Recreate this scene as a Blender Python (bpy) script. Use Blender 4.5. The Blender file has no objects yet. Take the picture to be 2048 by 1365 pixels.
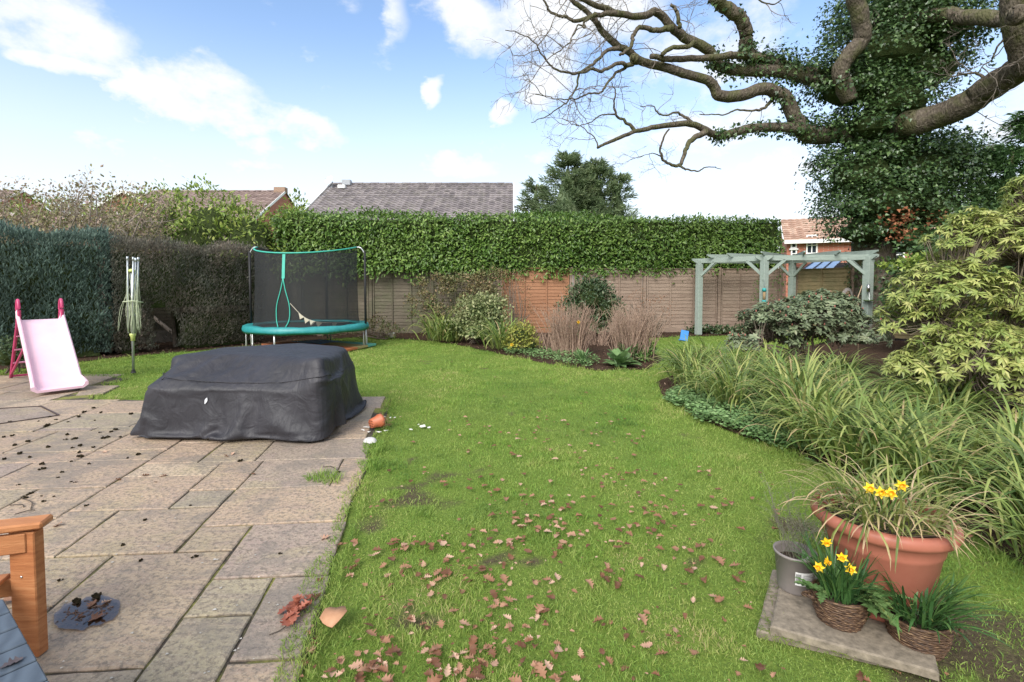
import bpy, math
import numpy as np
from mathutils import Vector
R = math.radians
S = bpy.context.scene
COL = S.collection
# ------------------------------------------------------------------ camera, sky, sun, exposure
CAMH, FPX, PITCH, SHY = 1.45, 1000.0, R(2.5), -0.0336
cd = bpy.data.cameras.new('camera'); cam = bpy.data.objects.new('camera', cd); COL.objects.link(cam)
cam.location = (0, 0, CAMH); cam.rotation_euler = (R(90) - PITCH, 0, 0)
cd.sensor_width = 36; cd.lens = 36 * FPX / 2048; cd.shift_y = SHY
cd.clip_start = 0.05; cd.clip_end = 3000
S.camera = cam
S.view_settings.view_transform = 'Standard'; S.view_settings.look = 'None'
S.view_settings.exposure = 1.85; S.view_settings.gamma = 1
SUN_EL, SUN_AZ = R(38), R(205)       # azimuth clockwise from +Y: behind the camera, to the left
w = bpy.data.worlds.new('World'); S.world = w; w.use_nodes = True
nt = w.node_tree; N = nt.nodes; L = nt.links
bg = N['Background']; bg.inputs['Strength'].default_value = 1.0
sky = N.new('ShaderNodeTexSky'); sky.sky_type = 'NISHITA'; sky.sun_disc = False
sky.sun_elevation = SUN_EL; sky.sun_rotation = SUN_AZ; sky.altitude = 50; sky.air_density = 1.0; sky.dust_density = 0.6; sky.ozone_density = 1.6
def nd(kind, tree=None, **kw):
    n = (tree or nt).nodes.new(kind)
    for k, v in kw.items(): setattr(n, k, v)
    return n
def mth(op, a, b=None, c=None, clamp=False, tree=None):
    t = tree or nt
    n = t.nodes.new('ShaderNodeMath'); n.operation = op; n.use_clamp = clamp
    for i, x in enumerate((a, b, c)):
        if x is None: continue
        if hasattr(x, 'is_output'): t.links.new(x, n.inputs[i])
        else: n.inputs[i].default_value = x
    return n.outputs[0]
def smooth(x, lo, hi, tree=None):
    t = tree or nt
    n = t.nodes.new('ShaderNodeMapRange'); n.interpolation_type = 'SMOOTHSTEP'
    t.links.new(x, n.inputs['Value']); n.inputs['From Min'].default_value = lo; n.inputs['From Max'].default_value = hi
    return n.outputs['Result']
SKYG = nd('ShaderNodeVectorMath', operation='SCALE'); L.new(sky.outputs[0], SKYG.inputs[0]); SKYG.inputs['Scale'].default_value = 0.08
tc = nd('ShaderNodeTexCoord')
sx = nd('ShaderNodeSeparateXYZ'); L.new(tc.outputs['Generated'], sx.inputs[0])
az = mth('ARCTAN2', sx.outputs[0], sx.outputs[1]); el = mth('ARCSINE', sx.outputs[2])
# noise that breaks up the cloud outlines, laid out on the cloud plane
nz = nd('ShaderNodeTexNoise'); nz.inputs['Scale'].default_value = 5.5; nz.inputs['Detail'].default_value = 9; nz.inputs['Roughness'].default_value = 0.58
mp = nd('ShaderNodeMapping'); mp.inputs['Scale'].default_value = (1, 1, 1.6); L.new(tc.outputs['Generated'], mp.inputs[0]); L.new(mp.outputs[0], nz.inputs['Vector'])
nzc = nd('ShaderNodeSeparateColor'); L.new(nz.outputs['Color'], nzc.inputs[0])
az2 = mth('ADD', az, mth('MULTIPLY', mth('SUBTRACT', nzc.outputs[0], 0.5), 0.15))
el2 = mth('ADD', el, mth('MULTIPLY', mth('SUBTRACT', nzc.outputs[1], 0.5), 0.11))
def sky_ang(px, py):
    v = Vector(((px - 1024) / FPX, 1.0, (570 - py) / FPX)); v.normalize()
    return math.atan2(v.x, v.y), math.asin(v.z)
# cumulus seen in the sky: px, py, half width, half height (degrees), strength
CL = [(60, 45, 9, 4.2, 1), (250, 120, 4, 1.2, .4), (140, 142, 4.6, 1.3, .9), (390, 190, 7.5, 3.6, 1), (480, 235, 6.5, 2.4, 1), (610, 280, 6, 2.7, 1), (340, 210, 5, 2.6, 1), (520, 290, 6, 2, .8),
      (700, 15, 2.5, 1.4, .5), (800, 40, 1.5, 3, .6), (940, 60, 5.5, 3.6, 1), (1100, 60, 8, 4.5, 1), (1200, 30, 8, 4.5, .9), (872, 188, 1.5, 1.3, 1), (998, 240, 1.8, 1.3, 1), (1110, 150, 4.5, 3.6, .9),
      (1080, 200, 3, 2.2, .7), (930, 330, 6.5, 1.7, .8), (1200, 300, 9, 3.5, .7), (1420, 120, 8, 5, .6), (1400, 260, 9, 5, .7), (1500, 60, 7, 4, .5), (230, 298, 3.4, 1.4, .7), (450, 325, 8, 1.4, .7),
      (1550, 330, 9, 4, .8), (1980, 240, 7, 5, .6), (985, 300, 3, 1.2, .5), (60, 280, 3, 1.5, .3)]
acc = None
for (px, py, ra, re_, st) in CL:
    a0, e0 = sky_ang(px, py)
    dx = mth('DIVIDE', mth('SUBTRACT', az2, a0), R(ra)); dy = mth('DIVIDE', mth('SUBTRACT', el2, e0), R(re_))
    d = mth('MULTIPLY', mth('ADD', mth('MULTIPLY', dx, dx), mth('MULTIPLY', dy, dy)), 1.12)
    m = mth('MULTIPLY', mth('SUBTRACT', 1.35, d), st * 0.9, clamp=True)
    acc = m if acc is None else mth('MAXIMUM', acc, m)
nz2 = nd('ShaderNodeTexNoise'); nz2.inputs['Scale'].default_value = 11; nz2.inputs['Detail'].default_value = 10; nz2.inputs['Roughness'].default_value = 0.62; L.new(mp.outputs[0], nz2.inputs['Vector'])
cov = smooth(mth('ADD', mth('MULTIPLY', acc, 0.75), mth('MULTIPLY', mth('SUBTRACT', nz2.outputs['Fac'], 0.5), 1.9)), .05, 0.92)
# scattered cloud over the half of the sky behind the camera
nz3 = nd('ShaderNodeTexNoise'); nz3.inputs['Scale'].default_value = 2.2; nz3.inputs['Detail'].default_value = 7; L.new(tc.outputs['Generated'], nz3.inputs['Vector'])
behind = mth('MULTIPLY', smooth(nz3.outputs['Fac'], 0.36, 0.5), smooth(mth('MULTIPLY', sx.outputs[1], -1.0), -0.35, 0.1))
behind = mth('MAXIMUM', behind, mth('MULTIPLY', smooth(nz3.outputs['Fac'], 0.42, 0.55), smooth(el, R(32), R(50))))
hz = mth('MULTIPLY', mth('SUBTRACT', 1.0, smooth(el, R(2), R(29))), 0.95)
hz = mth('POWER', hz, 1.3)
tot = mth('MAXIMUM', mth('MAXIMUM', cov, hz), behind)
ccol = nd('ShaderNodeMix', data_type='RGBA'); ccol.inputs[6].default_value = (.26, .275, .30, 1); ccol.inputs[7].default_value = (.325, .325, .325, 1)
L.new(nz3.outputs['Fac'], ccol.inputs[0])
mx = nd('ShaderNodeMix', data_type='RGBA'); L.new(tot, mx.inputs[0]); L.new(SKYG.outputs[0], mx.inputs[6]); L.new(ccol.outputs[2], mx.inputs[7])
L.new(mx.outputs[2], bg.inputs['Color'])
sd_ = bpy.data.lights.new('sun', 'SUN'); sd_.energy = 1.3; sd_.angle = R(38); sd_.color = (1, .96, .9)
sun = bpy.data.objects.new('sun', sd_); COL.objects.link(sun)
sdir = Vector((math.sin(SUN_AZ) * math.cos(SUN_EL), math.cos(SUN_AZ) * math.cos(SUN_EL), math.sin(SUN_EL)))
sun.rotation_euler = sdir.to_track_quat('Z', 'Y').to_euler()

# ------------------------------------------------------------------ helpers
rng = np.random.default_rng(11)
CP, SP = math.cos(PITCH), math.sin(PITCH)
def ray(px, py):
    a = (px - 1024) / FPX; v = (682.5 - py) / FPX + SHY * 2048 / FPX
    return np.array([a, CP + SP * v, -SP + CP * v])
def G(px, py, z=0.0):                       # the point of height z seen at that place of the photograph
    r = ray(px, py); t = (z - CAMH) / r[2]
    return np.array([r[0] * t, r[1] * t, z])
def P(px, py, Y):                           # the point at distance Y seen there
    r = ray(px, py); t = Y / r[1]
    return np.array([r[0] * t, Y, CAMH + r[2] * t])
A3 = np.array
def nrm(v): return v / np.maximum(np.linalg.norm(v, axis=-1, keepdims=True), 1e-9)
def h2(ix, iy, s):
    n = (ix.astype(np.int64) * 374761393 + iy.astype(np.int64) * 668265263 + s * 982451653) & 0xffffffff
    n = ((n ^ (n >> 13)) * 1274126177) & 0xffffffff
    return ((n ^ (n >> 16)) & 0xffff) / 65535.0
def vnoise(x, y, s=0):
    x = np.asarray(x, float); y = np.asarray(y, float)
    ix = np.floor(x); iy = np.floor(y); fx = x - ix; fy = y - iy
    fx = fx * fx * (3 - 2 * fx); fy = fy * fy * (3 - 2 * fy)
    return (h2(ix, iy, s) * (1 - fx) + h2(ix + 1, iy, s) * fx) * (1 - fy) + (h2(ix, iy + 1, s) * (1 - fx) + h2(ix + 1, iy + 1, s) * fx) * fy
def fbm(x, y, s=0, o=3):
    t = 0; a = .5; n = 0
    for i in range(o):
        t = t + a * vnoise(np.asarray(x) * 2 ** i, np.asarray(y) * 2 ** i, s + i); n += a; a *= .5
    return t / n
def in_poly(x, y, poly):
    x = np.asarray(x); y = np.asarray(y); r = np.zeros(x.shape, bool); n = len(poly)
    for i in range(n):
        x0, y0 = poly[i][0], poly[i][1]; x1, y1 = poly[(i + 1) % n][0], poly[(i + 1) % n][1]
        if y0 == y1: continue
        r ^= ((y0 > y) != (y1 > y)) & (x < (x1 - x0) * (y - y0) / (y1 - y0) + x0)
    return r
class MB:                                    # gathers vertices and faces, builds ONE mesh object
    def __init__(s): s.V = []; s.F = []; s.M = []; s.Rn = []; s.T = []; s.n = 0
    def add(s, V, F, mi=0, rnd=None, t=None):
        V = np.asarray(V, float).reshape(-1, 3)
        Fs = F if isinstance(F, list) and len(F) and isinstance(F[0], np.ndarray) else None
        if Fs is None:
            d = {}
            for f in F: d.setdefault(len(f), []).append(f)
            Fs = [np.array(v, int) for v in d.values()]
        for f in Fs:
            s.F.append(f + s.n); s.M.append(np.full(len(f), mi, int))
        s.T.append(np.zeros(len(V)) if t is None else np.asarray(t, float).reshape(-1))
        s.Rn.append(np.full(len(V), rng.random()) if rnd is None else (np.full(len(V), float(rnd)) if np.isscalar(rnd) else np.asarray(rnd, float).reshape(-1)))
        s.V.append(V); s.n += len(V)
        return s
    def box(s, lo, hi, mi=0, M=None, rnd=None, bev=0.0):
        lo = A3(lo, float); hi = A3(hi, float)
        if bev:
            b = bev; V = []; F = []
            # chamfered box
            bm_c = (lo + hi) / 2; h = (hi - lo) / 2
            idx = {}
            for sx_ in (-1, 1):
                for sy_ in (-1, 1):
                    for sz_ in (-1, 1):
                        for k in range(3):
                            o = A3([b, b, b], float); o[k] = 0
                            V.append(bm_c + A3([sx_, sy_, sz_]) * (h - o)); idx[(sx_, sy_, sz_, k)] = len(V) - 1
            def fc(*ks): F.append([idx[k] for k in ks])
            for a_ in (-1, 1):
                fc((a_, -1, -1, 0), (a_, 1, -1, 0), (a_, 1, 1, 0), (a_, -1, 1, 0))
                fc((-1, a_, -1, 1), (1, a_, -1, 1), (1, a_, 1, 1), (-1, a_, 1, 1))
                fc((-1, -1, a_, 2), (1, -1, a_, 2), (1, 1, a_, 2), (-1, 1, a_, 2))
            for a_ in (-1, 1):
                for c_ in (-1, 1):
                    fc((a_, c_, -1, 0), (a_, c_, 1, 0), (a_, c_, 1, 1), (a_, c_, -1, 1))
                    fc((a_, -1, c_, 0), (a_, 1, c_, 0), (a_, 1, c_, 2), (a_, -1, c_, 2))
                    fc((-1, a_, c_, 1), (1, a_, c_, 1), (1, a_, c_, 2), (-1, a_, c_, 2))
                    for d_ in (-1, 1): fc((a_, c_, d_, 0), (a_, c_, d_, 1), (a_, c_, d_, 2))
            V = A3(V)
            # make winding outward
            F2 = []
            for f in F:
                p = V[f]; nn = np.cross(p[1] - p[0], p[2] - p[0])
                F2.append(f if nn @ (p.mean(0) - bm_c) > 0 else f[::-1])
            F = F2
        else:
            x0, y0, z0 = lo; x1, y1, z1 = hi
            V = A3([(x0, y0, z0), (x1, y0, z0), (x1, y1, z0), (x0, y1, z0), (x0, y0, z1), (x1, y0, z1), (x1, y1, z1), (x0, y1, z1)])
            F = [(0, 3, 2, 1), (4, 5, 6, 7), (0, 1, 5, 4), (1, 2, 6, 5), (2, 3, 7, 6), (3, 0, 4, 7)]
        if M is not None: V = V @ M[0].T + M[1]
        return s.add(V, F, mi, rnd)
    def beam(s, p0, p1, wd, ht, up=(0, 0, 1), mi=0, bev=0.0, rnd=None):   # box bar from p0 to p1
        p0 = A3(p0, float); p1 = A3(p1, float); d = p1 - p0; Ln = np.linalg.norm(d); d = d / Ln
        u = A3(up, float); sd = np.cross(u, d)
        if np.linalg.norm(sd) < 1e-4: sd = np.cross(A3([0, 1., 0]), d)
        sd /= np.linalg.norm(sd); u = np.cross(d, sd)
        return s.box((-wd / 2, 0, -ht / 2), (wd / 2, Ln, ht / 2), mi, (np.stack([sd, d, u], 1), p0), rnd, bev)
    def tube(s, pts, r, sides=8, mi=0, cap=True, rnd=None, t=None):
        pts = np.asarray(pts, float); r = np.full(len(pts), r) if np.isscalar(r) else np.asarray(r, float)
        V, F = batch_tubes(pts[None], r[None], sides)
        Fl = [F]
        s.add(V, Fl, mi, rnd, t if t is None else np.repeat(t, sides))
        if cap:
            n = len(pts)
            s.F.append(np.array([list(range(sides))[::-1]]) + s.n - n * sides); s.M.append(np.array([mi]))
            s.F.append(np.array([list(range((n - 1) * sides, n * sides))]) + s.n - n * sides); s.M.append(np.array([mi]))
        return s
    def lathe(s, prof, n=32, c=(0, 0, 0), mi=0, sc=(1, 1), rnd=None):
        a = np.linspace(0, 2 * np.pi, n, endpoint=False); V = []
        for r, z in prof:
            V.append(np.stack([c[0] + r * sc[0] * np.cos(a), c[1] + r * sc[1] * np.sin(a), np.full(n, c[2] + z)], 1))
        V = np.concatenate(V); F = []
        i = np.arange(n); j = (i + 1) % n
        for k in range(len(prof) - 1): F.append(np.stack([k * n + i, k * n + j, (k + 1) * n + j, (k + 1) * n + i], 1))
        return s.add(V, [np.concatenate(F)], mi, rnd)
    def sphere(s, c, r, n=10, mi=0, rnd=None):
        rr = A3([r, r, r]) if np.isscalar(r) else A3(r)
        th = np.linspace(0.02, np.pi - .02, n // 2 + 1)
        V = np.concatenate([np.stack([np.sin(t) * np.cos(np.linspace(0, 2 * np.pi, n, endpoint=False)), np.sin(t) * np.sin(np.linspace(0, 2 * np.pi, n, endpoint=False)), np.full(n, np.cos(t))], 1) for t in th]) * rr + A3(c)
        i = np.arange(n); j = (i + 1) % n; F = [np.stack([k * n + i, (k + 1) * n + i, (k + 1) * n + j, k * n + j], 1) for k in range(len(th) - 1)]
        return s.add(V, [np.concatenate(F)], mi, rnd)
    def build(s, name, mats, parent=None, smooth=False, loc=None):
        me = bpy.data.meshes.new(name)
        V = np.concatenate(s.V)
        if loc is not None: V = V - A3(loc)
        me.vertices.add(len(V)); me.vertices.foreach_set('co', V.astype(np.float32).ravel())
        ls = np.concatenate([np.full(len(f), f.shape[1], int) for f in s.F])
        lv = np.concatenate([f.ravel() for f in s.F])
        me.loops.add(len(lv)); me.loops.foreach_set('vertex_index', lv.astype(np.int32))
        st = np.concatenate([[0], np.cumsum(ls)[:-1]])
        me.polygons.add(len(ls)); me.polygons.foreach_set('loop_start', st.astype(np.int32)); me.polygons.foreach_set('loop_total', ls.astype(np.int32))
        me.polygons.foreach_set('material_index', np.concatenate(s.M).astype(np.int32))
        me.polygons.foreach_set('use_smooth', np.full(len(ls), smooth))
        a = me.attributes.new('rnd', 'FLOAT', 'POINT'); a.data.foreach_set('value', np.concatenate(s.Rn).astype(np.float32))
        a = me.attributes.new('t', 'FLOAT', 'POINT'); a.data.foreach_set('value', np.concatenate(s.T).astype(np.float32))
        for m_ in (mats if isinstance(mats, (list, tuple)) else [mats]): me.materials.append(m_)
        me.update(calc_edges=True)
        o = bpy.data.objects.new(name, me); COL.objects.link(o)
        if loc is not None: o.location = loc
        if parent is not None:
            o.parent = parent
            if loc is None: o.matrix_parent_inverse = PINV.get(parent.name, parent.matrix_basis).inverted() if True else None
        return o
PINV = {}
def batch_tubes(Pt, Rr, sides=4):            # Pt (N,K,3), Rr (N,K)
    N_, K = Pt.shape[:2]
    T = np.gradient(Pt, axis=1); T = nrm(T)
    ref = np.where(np.abs(nrm(Pt[:, -1] - Pt[:, 0])[:, 2:3]) > .8, A3([[1., 0.1, 0]]), A3([[0., 0., 1.]]))[:, None, :]
    B = nrm(np.cross(T, ref + 0 * T)); C_ = np.cross(T, B)
    a = np.linspace(0, 2 * np.pi, sides, endpoint=False)
    V = Pt[:, :, None, :] + Rr[:, :, None, None] * (B[:, :, None, :] * np.cos(a)[None, None, :, None] + C_[:, :, None, :] * np.sin(a)[None, None, :, None])
    i = np.arange(sides); j = (i + 1) % sides
    q = np.concatenate([np.stack([k * sides + i, k * sides + j, (k + 1) * sides + j, (k + 1) * sides + i], 1) for k in range(K - 1)])
    F = (q[None] + (np.arange(N_) * K * sides)[:, None, None]).reshape(-1, 4)
    return V.reshape(-1, 3), F
def scatter(TV, TF, Pp, D, Nn, Sz, Wd=None):  # template leaf along +Y, normal +Z, placed at Pp, axis D, normal Nn
    D = nrm(D); X = nrm(np.cross(D, Nn)); Z = np.cross(X, D)
    Wd = Sz if Wd is None else Wd
    V = Pp[:, None, :] + TV[None, :, 0:1] * (X * Wd[:, None])[:, None, :] + TV[None, :, 1:2] * (D * Sz[:, None])[:, None, :] + TV[None, :, 2:3] * (Z * Sz[:, None])[:, None, :]
    n = len(TV); off = (np.arange(len(Pp)) * n)[:, None, None]
    return V.reshape(-1, 3), [(f[None] + off).reshape(-1, f.shape[1]) for f in TF]
def add_leaves(mb, tpl, Pp, D, Nn, Sz, Wd=None, mi=0, rnd=None):
    V, F = scatter(tpl[0], tpl[1], Pp, D, Nn, Sz, Wd)
    n = len(tpl[0]); r = rng.random(len(Pp)) if rnd is None else rnd
    mb.add(V, F, mi, np.repeat(r, n), np.tile(tpl[0][:, 1], len(Pp)))
LAUREL = (A3([(0, 0, 0), (-.19, .33, .05), (0, .35, 0), (.19, .33, .05), (-.17, .68, .02), (0, .72, -.03), (.17, .68, .02), (0, 1, -.1)]),
          [np.array([(0, 2, 1), (0, 3, 2), (4, 5, 7), (5, 6, 7)]), np.array([(1, 2, 5, 4), (2, 3, 6, 5)])])
NARROW = (A3([(0, 0, 0), (-.1, .45, .03), (0, .45, 0), (.1, .45, .03), (0, 1, -.18)]), [np.array([(0, 2, 1), (0, 3, 2), (1, 2, 4), (2, 3, 4)])])
SMALL = (A3([(0, 0, 0), (-.3, .5, .08), (.3, .5, .08), (0, 1, -.05)]), [np.array([(0, 3, 1), (0, 2, 3)])])
IVY = (A3([(0, 0, 0), (-.5, .1, .05), (-.28, .45, .0), (0, 1, -.12), (.28, .45, 0), (.5, .1, .05)]), [np.array([(0, 4, 3, 2)]), np.array([(0, 2, 1), (0, 5, 4)])])
SPRAY = (A3([(0, 0, 0), (-.16, .3, .03), (.16, .35, -.03), (-.1, .7, -.02), (.1, .75, .03), (0, 1, 0)]), [np.array([(0, 2, 1), (3, 4, 5)]), np.array([(1, 2, 4, 3)])])
def rand_dirs(n):
    v = rng.normal(size=(n, 3)); return nrm(v)
def empty(name, loc):
    o = bpy.data.objects.new(name, None); COL.objects.link(o); o.location = [float(c) for c in loc]; o.empty_display_size = .1
    from mathutils import Matrix
    PINV[o.name] = Matrix.Translation(o.location)
    return o
def tag(o, label=None, cat=None, group=None, kind=None):
    if label: o['label'] = label
    if cat: o['category'] = cat
    if group: o['group'] = group
    if kind: o['kind'] = kind
    return o
def thing(name, loc, label, cat, group=None): return tag(empty(name, loc), label, cat, group)
def arches(n, base, az, e0, bend, ln, K=7, pw=1.4, spin=None):   # arching stems/leaves (n,K,3)
    t = np.linspace(0, 1, K)[None, :]
    ang = e0[:, None] - bend[:, None] * t ** pw
    azz = az[:, None] + (0 if spin is None else spin[:, None] * t)
    st = (ln / (K - 1))[:, None]
    dx = np.cos(ang) * np.cos(azz) * st; dy = np.cos(ang) * np.sin(azz) * st; dz = np.sin(ang) * st
    d = np.stack([dx, dy, dz], -1)
    c = np.concatenate([np.zeros((n, 1, 3)), np.cumsum(d[:, :-1], 1)], 1)
    return base[:, None, :] + c
def ribbons(mb, Pt, wid, mi=0, rnd=None, fold=.25, taper=None):
    N_, K = Pt.shape[:2]
    T = nrm(np.gradient(Pt, axis=1))
    hd = nrm(np.concatenate([Pt[:, -1, :2] - Pt[:, 0, :2], np.zeros((N_, 1))], 1) + 1e-6)
    sd = np.stack([-hd[:, 1], hd[:, 0], np.zeros(N_)], 1)[:, None, :] + 0 * T
    up = np.cross(T, sd) * -1
    t = np.linspace(0, 1, K); pr = (np.sin(np.pi * np.clip(t * .92 + .08, 0, 1)) ** .55 if taper is None else taper); pr = np.maximum(pr, .03)
    wv = wid[:, None, None] * pr[None, :, None] * .5
    Lf = Pt - sd * wv + up * wv * fold; Rt = Pt + sd * wv + up * wv * fold
    V = np.stack([Lf, Pt, Rt], 2).reshape(-1, 3)
    q = []
    for k in range(K - 1):
        for c in (0, 1): q.append([k * 3 + c, k * 3 + c + 1, (k + 1) * 3 + c + 1, (k + 1) * 3 + c])
    q = np.array(q); F = (q[None] + (np.arange(N_) * K * 3)[:, None, None]).reshape(-1, 4)
    r = rng.random(N_) if rnd is None else rnd
    mb.add(V, [F], mi, np.repeat(r, K * 3), np.tile(np.repeat(t, 3), N_))
def catmull(pts, m=6):
    pts = np.asarray(pts, float); q = np.concatenate([[2 * pts[0] - pts[1]], pts, [2 * pts[-1] - pts[-2]]]); out = []
    for i in range(1, len(q) - 2):
        for t in np.linspace(0, 1, m, endpoint=False):
            out.append(.5 * ((2 * q[i]) + (-q[i - 1] + q[i + 1]) * t + (2 * q[i - 1] - 5 * q[i] + 4 * q[i + 1] - q[i + 2]) * t * t + (-q[i - 1] + 3 * q[i] - 3 * q[i + 1] + q[i + 2]) * t ** 3))
    out.append(q[-2]); return np.array(out)

# ------------------------------------------------------------------ materials
def srgb(r, g, b):
    f = lambda c: (c / 255 / 12.92) if c / 255 <= .04045 else ((c / 255 + .055) / 1.055) ** 2.4
    return (f(r), f(g), f(b), 1)
def lin(c): return tuple(c) + (1,) if len(c) == 3 else tuple(c)
def base_mat(name):
    m = bpy.data.materials.new(name); m.use_nodes = True
    t = m.node_tree; b = t.nodes['Principled BSDF']; return m, t, b
def ramp(t, fac, stops):
    r = t.nodes.new('ShaderNodeValToRGB'); e = r.color_ramp.elements
    while len(e) < len(stops): e.new(.5)
    for i, (p, c) in enumerate(stops): e[i].position = p; e[i].color = lin(c)
    t.links.new(fac, r.inputs[0]); return r.outputs[0]
def noise(t, scale, detail=4, rough=.6, vec=None, dist=0):
    n = t.nodes.new('ShaderNodeTexNoise'); n.inputs['Scale'].default_value = scale; n.inputs['Detail'].default_value = detail
    n.inputs['Roughness'].default_value = rough; n.inputs['Distortion'].default_value = dist
    if vec is None:
        tcn = t.nodes.new('ShaderNodeTexCoord'); vec = tcn.outputs['Object']
    t.links.new(vec, n.inputs['Vector']); return n.outputs['Fac']
def mapped(t, scale, rot=(0, 0, 0)):
    tcn = t.nodes.new('ShaderNodeTexCoord'); m = t.nodes.new('ShaderNodeMapping'); m.inputs['Scale'].default_value = scale; m.inputs['Rotation'].default_value = rot
    t.links.new(tcn.outputs['Object'], m.inputs[0]); return m.outputs[0]
def attr(t, nm):
    a = t.nodes.new('ShaderNodeAttribute'); a.attribute_name = nm; return a.outputs['Fac']
def mixc(t, fac, a, b, mode='MIX'):
    n = t.nodes.new('ShaderNodeMix'); n.data_type = 'RGBA'; n.blend_type = mode
    for s_, x in ((0, fac), (6, a), (7, b)):
        if hasattr(x, 'is_output'): t.links.new(x, n.inputs[s_])
        else: n.inputs[s_].default_value = x if s_ == 0 else lin(x)
    return n.outputs[2]
def bump(t, b, h, st, dist=.01):
    n = t.nodes.new('ShaderNodeBump'); n.inputs['Strength'].default_value = st; n.inputs['Distance'].default_value = dist
    t.links.new(h, n.inputs['Height']); t.links.new(n.outputs[0], b.inputs['Normal'])
def noisy(name, c1, c2, scale=8, rough=.6, bs=.0, bd=.01, metal=0, detail=5, stretch=None, spec=.5, lo=.3, hi=.7):
    m, t, b = base_mat(name)
    v = mapped(t, stretch) if stretch else None
    f = noise(t, scale, detail, .6, v)
    t.links.new(ramp(t, f, [(lo, c1), (hi, c2)]), b.inputs['Base Color'])
    b.inputs['Roughness'].default_value = rough; b.inputs['Metallic'].default_value = metal; b.inputs['Specular IOR Level'].default_value = spec
    if bs: bump(t, b, f, bs, bd)
    return m
def leafmat(name, stops, rough=.45, transl=.25, spec=.4, tip=None, var=.35, vs=1.2):
    # stops: colours across individual leaves; tip: colour of dried tips along the leaf
    m, t, b = base_mat(name)
    c = ramp(t, attr(t, 'rnd'), stops)
    nv = noise(t, vs, 3, .6)
    c = mixc(t, mth('MULTIPLY', smooth(nv, .35, .7, t), var, tree=t), c, stops[-1][1])
    if tip:
        tt = mth('ADD', attr(t, 't'), mth('MULTIPLY', mth('SUBTRACT', attr(t, 'rnd'), .5, tree=t), .5, tree=t), tree=t)
        c = mixc(t, smooth(tt, tip[1], tip[2], t), c, tip[0])
    t.links.new(c, b.inputs['Base Color']); b.inputs['Roughness'].default_value = rough; b.inputs['Specular IOR Level'].default_value = spec
    if transl:
        tr = t.nodes.new('ShaderNodeBsdfTranslucent'); t.links.new(c, tr.inputs['Color'])
        ms = t.nodes.new('ShaderNodeMixShader'); ms.inputs[0].default_value = transl
        t.links.new(b.outputs[0], ms.inputs[1]); t.links.new(tr.outputs[0], ms.inputs[2])
        t.links.new(ms.outputs[0], t.nodes['Material Output'].inputs['Surface'])
    return m
def plain(name, c, rough=.5, metal=0, spec=.5, var=.08):
    c2 = tuple(min(1, x * (1 + var) + .002) for x in c[:3]); c1 = tuple(x * (1 - var) for x in c[:3])
    return noisy(name, c1, c2, 14, rough, .05, .002, metal, 3, None, spec)
# ------------------------------------------------------------------ ground: patio, lawn, beds
PU = A3([1, .08]); PV = A3([-.161, 1])
def uv(x, y): u = (x + .161 * y) / (1 + .161 * .08); return u, y - .08 * u
def xy(u, v): return u * PU + v * PV
PATIO = [(-.42, -.6), (-.84, 1.93), (-.94, 2.51), (-1.03, 3.05), (-1.10, 3.58), (-1.57, 6.47), (-4.6, 6.28), (-5.35, 6.3), (-5.85, 7.0), (-6.0, 7.8), (-11, 8.4), (-11, -.6)]
EXTRA = [G(165, 772)[:2], G(240, 771)[:2], G(206, 787)[:2], G(150, 791)[:2]]
BEDR = [G(1310, 765)[:2], G(1335, 800)[:2], G(1400, 836)[:2], G(1480, 868)[:2], G(1560, 893)[:2], G(1640, 925)[:2], G(1740, 965)[:2], G(1860, 1020)[:2], G(1960, 1075)[:2], G(2048, 1130)[:2], (3.1, 1.2), (9, .5), (13, 4), (14, 13.2), (9.2, 13.6), (6.2, 11.2), (4.3, 9.6), (3.0, 8.6)]
BEDB = [(-3.6, 15.3), (-3.2, 13.6), (-1.98, 12.9), (-1.1, 11.8), (-.25, 10.6), (.69, 9.15), (1.5, 8.5), (2.35, 8.6), (3.0, 9.8), (3.05, 11.6), (3.1, 13.6), (6.6, 14.5), (12, 15.0), (14, 15.6), (14, 16), (-3.6, 16)]
BEDL = [(-11, 6.6), (-8.6, 8.7), (-7.9, 10.1), (-6.6, 11.6), (-5.6, 12.6), (-4.6, 13.8), (-3.5, 14.3), (-3.5, 16), (-11, 16)]
def off_lawn(x, y):
    return in_poly(x, y, PATIO) | in_poly(x, y, EXTRA) | in_poly(x, y, BEDR) | in_poly(x, y, BEDB) | in_poly(x, y, BEDL)
def bareness(x, y):
    a = fbm(x * 2.3 + 3, y * 2.3, 5, 3); b = fbm(x * 7, y * 7, 9, 2)
    near = np.clip((6.5 - y) / 5, 0, 1) * .12
    right = np.clip((x - .8) / 2.0, 0, 1) * np.clip((5 - y) / 3, 0, 1) * .07
    corner = np.exp(-(((x - 1.9) / .7) ** 2 + ((y - 1.75) / .45) ** 2)) * .22
    return np.clip((a * .6 + b * .4 + near + right + corner - .648) * 5, 0, .85)
def ground_z(x, y):
    return -.022 + .018 * (fbm(x * 1.3, y * 1.3, 21, 2) - .5)
xs = np.unique(np.concatenate([-np.geomspace(12, 600, 14), np.arange(-12, 12.01, .12), np.geomspace(12, 600, 14)]))
ys = np.unique(np.concatenate([-np.geomspace(1, 600, 12), np.arange(-1, 17.01, .12), np.geomspace(17, 600, 16)]))
GX, GY = np.meshgrid(xs, ys); V = np.stack([GX.ravel(), GY.ravel(), ground_z(GX.ravel(), GY.ravel())], 1)
nx = len(xs); ii, jj = np.meshgrid(np.arange(nx - 1), np.arange(len(ys) - 1)); a = (jj * nx + ii).ravel()
gm, t, b = base_mat('lawn ground')
bare = attr(t, 't')
n1 = noise(t, 55, 6, .7); n2 = noise(t, .7, 3); n3 = noise(t, 160, 3)
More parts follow.
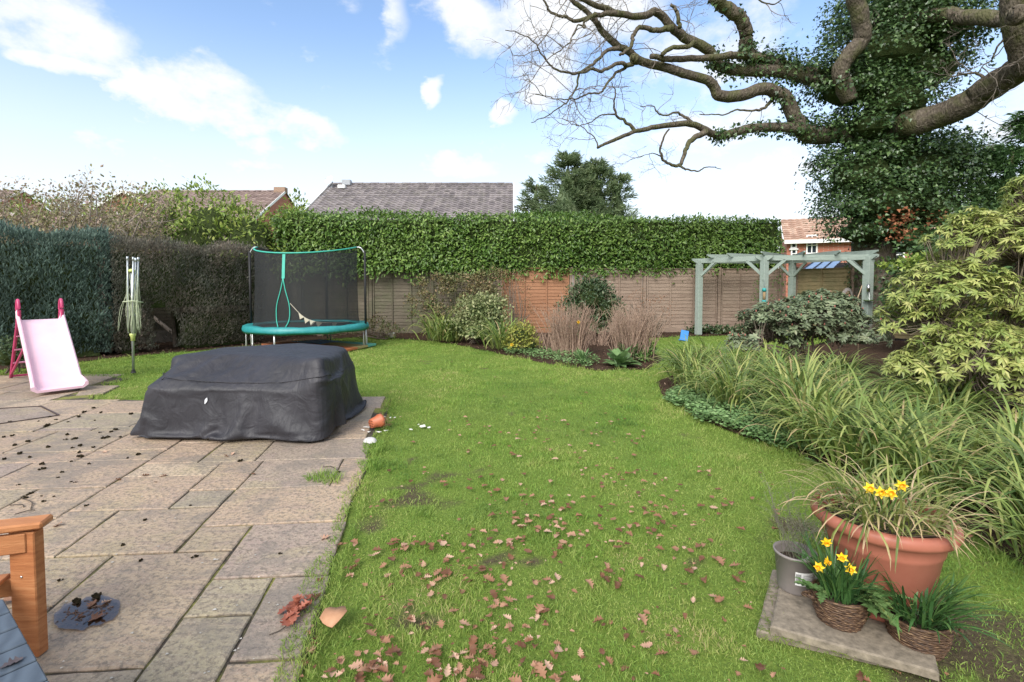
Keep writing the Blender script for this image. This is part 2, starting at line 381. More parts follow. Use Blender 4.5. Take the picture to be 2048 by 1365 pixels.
gr = ramp(t, n1, [(.3, (.07, .11, .03)), (.5, (.14, .22, .04)), (.72, (.23, .28, .07))])
gr = mixc(t, mth('MULTIPLY', n2, .35, tree=t), gr, (.15, .18, .03))
so = ramp(t, n1, [(.3, (.055, .042, .03)), (.6, (.11, .085, .055)), (.75, (.16, .13, .08))])
fac = smooth(mth('ADD', bare, mth('MULTIPLY', mth('SUBTRACT', n3, .5, tree=t), .6, tree=t), tree=t), .3, .9, t)
t.links.new(mixc(t, fac, gr, so), b.inputs['Base Color']); b.inputs['Roughness'].default_value = .95; b.inputs['Specular IOR Level'].default_value = .1
bump(t, b, n1, .8, .02)
tag(MB().add(V, [np.stack([a, a + 1, a + 1 + nx, a + nx], 1)], 0, .5, bareness(V[:, 0], V[:, 1])).build('lawn', gm, smooth=True), kind='structure')

# soil of the planting beds
soilm = noisy('soil', (.028, .018, .012), (.10, .062, .042), 26, .95, .9, .03, spec=.1, detail=7)
def sheet(name, poly, z, m, step=.25, zf=None):
    x0, y0 = np.min(poly, 0); x1, y1 = np.max(poly, 0)
    import bmesh
    bm = bmesh.new(); pts = []
    for i in range(len(poly)):
        p = A3(poly[i]); q = A3(poly[(i + 1) % len(poly)]); n = max(1, int(np.linalg.norm(q - p) / .15))
        for k in range(n):
            c = p + (q - p) * k / n; c = c + (fbm(c[0] * 3, c[1] * 3, 3) - .5) * .10
            pts.append(Vector((c[0], c[1], z)))
    from mathutils.geometry import tessellate_polygon
    vs_ = [bm.verts.new(p_) for p_ in pts]
    for tr_ in tessellate_polygon([pts]):
        f_ = bm.faces.new([vs_[i_] for i_ in tr_])
        f_.normal_update()
        if f_.normal.z < 0: f_.normal_flip()
    me = bpy.data.meshes.new(name); bm.to_mesh(me); bm.free(); me.materials.append(m)
    o = bpy.data.objects.new(name, me); COL.objects.link(o); return tag(o, kind='structure')
sheet('soil_bed', BEDR, -.006, soilm); sheet('soil_bed', BEDB, -.009, soilm); sheet('soil_bed', BEDL, -.0125, soilm)

# patio: bed of moss and sand in the joints, slabs above it
jm, t, b = base_mat('joints')
n1 = noise(t, 2.2, 4); n2 = noise(t, 60, 4)
cj = mixc(t, smooth(n1, .45, .6, t), ramp(t, n2, [(.3, (.03, .024, .02)), (.7, (.075, .06, .045))]), ramp(t, n2, [(.3, (.10, .11, .02)), (.7, (.28, .27, .07))]))
t.links.new(cj, b.inputs['Base Color']); b.inputs['Roughness'].default_value = .95; bump(t, b, n2, .8, .01)
sheet('patio_bedding', PATIO, -.011, jm)
sm_, t, b = base_mat('sandstone')
r_ = attr(t, 'rnd')
base = ramp(t, r_, [(0, (.47, .36, .245)), (.35, (.45, .32, .225)), (.6, (.37, .315, .21)), (.8, (.33, .255, .215)), (1, (.54, .42, .29))])
vs = mapped(t, (1.2, 2.6, 1), (0, 0, R(8)))
st1 = noise(t, 2.6, 8, .62, vs, 1.6)
base = mixc(t, mth('MULTIPLY', smooth(st1, .4, .66, t), .4, tree=t), base, (.29, .21, .195))
st2 = noise(t, 2.4, 7, .7, None, .4)
base = mixc(t, mth('MULTIPLY', smooth(st2, .5, .66, t), .45, tree=t), base, (.35, .30, .165))
st3 = noise(t, 38, 6, .75)
base = mixc(t, mth('MULTIPLY', smooth(st3, .46, .60, t), .8, tree=t), base, (.165, .135, .105))
base = mixc(t, mth('MULTIPLY', smooth(noise(t, 85, 4, .7), .56, .64, t), .7, tree=t), base, (.46, .40, .31))
base = mixc(t, mth('MULTIPLY', smooth(noise(t, 1.6, 7, .72), .48, .60, t), .6, tree=t), base, (.19, .165, .14))
t.links.new(base, b.inputs['Base Color'])
rr = mth('ADD', mth('MULTIPLY', noise(t, 3, 4), .35, tree=t), .42, tree=t); t.links.new(rr, b.inputs['Roughness']); b.inputs['Specular IOR Level'].default_value = .35
hh = mth('ADD', mth('MULTIPLY', st1, 1.0, tree=t), mth('MULTIPLY', st3, .35, tree=t), tree=t); bump(t, b, hh, .85, .016)
SANDSTONE = sm_
slabs = MB()
def slab(poly, mb=None, z=0.0, th=.03, gap=.0045, tilt=.003, rnd=None, jit=.003):
    mb = mb or slabs; poly = A3([p[:2] for p in poly], float); n = len(poly)
    ar = sum(poly[i][0] * poly[(i + 1) % n][1] - poly[(i + 1) % n][0] * poly[i][1] for i in range(n))
    if ar < 0: poly = poly[::-1]
    ins = []
    for i in range(n):                                  # inset by the joint
        p0, p1, p2 = poly[i - 1], poly[i], poly[(i + 1) % n]
        e1 = nrm(p1 - p0); e2 = nrm(p2 - p1); n1_ = A3([-e1[1], e1[0]]); n2_ = A3([-e2[1], e2[0]])
        bis = nrm(n1_ + n2_); ins.append(p1 + bis * gap / max(.3, bis @ n1_))
    out = []
    for i in range(n):
        p, q = ins[i], ins[(i + 1) % n]; m_ = max(2, int(np.linalg.norm(q - p) / .07)); nn = nrm(A3([-(q - p)[1], (q - p)[0]]))
        for k in range(m_):
            out.append(p + (q - p) * k / m_ + nn * rng.uniform(0, jit * 2))
    out = A3(out); c = out.mean(0); m_ = len(out); tl = rng.normal(0, tilt, 2)
    zt = z + (out - c) @ tl + rng.normal(0, .0012)
    inner = c + (out - c) * (1 - .008 / max(.1, np.linalg.norm(out - c, axis=1).mean()))
    V = np.concatenate([np.c_[out, zt - th], np.c_[out, zt - .005], np.c_[inner, zt]])
    i = np.arange(m_); j = (i + 1) % m_
    F = [np.concatenate([np.stack([i, j, m_ + j, m_ + i], 1), np.stack([m_ + i, m_ + j, 2 * m_ + j, 2 * m_ + i], 1)]), np.array([list(range(2 * m_, 3 * m_))])]
    mb.add(V, F, 0, rng.random() if rnd is None else rnd)
def c4(*pp): return [G(x * .4285, 780 + y * .4285) for x, y in pp]
for (u0, u1, v0, v1) in [(-1.70, -1.085, 1.925, 2.765), (-1.08, -.52, 2.49, 3.055), (-1.08, -.785, 2.205, 2.49), (-1.085, -.785, 1.60, 2.205), (-.785, -.51, 1.925, 2.49), (-.785, -.49, 1.33, 1.925), (-1.70, -1.085, 1.33, 1.925),
        (-1.385, -1.08, 2.765, 3.055), (-2.0, -1.385, 2.765, 3.33), (-2.316, -2.0, 2.765, 3.33), (-1.385, -.535, 3.055, 3.605), (-1.70, -1.385, 3.33, 3.605), (-2.316, -1.70, 3.33, 3.90), (-2.316, -1.70, 3.90, 4.185), (-1.70, -1.375, 3.605, 4.185),
        (-1.375, -.735, 3.605, 4.185), (-.735, -.525, 3.605, 4.185), (-2.316, -1.70, 2.34, 2.765), (-2.316, -1.70, 1.55, 2.34), (-1.085, -.785, 1.0, 1.60), (-2.316, -1.70, .9, 1.55), (-1.70, -1.085, .7, 1.33), (-.785, -.45, .6, 1.33), (-1.085, -.785, .3, 1.0), (-2.316, -1.70, .2, .9), (-1.70, -1.085, -.3, .7), (-.785, -.42, -.3, .6)]:
    slab([xy(a_, c_) + rng.normal(0, .0022, 2) for a_, c_ in ((u0, v0), (u1, v0), (u1, v1), (u0, v1))])
uD = -2.316
def row(v0, v1, u0, u1, ws, ph=0, ur=None):
    us = [u1]; k = ph
    while us[-1] > u0 + .35: us.append(us[-1] - ws[k % len(ws)]); k += 1
    us[-1] = u0
    for a_, c_ in zip(us[1:], us[:-1]):
        if c_ - a_ < .02: continue
        q = [xy(a_, v0), xy(c_, v0), xy(c_, v1), xy(a_, v1)]
        slab(q)
ws = [.6, .9, .45, .6, .75, .9, .3, .6]
# left of the long joint
for k, (v0, v1) in enumerate(zip([-.5, .15, .75, 1.35, 2.0, 2.62, 3.24, 3.72, 4.29, 4.55], [.15, .75, 1.35, 2.0, 2.62, 3.24, 3.72, 4.29, 4.55, 5.2])):
    row(v0, v1, -9.2 - .1 * k, uD, ws, k * 3)
# beyond y=922, right of the long joint, mostly under the cover
for k, (v0, v1, ur) in enumerate([(4.185, 4.72, -.55), (4.72, 5.3, -.62), (5.3, 5.9, -.66), (5.9, 6.5, -.60)]):
    row(v0, v1, uD if k < 2 else -3.9, ur, ws, k * 2 + 1)
row(5.2, 5.85, -9, -3.9 if True else 0, ws, 1); row(5.2, 5.3, -3.9, uD, ws, 2)
row(5.85, 6.62, -9, -3.9, ws, 4); row(6.62, 7.2, -10, -4.75, ws, 6); row(7.2, 7.95, -10, -4.9, ws, 2); row(7.95, 8.5, -10, -4.95, ws, 3)
slab(EXTRA, z=.0)
tag(slabs.build('patio', SANDSTONE), kind='structure')

# ------------------------------------------------------------------ lawn grass (uncountable): one object
def tufts():
    mb = MB()
    PX, PY = [], []
    for (y0, y1, dens) in [(1.25, 2.2, 15000), (2.2, 3.2, 11000), (3.2, 4.6, 6500), (4.6, 6.5, 3600), (6.5, 9, 1900), (9, 13, 1000), (13, 16, 500)]:
        xw = 1.06 * y1
        n = int(dens * (y1 - y0) * 2 * xw); x = rng.uniform(-xw, xw, n); y = rng.uniform(y0, y1, n)
        k = np.abs(x) < 1.06 * y + .3
        PX.append(x[k]); PY.append(y[k])
    x = np.concatenate(PX); y = np.concatenate(PY)
    e = (fbm(x * 4, y * 4, 40, 2) - .5) * .14
    e2 = (fbm(x * 4, y * 4, 47, 2) - .5) * .14
    k = ~off_lawn(x + e, y + e2) | ((rng.random(len(x)) < .02) & in_poly(x, y, BEDR) & (y < 5))
    # ragged blades creeping over the edge of the paving and of the borders
    k |= ~off_lawn(x + .03 + .06 * fbm(x * 6, y * 6, 44, 2) ** 2 * 2, y) & in_poly(x, y, PATIO) & (rng.random(len(x)) < .8)
    k |= in_poly(x, y, BEDR) & ~in_poly(x - .16 * fbm(x * 3, y * 3, 45), y - .14, BEDR) & (rng.random(len(x)) < .55)
    # a tuft of grass where slabs meet
    g1 = G(655, 962); g2 = G(1110 * .4285, 1100)
    k |= (np.hypot(x - g1[0], (y - g1[1]) * .8) < .09 * fbm(x * 9, y * 9, 3) * 2.0) & (y > g1[1] - .12)
    x = x[k]; y = y[k]
    br = bareness(x, y); k = rng.random(len(x)) > br * .82; x = x[k]; y = y[k]; br = br[k]; n = len(x)
    ln = rng.uniform(.012, .031, n) * (1 + .5 * (fbm(x * 3, y * 3, 31) - .5)) * (1 - .3 * br) * np.clip(.75 + y * .06, .8, 1.25)
    edge = off_lawn(x + .1, y) | off_lawn(x - .1, y) | off_lawn(x, y + .1)
    ln = ln * np.where(edge, 1.6, 1) * (1 + .9 * (fbm(x * 5, y * 5, 33, 2) > .62))
    wd = np.clip(.0016 + .0007 * y, .002, .012) * rng.uniform(.7, 1.3, n)
    base = np.stack([x, y, np.where(in_poly(x - .08, y, PATIO), -.004, ground_z(x, y) - .004)], 1)
    Pt = arches(n, base, rng.uniform(0, 2 * np.pi, n), rng.uniform(.7, 1.5, n), rng.uniform(.2, 1.6, n), ln, K=3)
    T = nrm(Pt[:, -1] - Pt[:, 0]); sd = nrm(np.cross(T, rand_dirs(n))) * wd[:, None] * .5
    V = np.stack([Pt[:, 0] - sd, Pt[:, 0] + sd, Pt[:, 1] + sd * .9, Pt[:, 1] - sd * .9, Pt[:, 2]], 1).reshape(-1, 3)
    o = np.arange(n)[:, None] * 5
    patch = np.clip((fbm(x * .9, y * .9, 60, 3) - .5) * 2.2 + .5, 0, 1) * .42 + (fbm(x * 5, y * 5, 66, 2) - .5) * .5 + .05 + rng.random(n) * .45 + br * .2 + .12 * (rng.random(n) < .06)
    mb.add(V, [o + np.array([[0, 1, 2, 3]]), o + np.array([[3, 2, 4]])], 0, np.repeat(np.clip(patch, 0, 1), 5), np.tile([0, 0, .6, .6, 1], n))
    print('grass blades', n)
    return mb
gm2 = leafmat('grass blades', [(0, (.09, .175, .04)), (.3, (.165, .30, .055)), (.6, (.27, .40, .078)), (.85, (.39, .45, .13)), (1, (.50, .42, .21))], .5, .35, .25, var=.15)
tag(tufts().build('lawn_grass', gm2), 'short patchy green lawn grass between the patio and the borders', 'grass', kind='stuff')

# ------------------------------------------------------------------ garden edges: hedges
def shell_leaves(mb, tpl, pts, nrmls, size, spread=.12, out=.75, upb=.25, mi=0, wd=None, rnd=None, droop=0):
    n = len(pts); d = nrm(nrmls * out + rand_dirs(n) * .9 + A3([0, 0, upb - droop])); nn = nrm(nrmls * .9 + A3([0, 0, .9]) + rand_dirs(n) * .55)
    p = pts + nrmls * rng.normal(0, spread, n)[:, None]
    add_leaves(mb, tpl, p, d, nn, size, wd, mi, rnd)
def box_surface(n, p0, p1, dep, z0, z1, faces=(1, .7, .25, .3), top_n=0.1):
    # points on a hedge's front, top, back, ends. p0->p1 is the front's foot; body lies to its left-normal
    p0 = A3(p0, float); p1 = A3(p1, float); d = p1 - p0; Ln = np.linalg.norm(d); d /= Ln; nb = A3([-d[1], d[0]])
    ar = A3([Ln * (z1 - z0) * faces[0], Ln * dep * faces[1], Ln * (z1 - z0) * faces[2], dep * (z1 - z0) * faces[3] * 2]); k = rng.choice(4, n, p=ar / ar.sum())
    s = rng.random(n) * Ln; z = z0 + (z1 - z0) * rng.random(n); w_ = rng.random(n) * dep
    end = rng.random(n) < .5
    s = np.where(k == 3, np.where(end, 0, Ln), s)
    w_ = np.where(k == 0, 0, np.where(k == 2, dep, w_)); z = np.where(k == 1, z1, z)
    N_ = np.zeros((n, 3)); N_[k == 0, :2] = -nb; N_[k == 2, :2] = nb; N_[k == 1, 2] = 1
    N_[(k == 3) & end, :2] = -d; N_[(k == 3) & ~end, :2] = d
    P_ = np.zeros((n, 3)); P_[:, :2] = p0 + d * s[:, None] + nb * w_[:, None]; P_[:, 2] = z
    return P_, N_, s, k
def core(mb, p0, p1, dep, z0, z1, ins, mi=1):
    p0 = A3(p0, float); p1 = A3(p1, float); d = nrm(p1 - p0); nb = A3([-d[1], d[0]]); a_ = p0 + d * ins + nb * ins; c_ = p1 - d * ins + nb * ins; e = dep - 2 * ins
    q = [a_, c_, c_ + nb * e, a_ + nb * e]
    V = [(x, y, z0) for x, y in q] + [(x, y, z1 - ins) for x, y in q]
    mb.add(V, [(0, 3, 2, 1), (4, 5, 6, 7), (0, 1, 5, 4), (1, 2, 6, 5), (2, 3, 7, 6), (3, 0, 4, 7)], mi, .2)
corem = noisy('foliage shade core', (.03, .045, .015), (.06, .08, .03), 20, .9, .6, .05, spec=.05)  # added solid cores; their dark green stands for the shade inside the foliage
laurelm = leafmat('laurel leaf', [(0, (.05, .11, .022)), (.4, (.10, .20, .035)), (.75, (.16, .28, .055)), (1, (.27, .38, .10))], .36, .3, .5, var=.3, vs=.9)
# laurel hedge over the back fence
LH = thing('laurel_hedge', (0, 15.2, 0), 'long clipped dark green laurel hedge rising above the back fence', 'hedge')
mb = MB()
HP0, HP1 = (-6.9, 14.55), (8.35, 15.55)
Pp, Nn, s, k = box_surface(25000, HP0, HP1, 1.3, 1.86, 3.5, (1, .55, .12, .35))
bulge = (fbm(s * .8, Pp[:, 2] * 1.2, 70, 3) - .5) * .5
Pp += Nn * bulge[:, None]; Pp[:, 2] += np.where(k == 1, rng.exponential(.025, len(Pp)), 0)
# ragged hanging lower edge
lowm = (k == 0); Pp[lowm, 2] = 1.86 + (Pp[lowm, 2] - 1.86) * (1 + .0) - (rng.random(lowm.sum()) ** 3) * .32 * fbm(s[lowm] * 1.5, s[lowm] * 0, 71) * 2
shell_leaves(mb, LAUREL, Pp, Nn, rng.uniform(.09, .15, len(Pp)), .05, .45, .05, droop=.45)
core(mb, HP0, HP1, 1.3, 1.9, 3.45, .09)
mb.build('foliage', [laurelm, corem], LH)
stm = noisy('stem wood', (.05, .04, .03), (.14, .11, .085), 12, .85, .4, .01)
mb = MB()
for i in range(34):
    q = A3(HP0) + (A3(HP1) - A3(HP0)) * ((i + rng.random()) / 34) ; yy = q[1] + .65
    mb.tube([(q[0], yy, 0), (q[0] + rng.normal(0, .08), yy, 1.1), (q[0] + rng.normal(0, .2), yy + rng.normal(0, .1), 2.2)], [.04, .035, .025], 5)
mb.build('stems', stm, LH)
# paler informal laurel behind the left hedge
PL = thing('laurel_shrub', (-9.5, 15, 0), 'tall loose pale green laurel behind the left conifer hedge', 'shrub')
palem = leafmat('pale laurel leaf', [(0, (.08, .14, .025)), (.4, (.16, .26, .04)), (.8, (.28, .38, .07)), (1, (.42, .45, .12))], .4, .3, .4, var=.3)
def blob_pts(n, blobs):
    w_ = A3([b_[3] * b_[4] + b_[3] * b_[5] + b_[4] * b_[5] for b_ in blobs]); k = rng.choice(len(blobs), n, p=w_ / w_.sum()); B = A3(blobs)[k]
    d = rand_dirs(n); d[:, 2] = np.where(d[:, 2] < -.35, -d[:, 2], d[:, 2]); r = 1 - rng.random(n) ** 2 * .35
    r *= 1 + (fbm(d[:, 0] * 3 + k * 7, d[:, 2] * 3 + d[:, 1] * 2, 80, 2) - .5) * .5
    return B[:, :3] + d * B[:, 3:6] * r[:, None], nrm(d / B[:, 3:6])
def blobcore(mb, blobs, f=.72, mi=1):
    for b_ in blobs: mb.sphere(b_[:3], (b_[3] * f, b_[4] * f, b_[5] * f), 12, mi, .2)
mb = MB(); bl = [(-12.2, 15.6, 2.5, 1.6, 1.2, 1.55), (-10.4, 14.9, 2.5, 1.3, 1.1, 1.75), (-8.9, 14.8, 2.4, 1.3, 1.1, 1.85), (-7.8, 14.8, 2.3, 1.2, 1.0, 1.6), (-14.2, 15.8, 2.3, 1.7, 1.2, 1.8), (-6.6, 15.3, 2.4, .6, .8, 1.75), (-16.4, 16, 2.3, 1.6, 1.2, 1.7)]
Pp, Nn = blob_pts(13000, bl)
shell_leaves(mb, LAUREL, Pp, Nn, rng.uniform(.09, .16, len(Pp)), .07, .6, .55)
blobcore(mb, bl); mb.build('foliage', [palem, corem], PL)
mb = MB()
for b_ in bl:
    MB().tube([(b_[0], b_[1], 0), (b_[0] + .1, b_[1], 1.2), (b_[0], b_[1], b_[2])], [.07, .06, .03], 6).build('stem', stm, PL)

# conifer hedge on the left: blue-green part and brown-green part
def conifer_hedge(p0, p1, label, m, n, z1, hole=None, rs=(.07, .15)):
    T_ = thing('conifer_hedge', ((p0[0] + p1[0]) / 2 - .5, (p0[1] + p1[1]) / 2 + .4, 0), label, 'hedge')
    mb = MB(); dep = 1.2
    Pp, Nn, s, k = box_surface(n, p0, p1, dep, .05, z1, (1, .5, .1, .35))
    bulge = (fbm(s * 1.1, Pp[:, 2] * 1.1, 90, 3) - .5) * .42 + (fbm(s * 4, Pp[:, 2] * 4, 91, 2) - .5) * .2
    bulge -= np.clip(.5 - Pp[:, 2], 0, .5) * .35
    Pp += Nn * bulge[:, None]
    Pp[:, 2] += np.where(k == 1, (fbm(s * 1.5, s * 0 + Pp[:, 0], 93) - .5) * .16 + rng.exponential(.03, len(Pp)), 0)
    keep = np.ones(len(Pp), bool)
    if hole:
        for (hs, hz, ws_, wz) in hole: keep &= ~((((s - hs) / ws_) ** 2 + ((Pp[:, 2] - hz) / wz) ** 2 < 1 + .5 * rng.normal(size=len(s)) * .4) & (k == 0))
    Pp, Nn = Pp[keep], Nn[keep]; n = len(Pp)
    d = nrm(Nn * .55 + A3([0, 0, .75]) + rand_dirs(n) * .55)
    rn = np.clip(rng.random(n) * .6 + .6 * (fbm(Pp[:, 0] * 1.6 + Pp[:, 1] * 1.3, Pp[:, 2] * 1.6, 95, 3) - .3), 0, 1)
    add_leaves(mb, SPRAY, Pp + Nn * rng.normal(0, .05, n)[:, None], d, nrm(Nn + rand_dirs(n) * .6), rng.uniform(rs[0], rs[1], n), rng.uniform(rs[0], rs[1], n) * .62, 0, rn)
    core(mb, p0, p1, dep, .0 if not hole else .95, z1, .2)
    if hole:
        d_ = nrm(A3(p1, float) - A3(p0, float)); h0 = hole[0]
        core(mb, p0, A3(p0) + d_ * (h0[0] - h0[2]), dep, 0, 1.0, .22); core(mb, A3(p0) + d_ * (h0[0] + h0[2]), p1, dep, 0, 1.0, .22)
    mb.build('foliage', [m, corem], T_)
    mb = MB(); p0 = A3(p0, float); p1 = A3(p1, float); d_ = nrm(p1 - p0); nb = A3([-d_[1], d_[0]]); Ln = np.linalg.norm(p1 - p0)
    for sv in np.arange(.2, Ln, .55):
        q = p0 + d_ * sv + nb * (.38 + rng.random() * .3); mb.tube([(q[0], q[1], 0), (q[0] + rng.normal(0, .05), q[1] + .05, .6), (q[0] + rng.normal(0, .1), q[1], 1.3)], [.05, .04, .03], 5)
    mb.build('stems', stm, T_)
cm1 = leafmat('blue green conifer', [(0, (.045, .068, .06)), (.4, (.09, .14, .122)), (.75, (.14, .21, .178)), (1, (.22, .28, .22))], .7, .22, .15, var=.2)
cm2 = leafmat('bronze green conifer', [(0, (.06, .052, .045)), (.4, (.115, .12, .098)), (.7, (.155, .17, .14)), (.9, (.21, .18, .15)), (1, (.27, .19, .155))], .75, .2, .12, var=.35, vs=.8)
hA, hB, hC = (-11.6, 7.35), (-8.15, 10.15), (-6.15, 12.6)
conifer_hedge(hA, hB, 'clipped blue green conifer hedge behind the pink slide', cm1, 26000, 2.42)
conifer_hedge(hB, hC, 'clipped dull bronze green conifer hedge with a bare gap, left of the trampoline', cm2, 24000, 2.32, [(.95, .38, .24, .52), (.85, .8, .14, .3)], (.05, .11))
# a few brown leaves on the soil in front
mulchm = leafmat('bark and leaf litter', [(0, (.05, .025, .015)), (.4, (.12, .06, .04)), (.8, (.22, .13, .09)), (1, (.34, .24, .18))], .8, .05, .15)
def litter(name, poly, n, label, mn=.015, mx=.05, filt=None):
    x0, y0 = np.min(poly, 0); x1, y1 = np.max(poly, 0); x = rng.uniform(x0, x1, n * 3); y = rng.uniform(y0, y1, n * 3); k = in_poly(x, y, poly)
    if filt is not None: k &= filt(x, y)
    x, y = x[k][:n], y[k][:n]; n = len(x); mb = MB()
    add_leaves(mb, LAUREL, np.stack([x, y, np.full(n, .014) + rng.random(n) * .012], 1), nrm(rand_dirs(n) * A3([1, 1, .25])), nrm(A3([0, 0, 1]) + rand_dirs(n) * .5), rng.uniform(mn, mx, n), rng.uniform(mn, mx, n) * 1.5)
    return tag(mb.build(name, mulchm), label, 'litter', kind='stuff')
litter('leaf_litter', BEDL, 2600, 'brown litter on the bare soil under the left conifer hedge')
litter('leaf_litter', BEDB, 2600, 'brown litter on the soil of the back border')
litter('leaf_litter', BEDR, 5200, 'brown litter along the edge of the right border', filt=lambda x, y: y < 9)
# ------------------------------------------------------------------ fence of overlapping boards
def woodmat(name, c1, c2, c3, rough=.85, green=0):
    m, t, b = base_mat(name)
    g = noise(t, 6, 6, .65, mapped(t, (.6, 2.0, 9)), .4); g2 = noise(t, 30, 5, .7, mapped(t, (.5, 2, 6)))
    c = ramp(t, g, [(.3, c1), (.5, c2), (.72, c3)])
    c = mixc(t, mth('MULTIPLY', smooth(g2, .45, .7, t), .45, tree=t), c, c1)
    c = mixc(t, mth('MULTIPLY', attr(t, 'rnd'), .45, tree=t), c, c3)
    if green: c = mixc(t, mth('MULTIPLY', smooth(noise(t, 2.5, 4), .42, .62, t), green, tree=t), c, (.10, .12, .06))
    t.links.new(c, b.inputs['Base Color']); b.inputs['Roughness'].default_value = rough; b.inputs['Specular IOR Level'].default_value = .15
    bump(t, b, g2, .5, .006); return m
fgrey = woodmat('weathered grey boards', (.16, .115, .09), (.27, .20, .155), (.37, .285, .225))
fdark = woodmat('old dark boards', (.07, .06, .048), (.14, .12, .09), (.22, .19, .145), green=.35)
forange = woodmat('orange brown boards', (.22, .11, .065), (.32, .16, .09), (.41, .22, .13))
fnew = woodmat('tan green boards', (.15, .12, .065), (.24, .19, .10), (.33, .26, .15), green=.3)
conc = noisy('fence concrete', (.20, .18, .155), (.34, .31, .27), 14, .9, .3, .01)
def panel(parent, p0, p1, z0, h, m, label=None, rows=17, batt=4, tilt=0):
    p0 = A3([p0[0], p0[1], z0], float); p1 = A3([p1[0], p1[1], z0], float); d = p1 - p0; Ln = np.linalg.norm(d); d /= Ln; nf = A3([d[1], -d[0], 0])   # nf points to the garden
    mb = MB(); K = 26; rh = h / rows; s = np.linspace(0, 1, K); up = A3([0, 0, 1.]) + d * tilt
    for r in range(rows):                                   # waney edged lap boards
        za = r * rh; wob = (fbm(s * 5 + r * 9, s * 0 + r, 5, 2) - .5) * .035
        Vb = p0 + d * (s * Ln)[:, None] + up * (za - .008 + wob)[:, None] + nf * .022
        Vu = Vb + nf * -.008 + up * -0.0
        Vt = p0 + d * (s * Ln)[:, None] + up * (za + rh + .02) + nf * .004
        V = np.concatenate([Vu - nf * .012, Vb, Vt, Vt - nf * .01]); i = np.arange(K - 1)
        F = [np.concatenate([np.stack([k * K + i, k * K + i + 1, (k + 1) * K + i + 1, (k + 1) * K + i], 1) for k in range(3)])]
        mb.add(V, F, 0)
    for k in range(batt):
        q = p0 + d * Ln * (.012 + (.976) * k / (batt - 1)) + nf * .036
        mb.beam(q, q + up * h, .035, .022, up=nf, rnd=rng.random())
    mb.beam(p0 + up * (h + .012) + nf * .02, p1 + up * (h + .012) + nf * .02, .055, .02)
    o = mb.build('fence_panel', m, parent)
    if label: o['label'] = label
def fpost(parent, x, y, h, m=None, w_=.095):
    mb = MB().box((x - w_ / 2, y - w_ / 2 - .02, 0), (x + w_ / 2, y + w_ / 2 - .02, h), bev=.006); mb.build('fence_post', m or fgrey, parent)
FB = thing('panel_fence', (0, 15.5, 0), 'long fence of overlapping boards with one orange panel, under the laurel hedge', 'fence')
FY = lambda x: 15.15 + .03 * x
pxs = [-8.6, -6.35, -4.12, None]
def fx(px, yy=15.35): return (px - 1024) / 1000 * yy
posts = [(-10.6), fx(478), fx(612), fx(748), fx(868), fx(1000), fx(1141), fx(1287), fx(1437), 8.25]
for k in range(len(posts) - 1):
    a_, c_ = posts[k], posts[k + 1]; m = fdark if k < 5 else (forange if k == 5 else fgrey)
    panel(FB, (a_ + .06, FY(a_)), (c_ - .06, FY(c_)), .14 if k != 5 else .16, 1.72 if k < 5 else 1.78, m, 'orange brown fence panel' if k == 5 else ('dark weathered fence panel' if k < 5 else None))
    MB().box((a_ + .05, FY(a_) - .03, 0), (c_ - .05, FY(a_) + .02, .14)).build('gravel_board', m if k >= 5 else fdark, FB)
for k, a_ in enumerate(posts): fpost(FB, a_, FY(a_), 1.98, fgrey if k > 4 else fdark)
# tan panels beyond the pergola, set at an angle
FR = thing('panel_fence', (9.9, 14.2, 0), 'tan panel fence running behind the right of the pergola', 'fence')
q0 = (8.45, 15.2); q1 = (9.45, 13.9)
q0 = tuple(P(1592, 600, 15.0)[:2]); q1 = tuple(P(1700, 600, 13.6)[:2])
panel(FR, q0, q1, .05, 1.85, fnew, rows=16, batt=3)
fpost(FR, q0[0] - .04, q0[1] + .03, 1.98, fgrey, .12); fpost(FR, q1[0] + .05, q1[1], 2.0, fgrey, .1)
panel(FR, (q1[0] + .12, q1[1] - .1), (q1[0] + 2.0, q1[1] - 1.3), .05, 1.8, fnew)
# side fence of concrete base and boards glimpsed behind the left hedge
FL = thing('panel_fence', (-9, 11.5, 0), 'grey fence on a concrete base glimpsed through the gap in the left hedge', 'fence')
a0 = A3([-12.6, 8.7]); a1 = A3([-6.6, 14.9]); dd = a1 - a0
MB().beam((a0[0], a0[1], .15), (a1[0], a1[1], .15), .05, .3).build('gravel_board', conc, FL)
for k in range(4):
    u0 = a0 + dd * (k / 4 + .01); u1 = a0 + dd * ((k + 1) / 4 - .01); panel(FL, u0, u1, .3, 1.45, fdark); fpost(FL, *(a0 + dd * k / 4), 1.85, conc, .1)
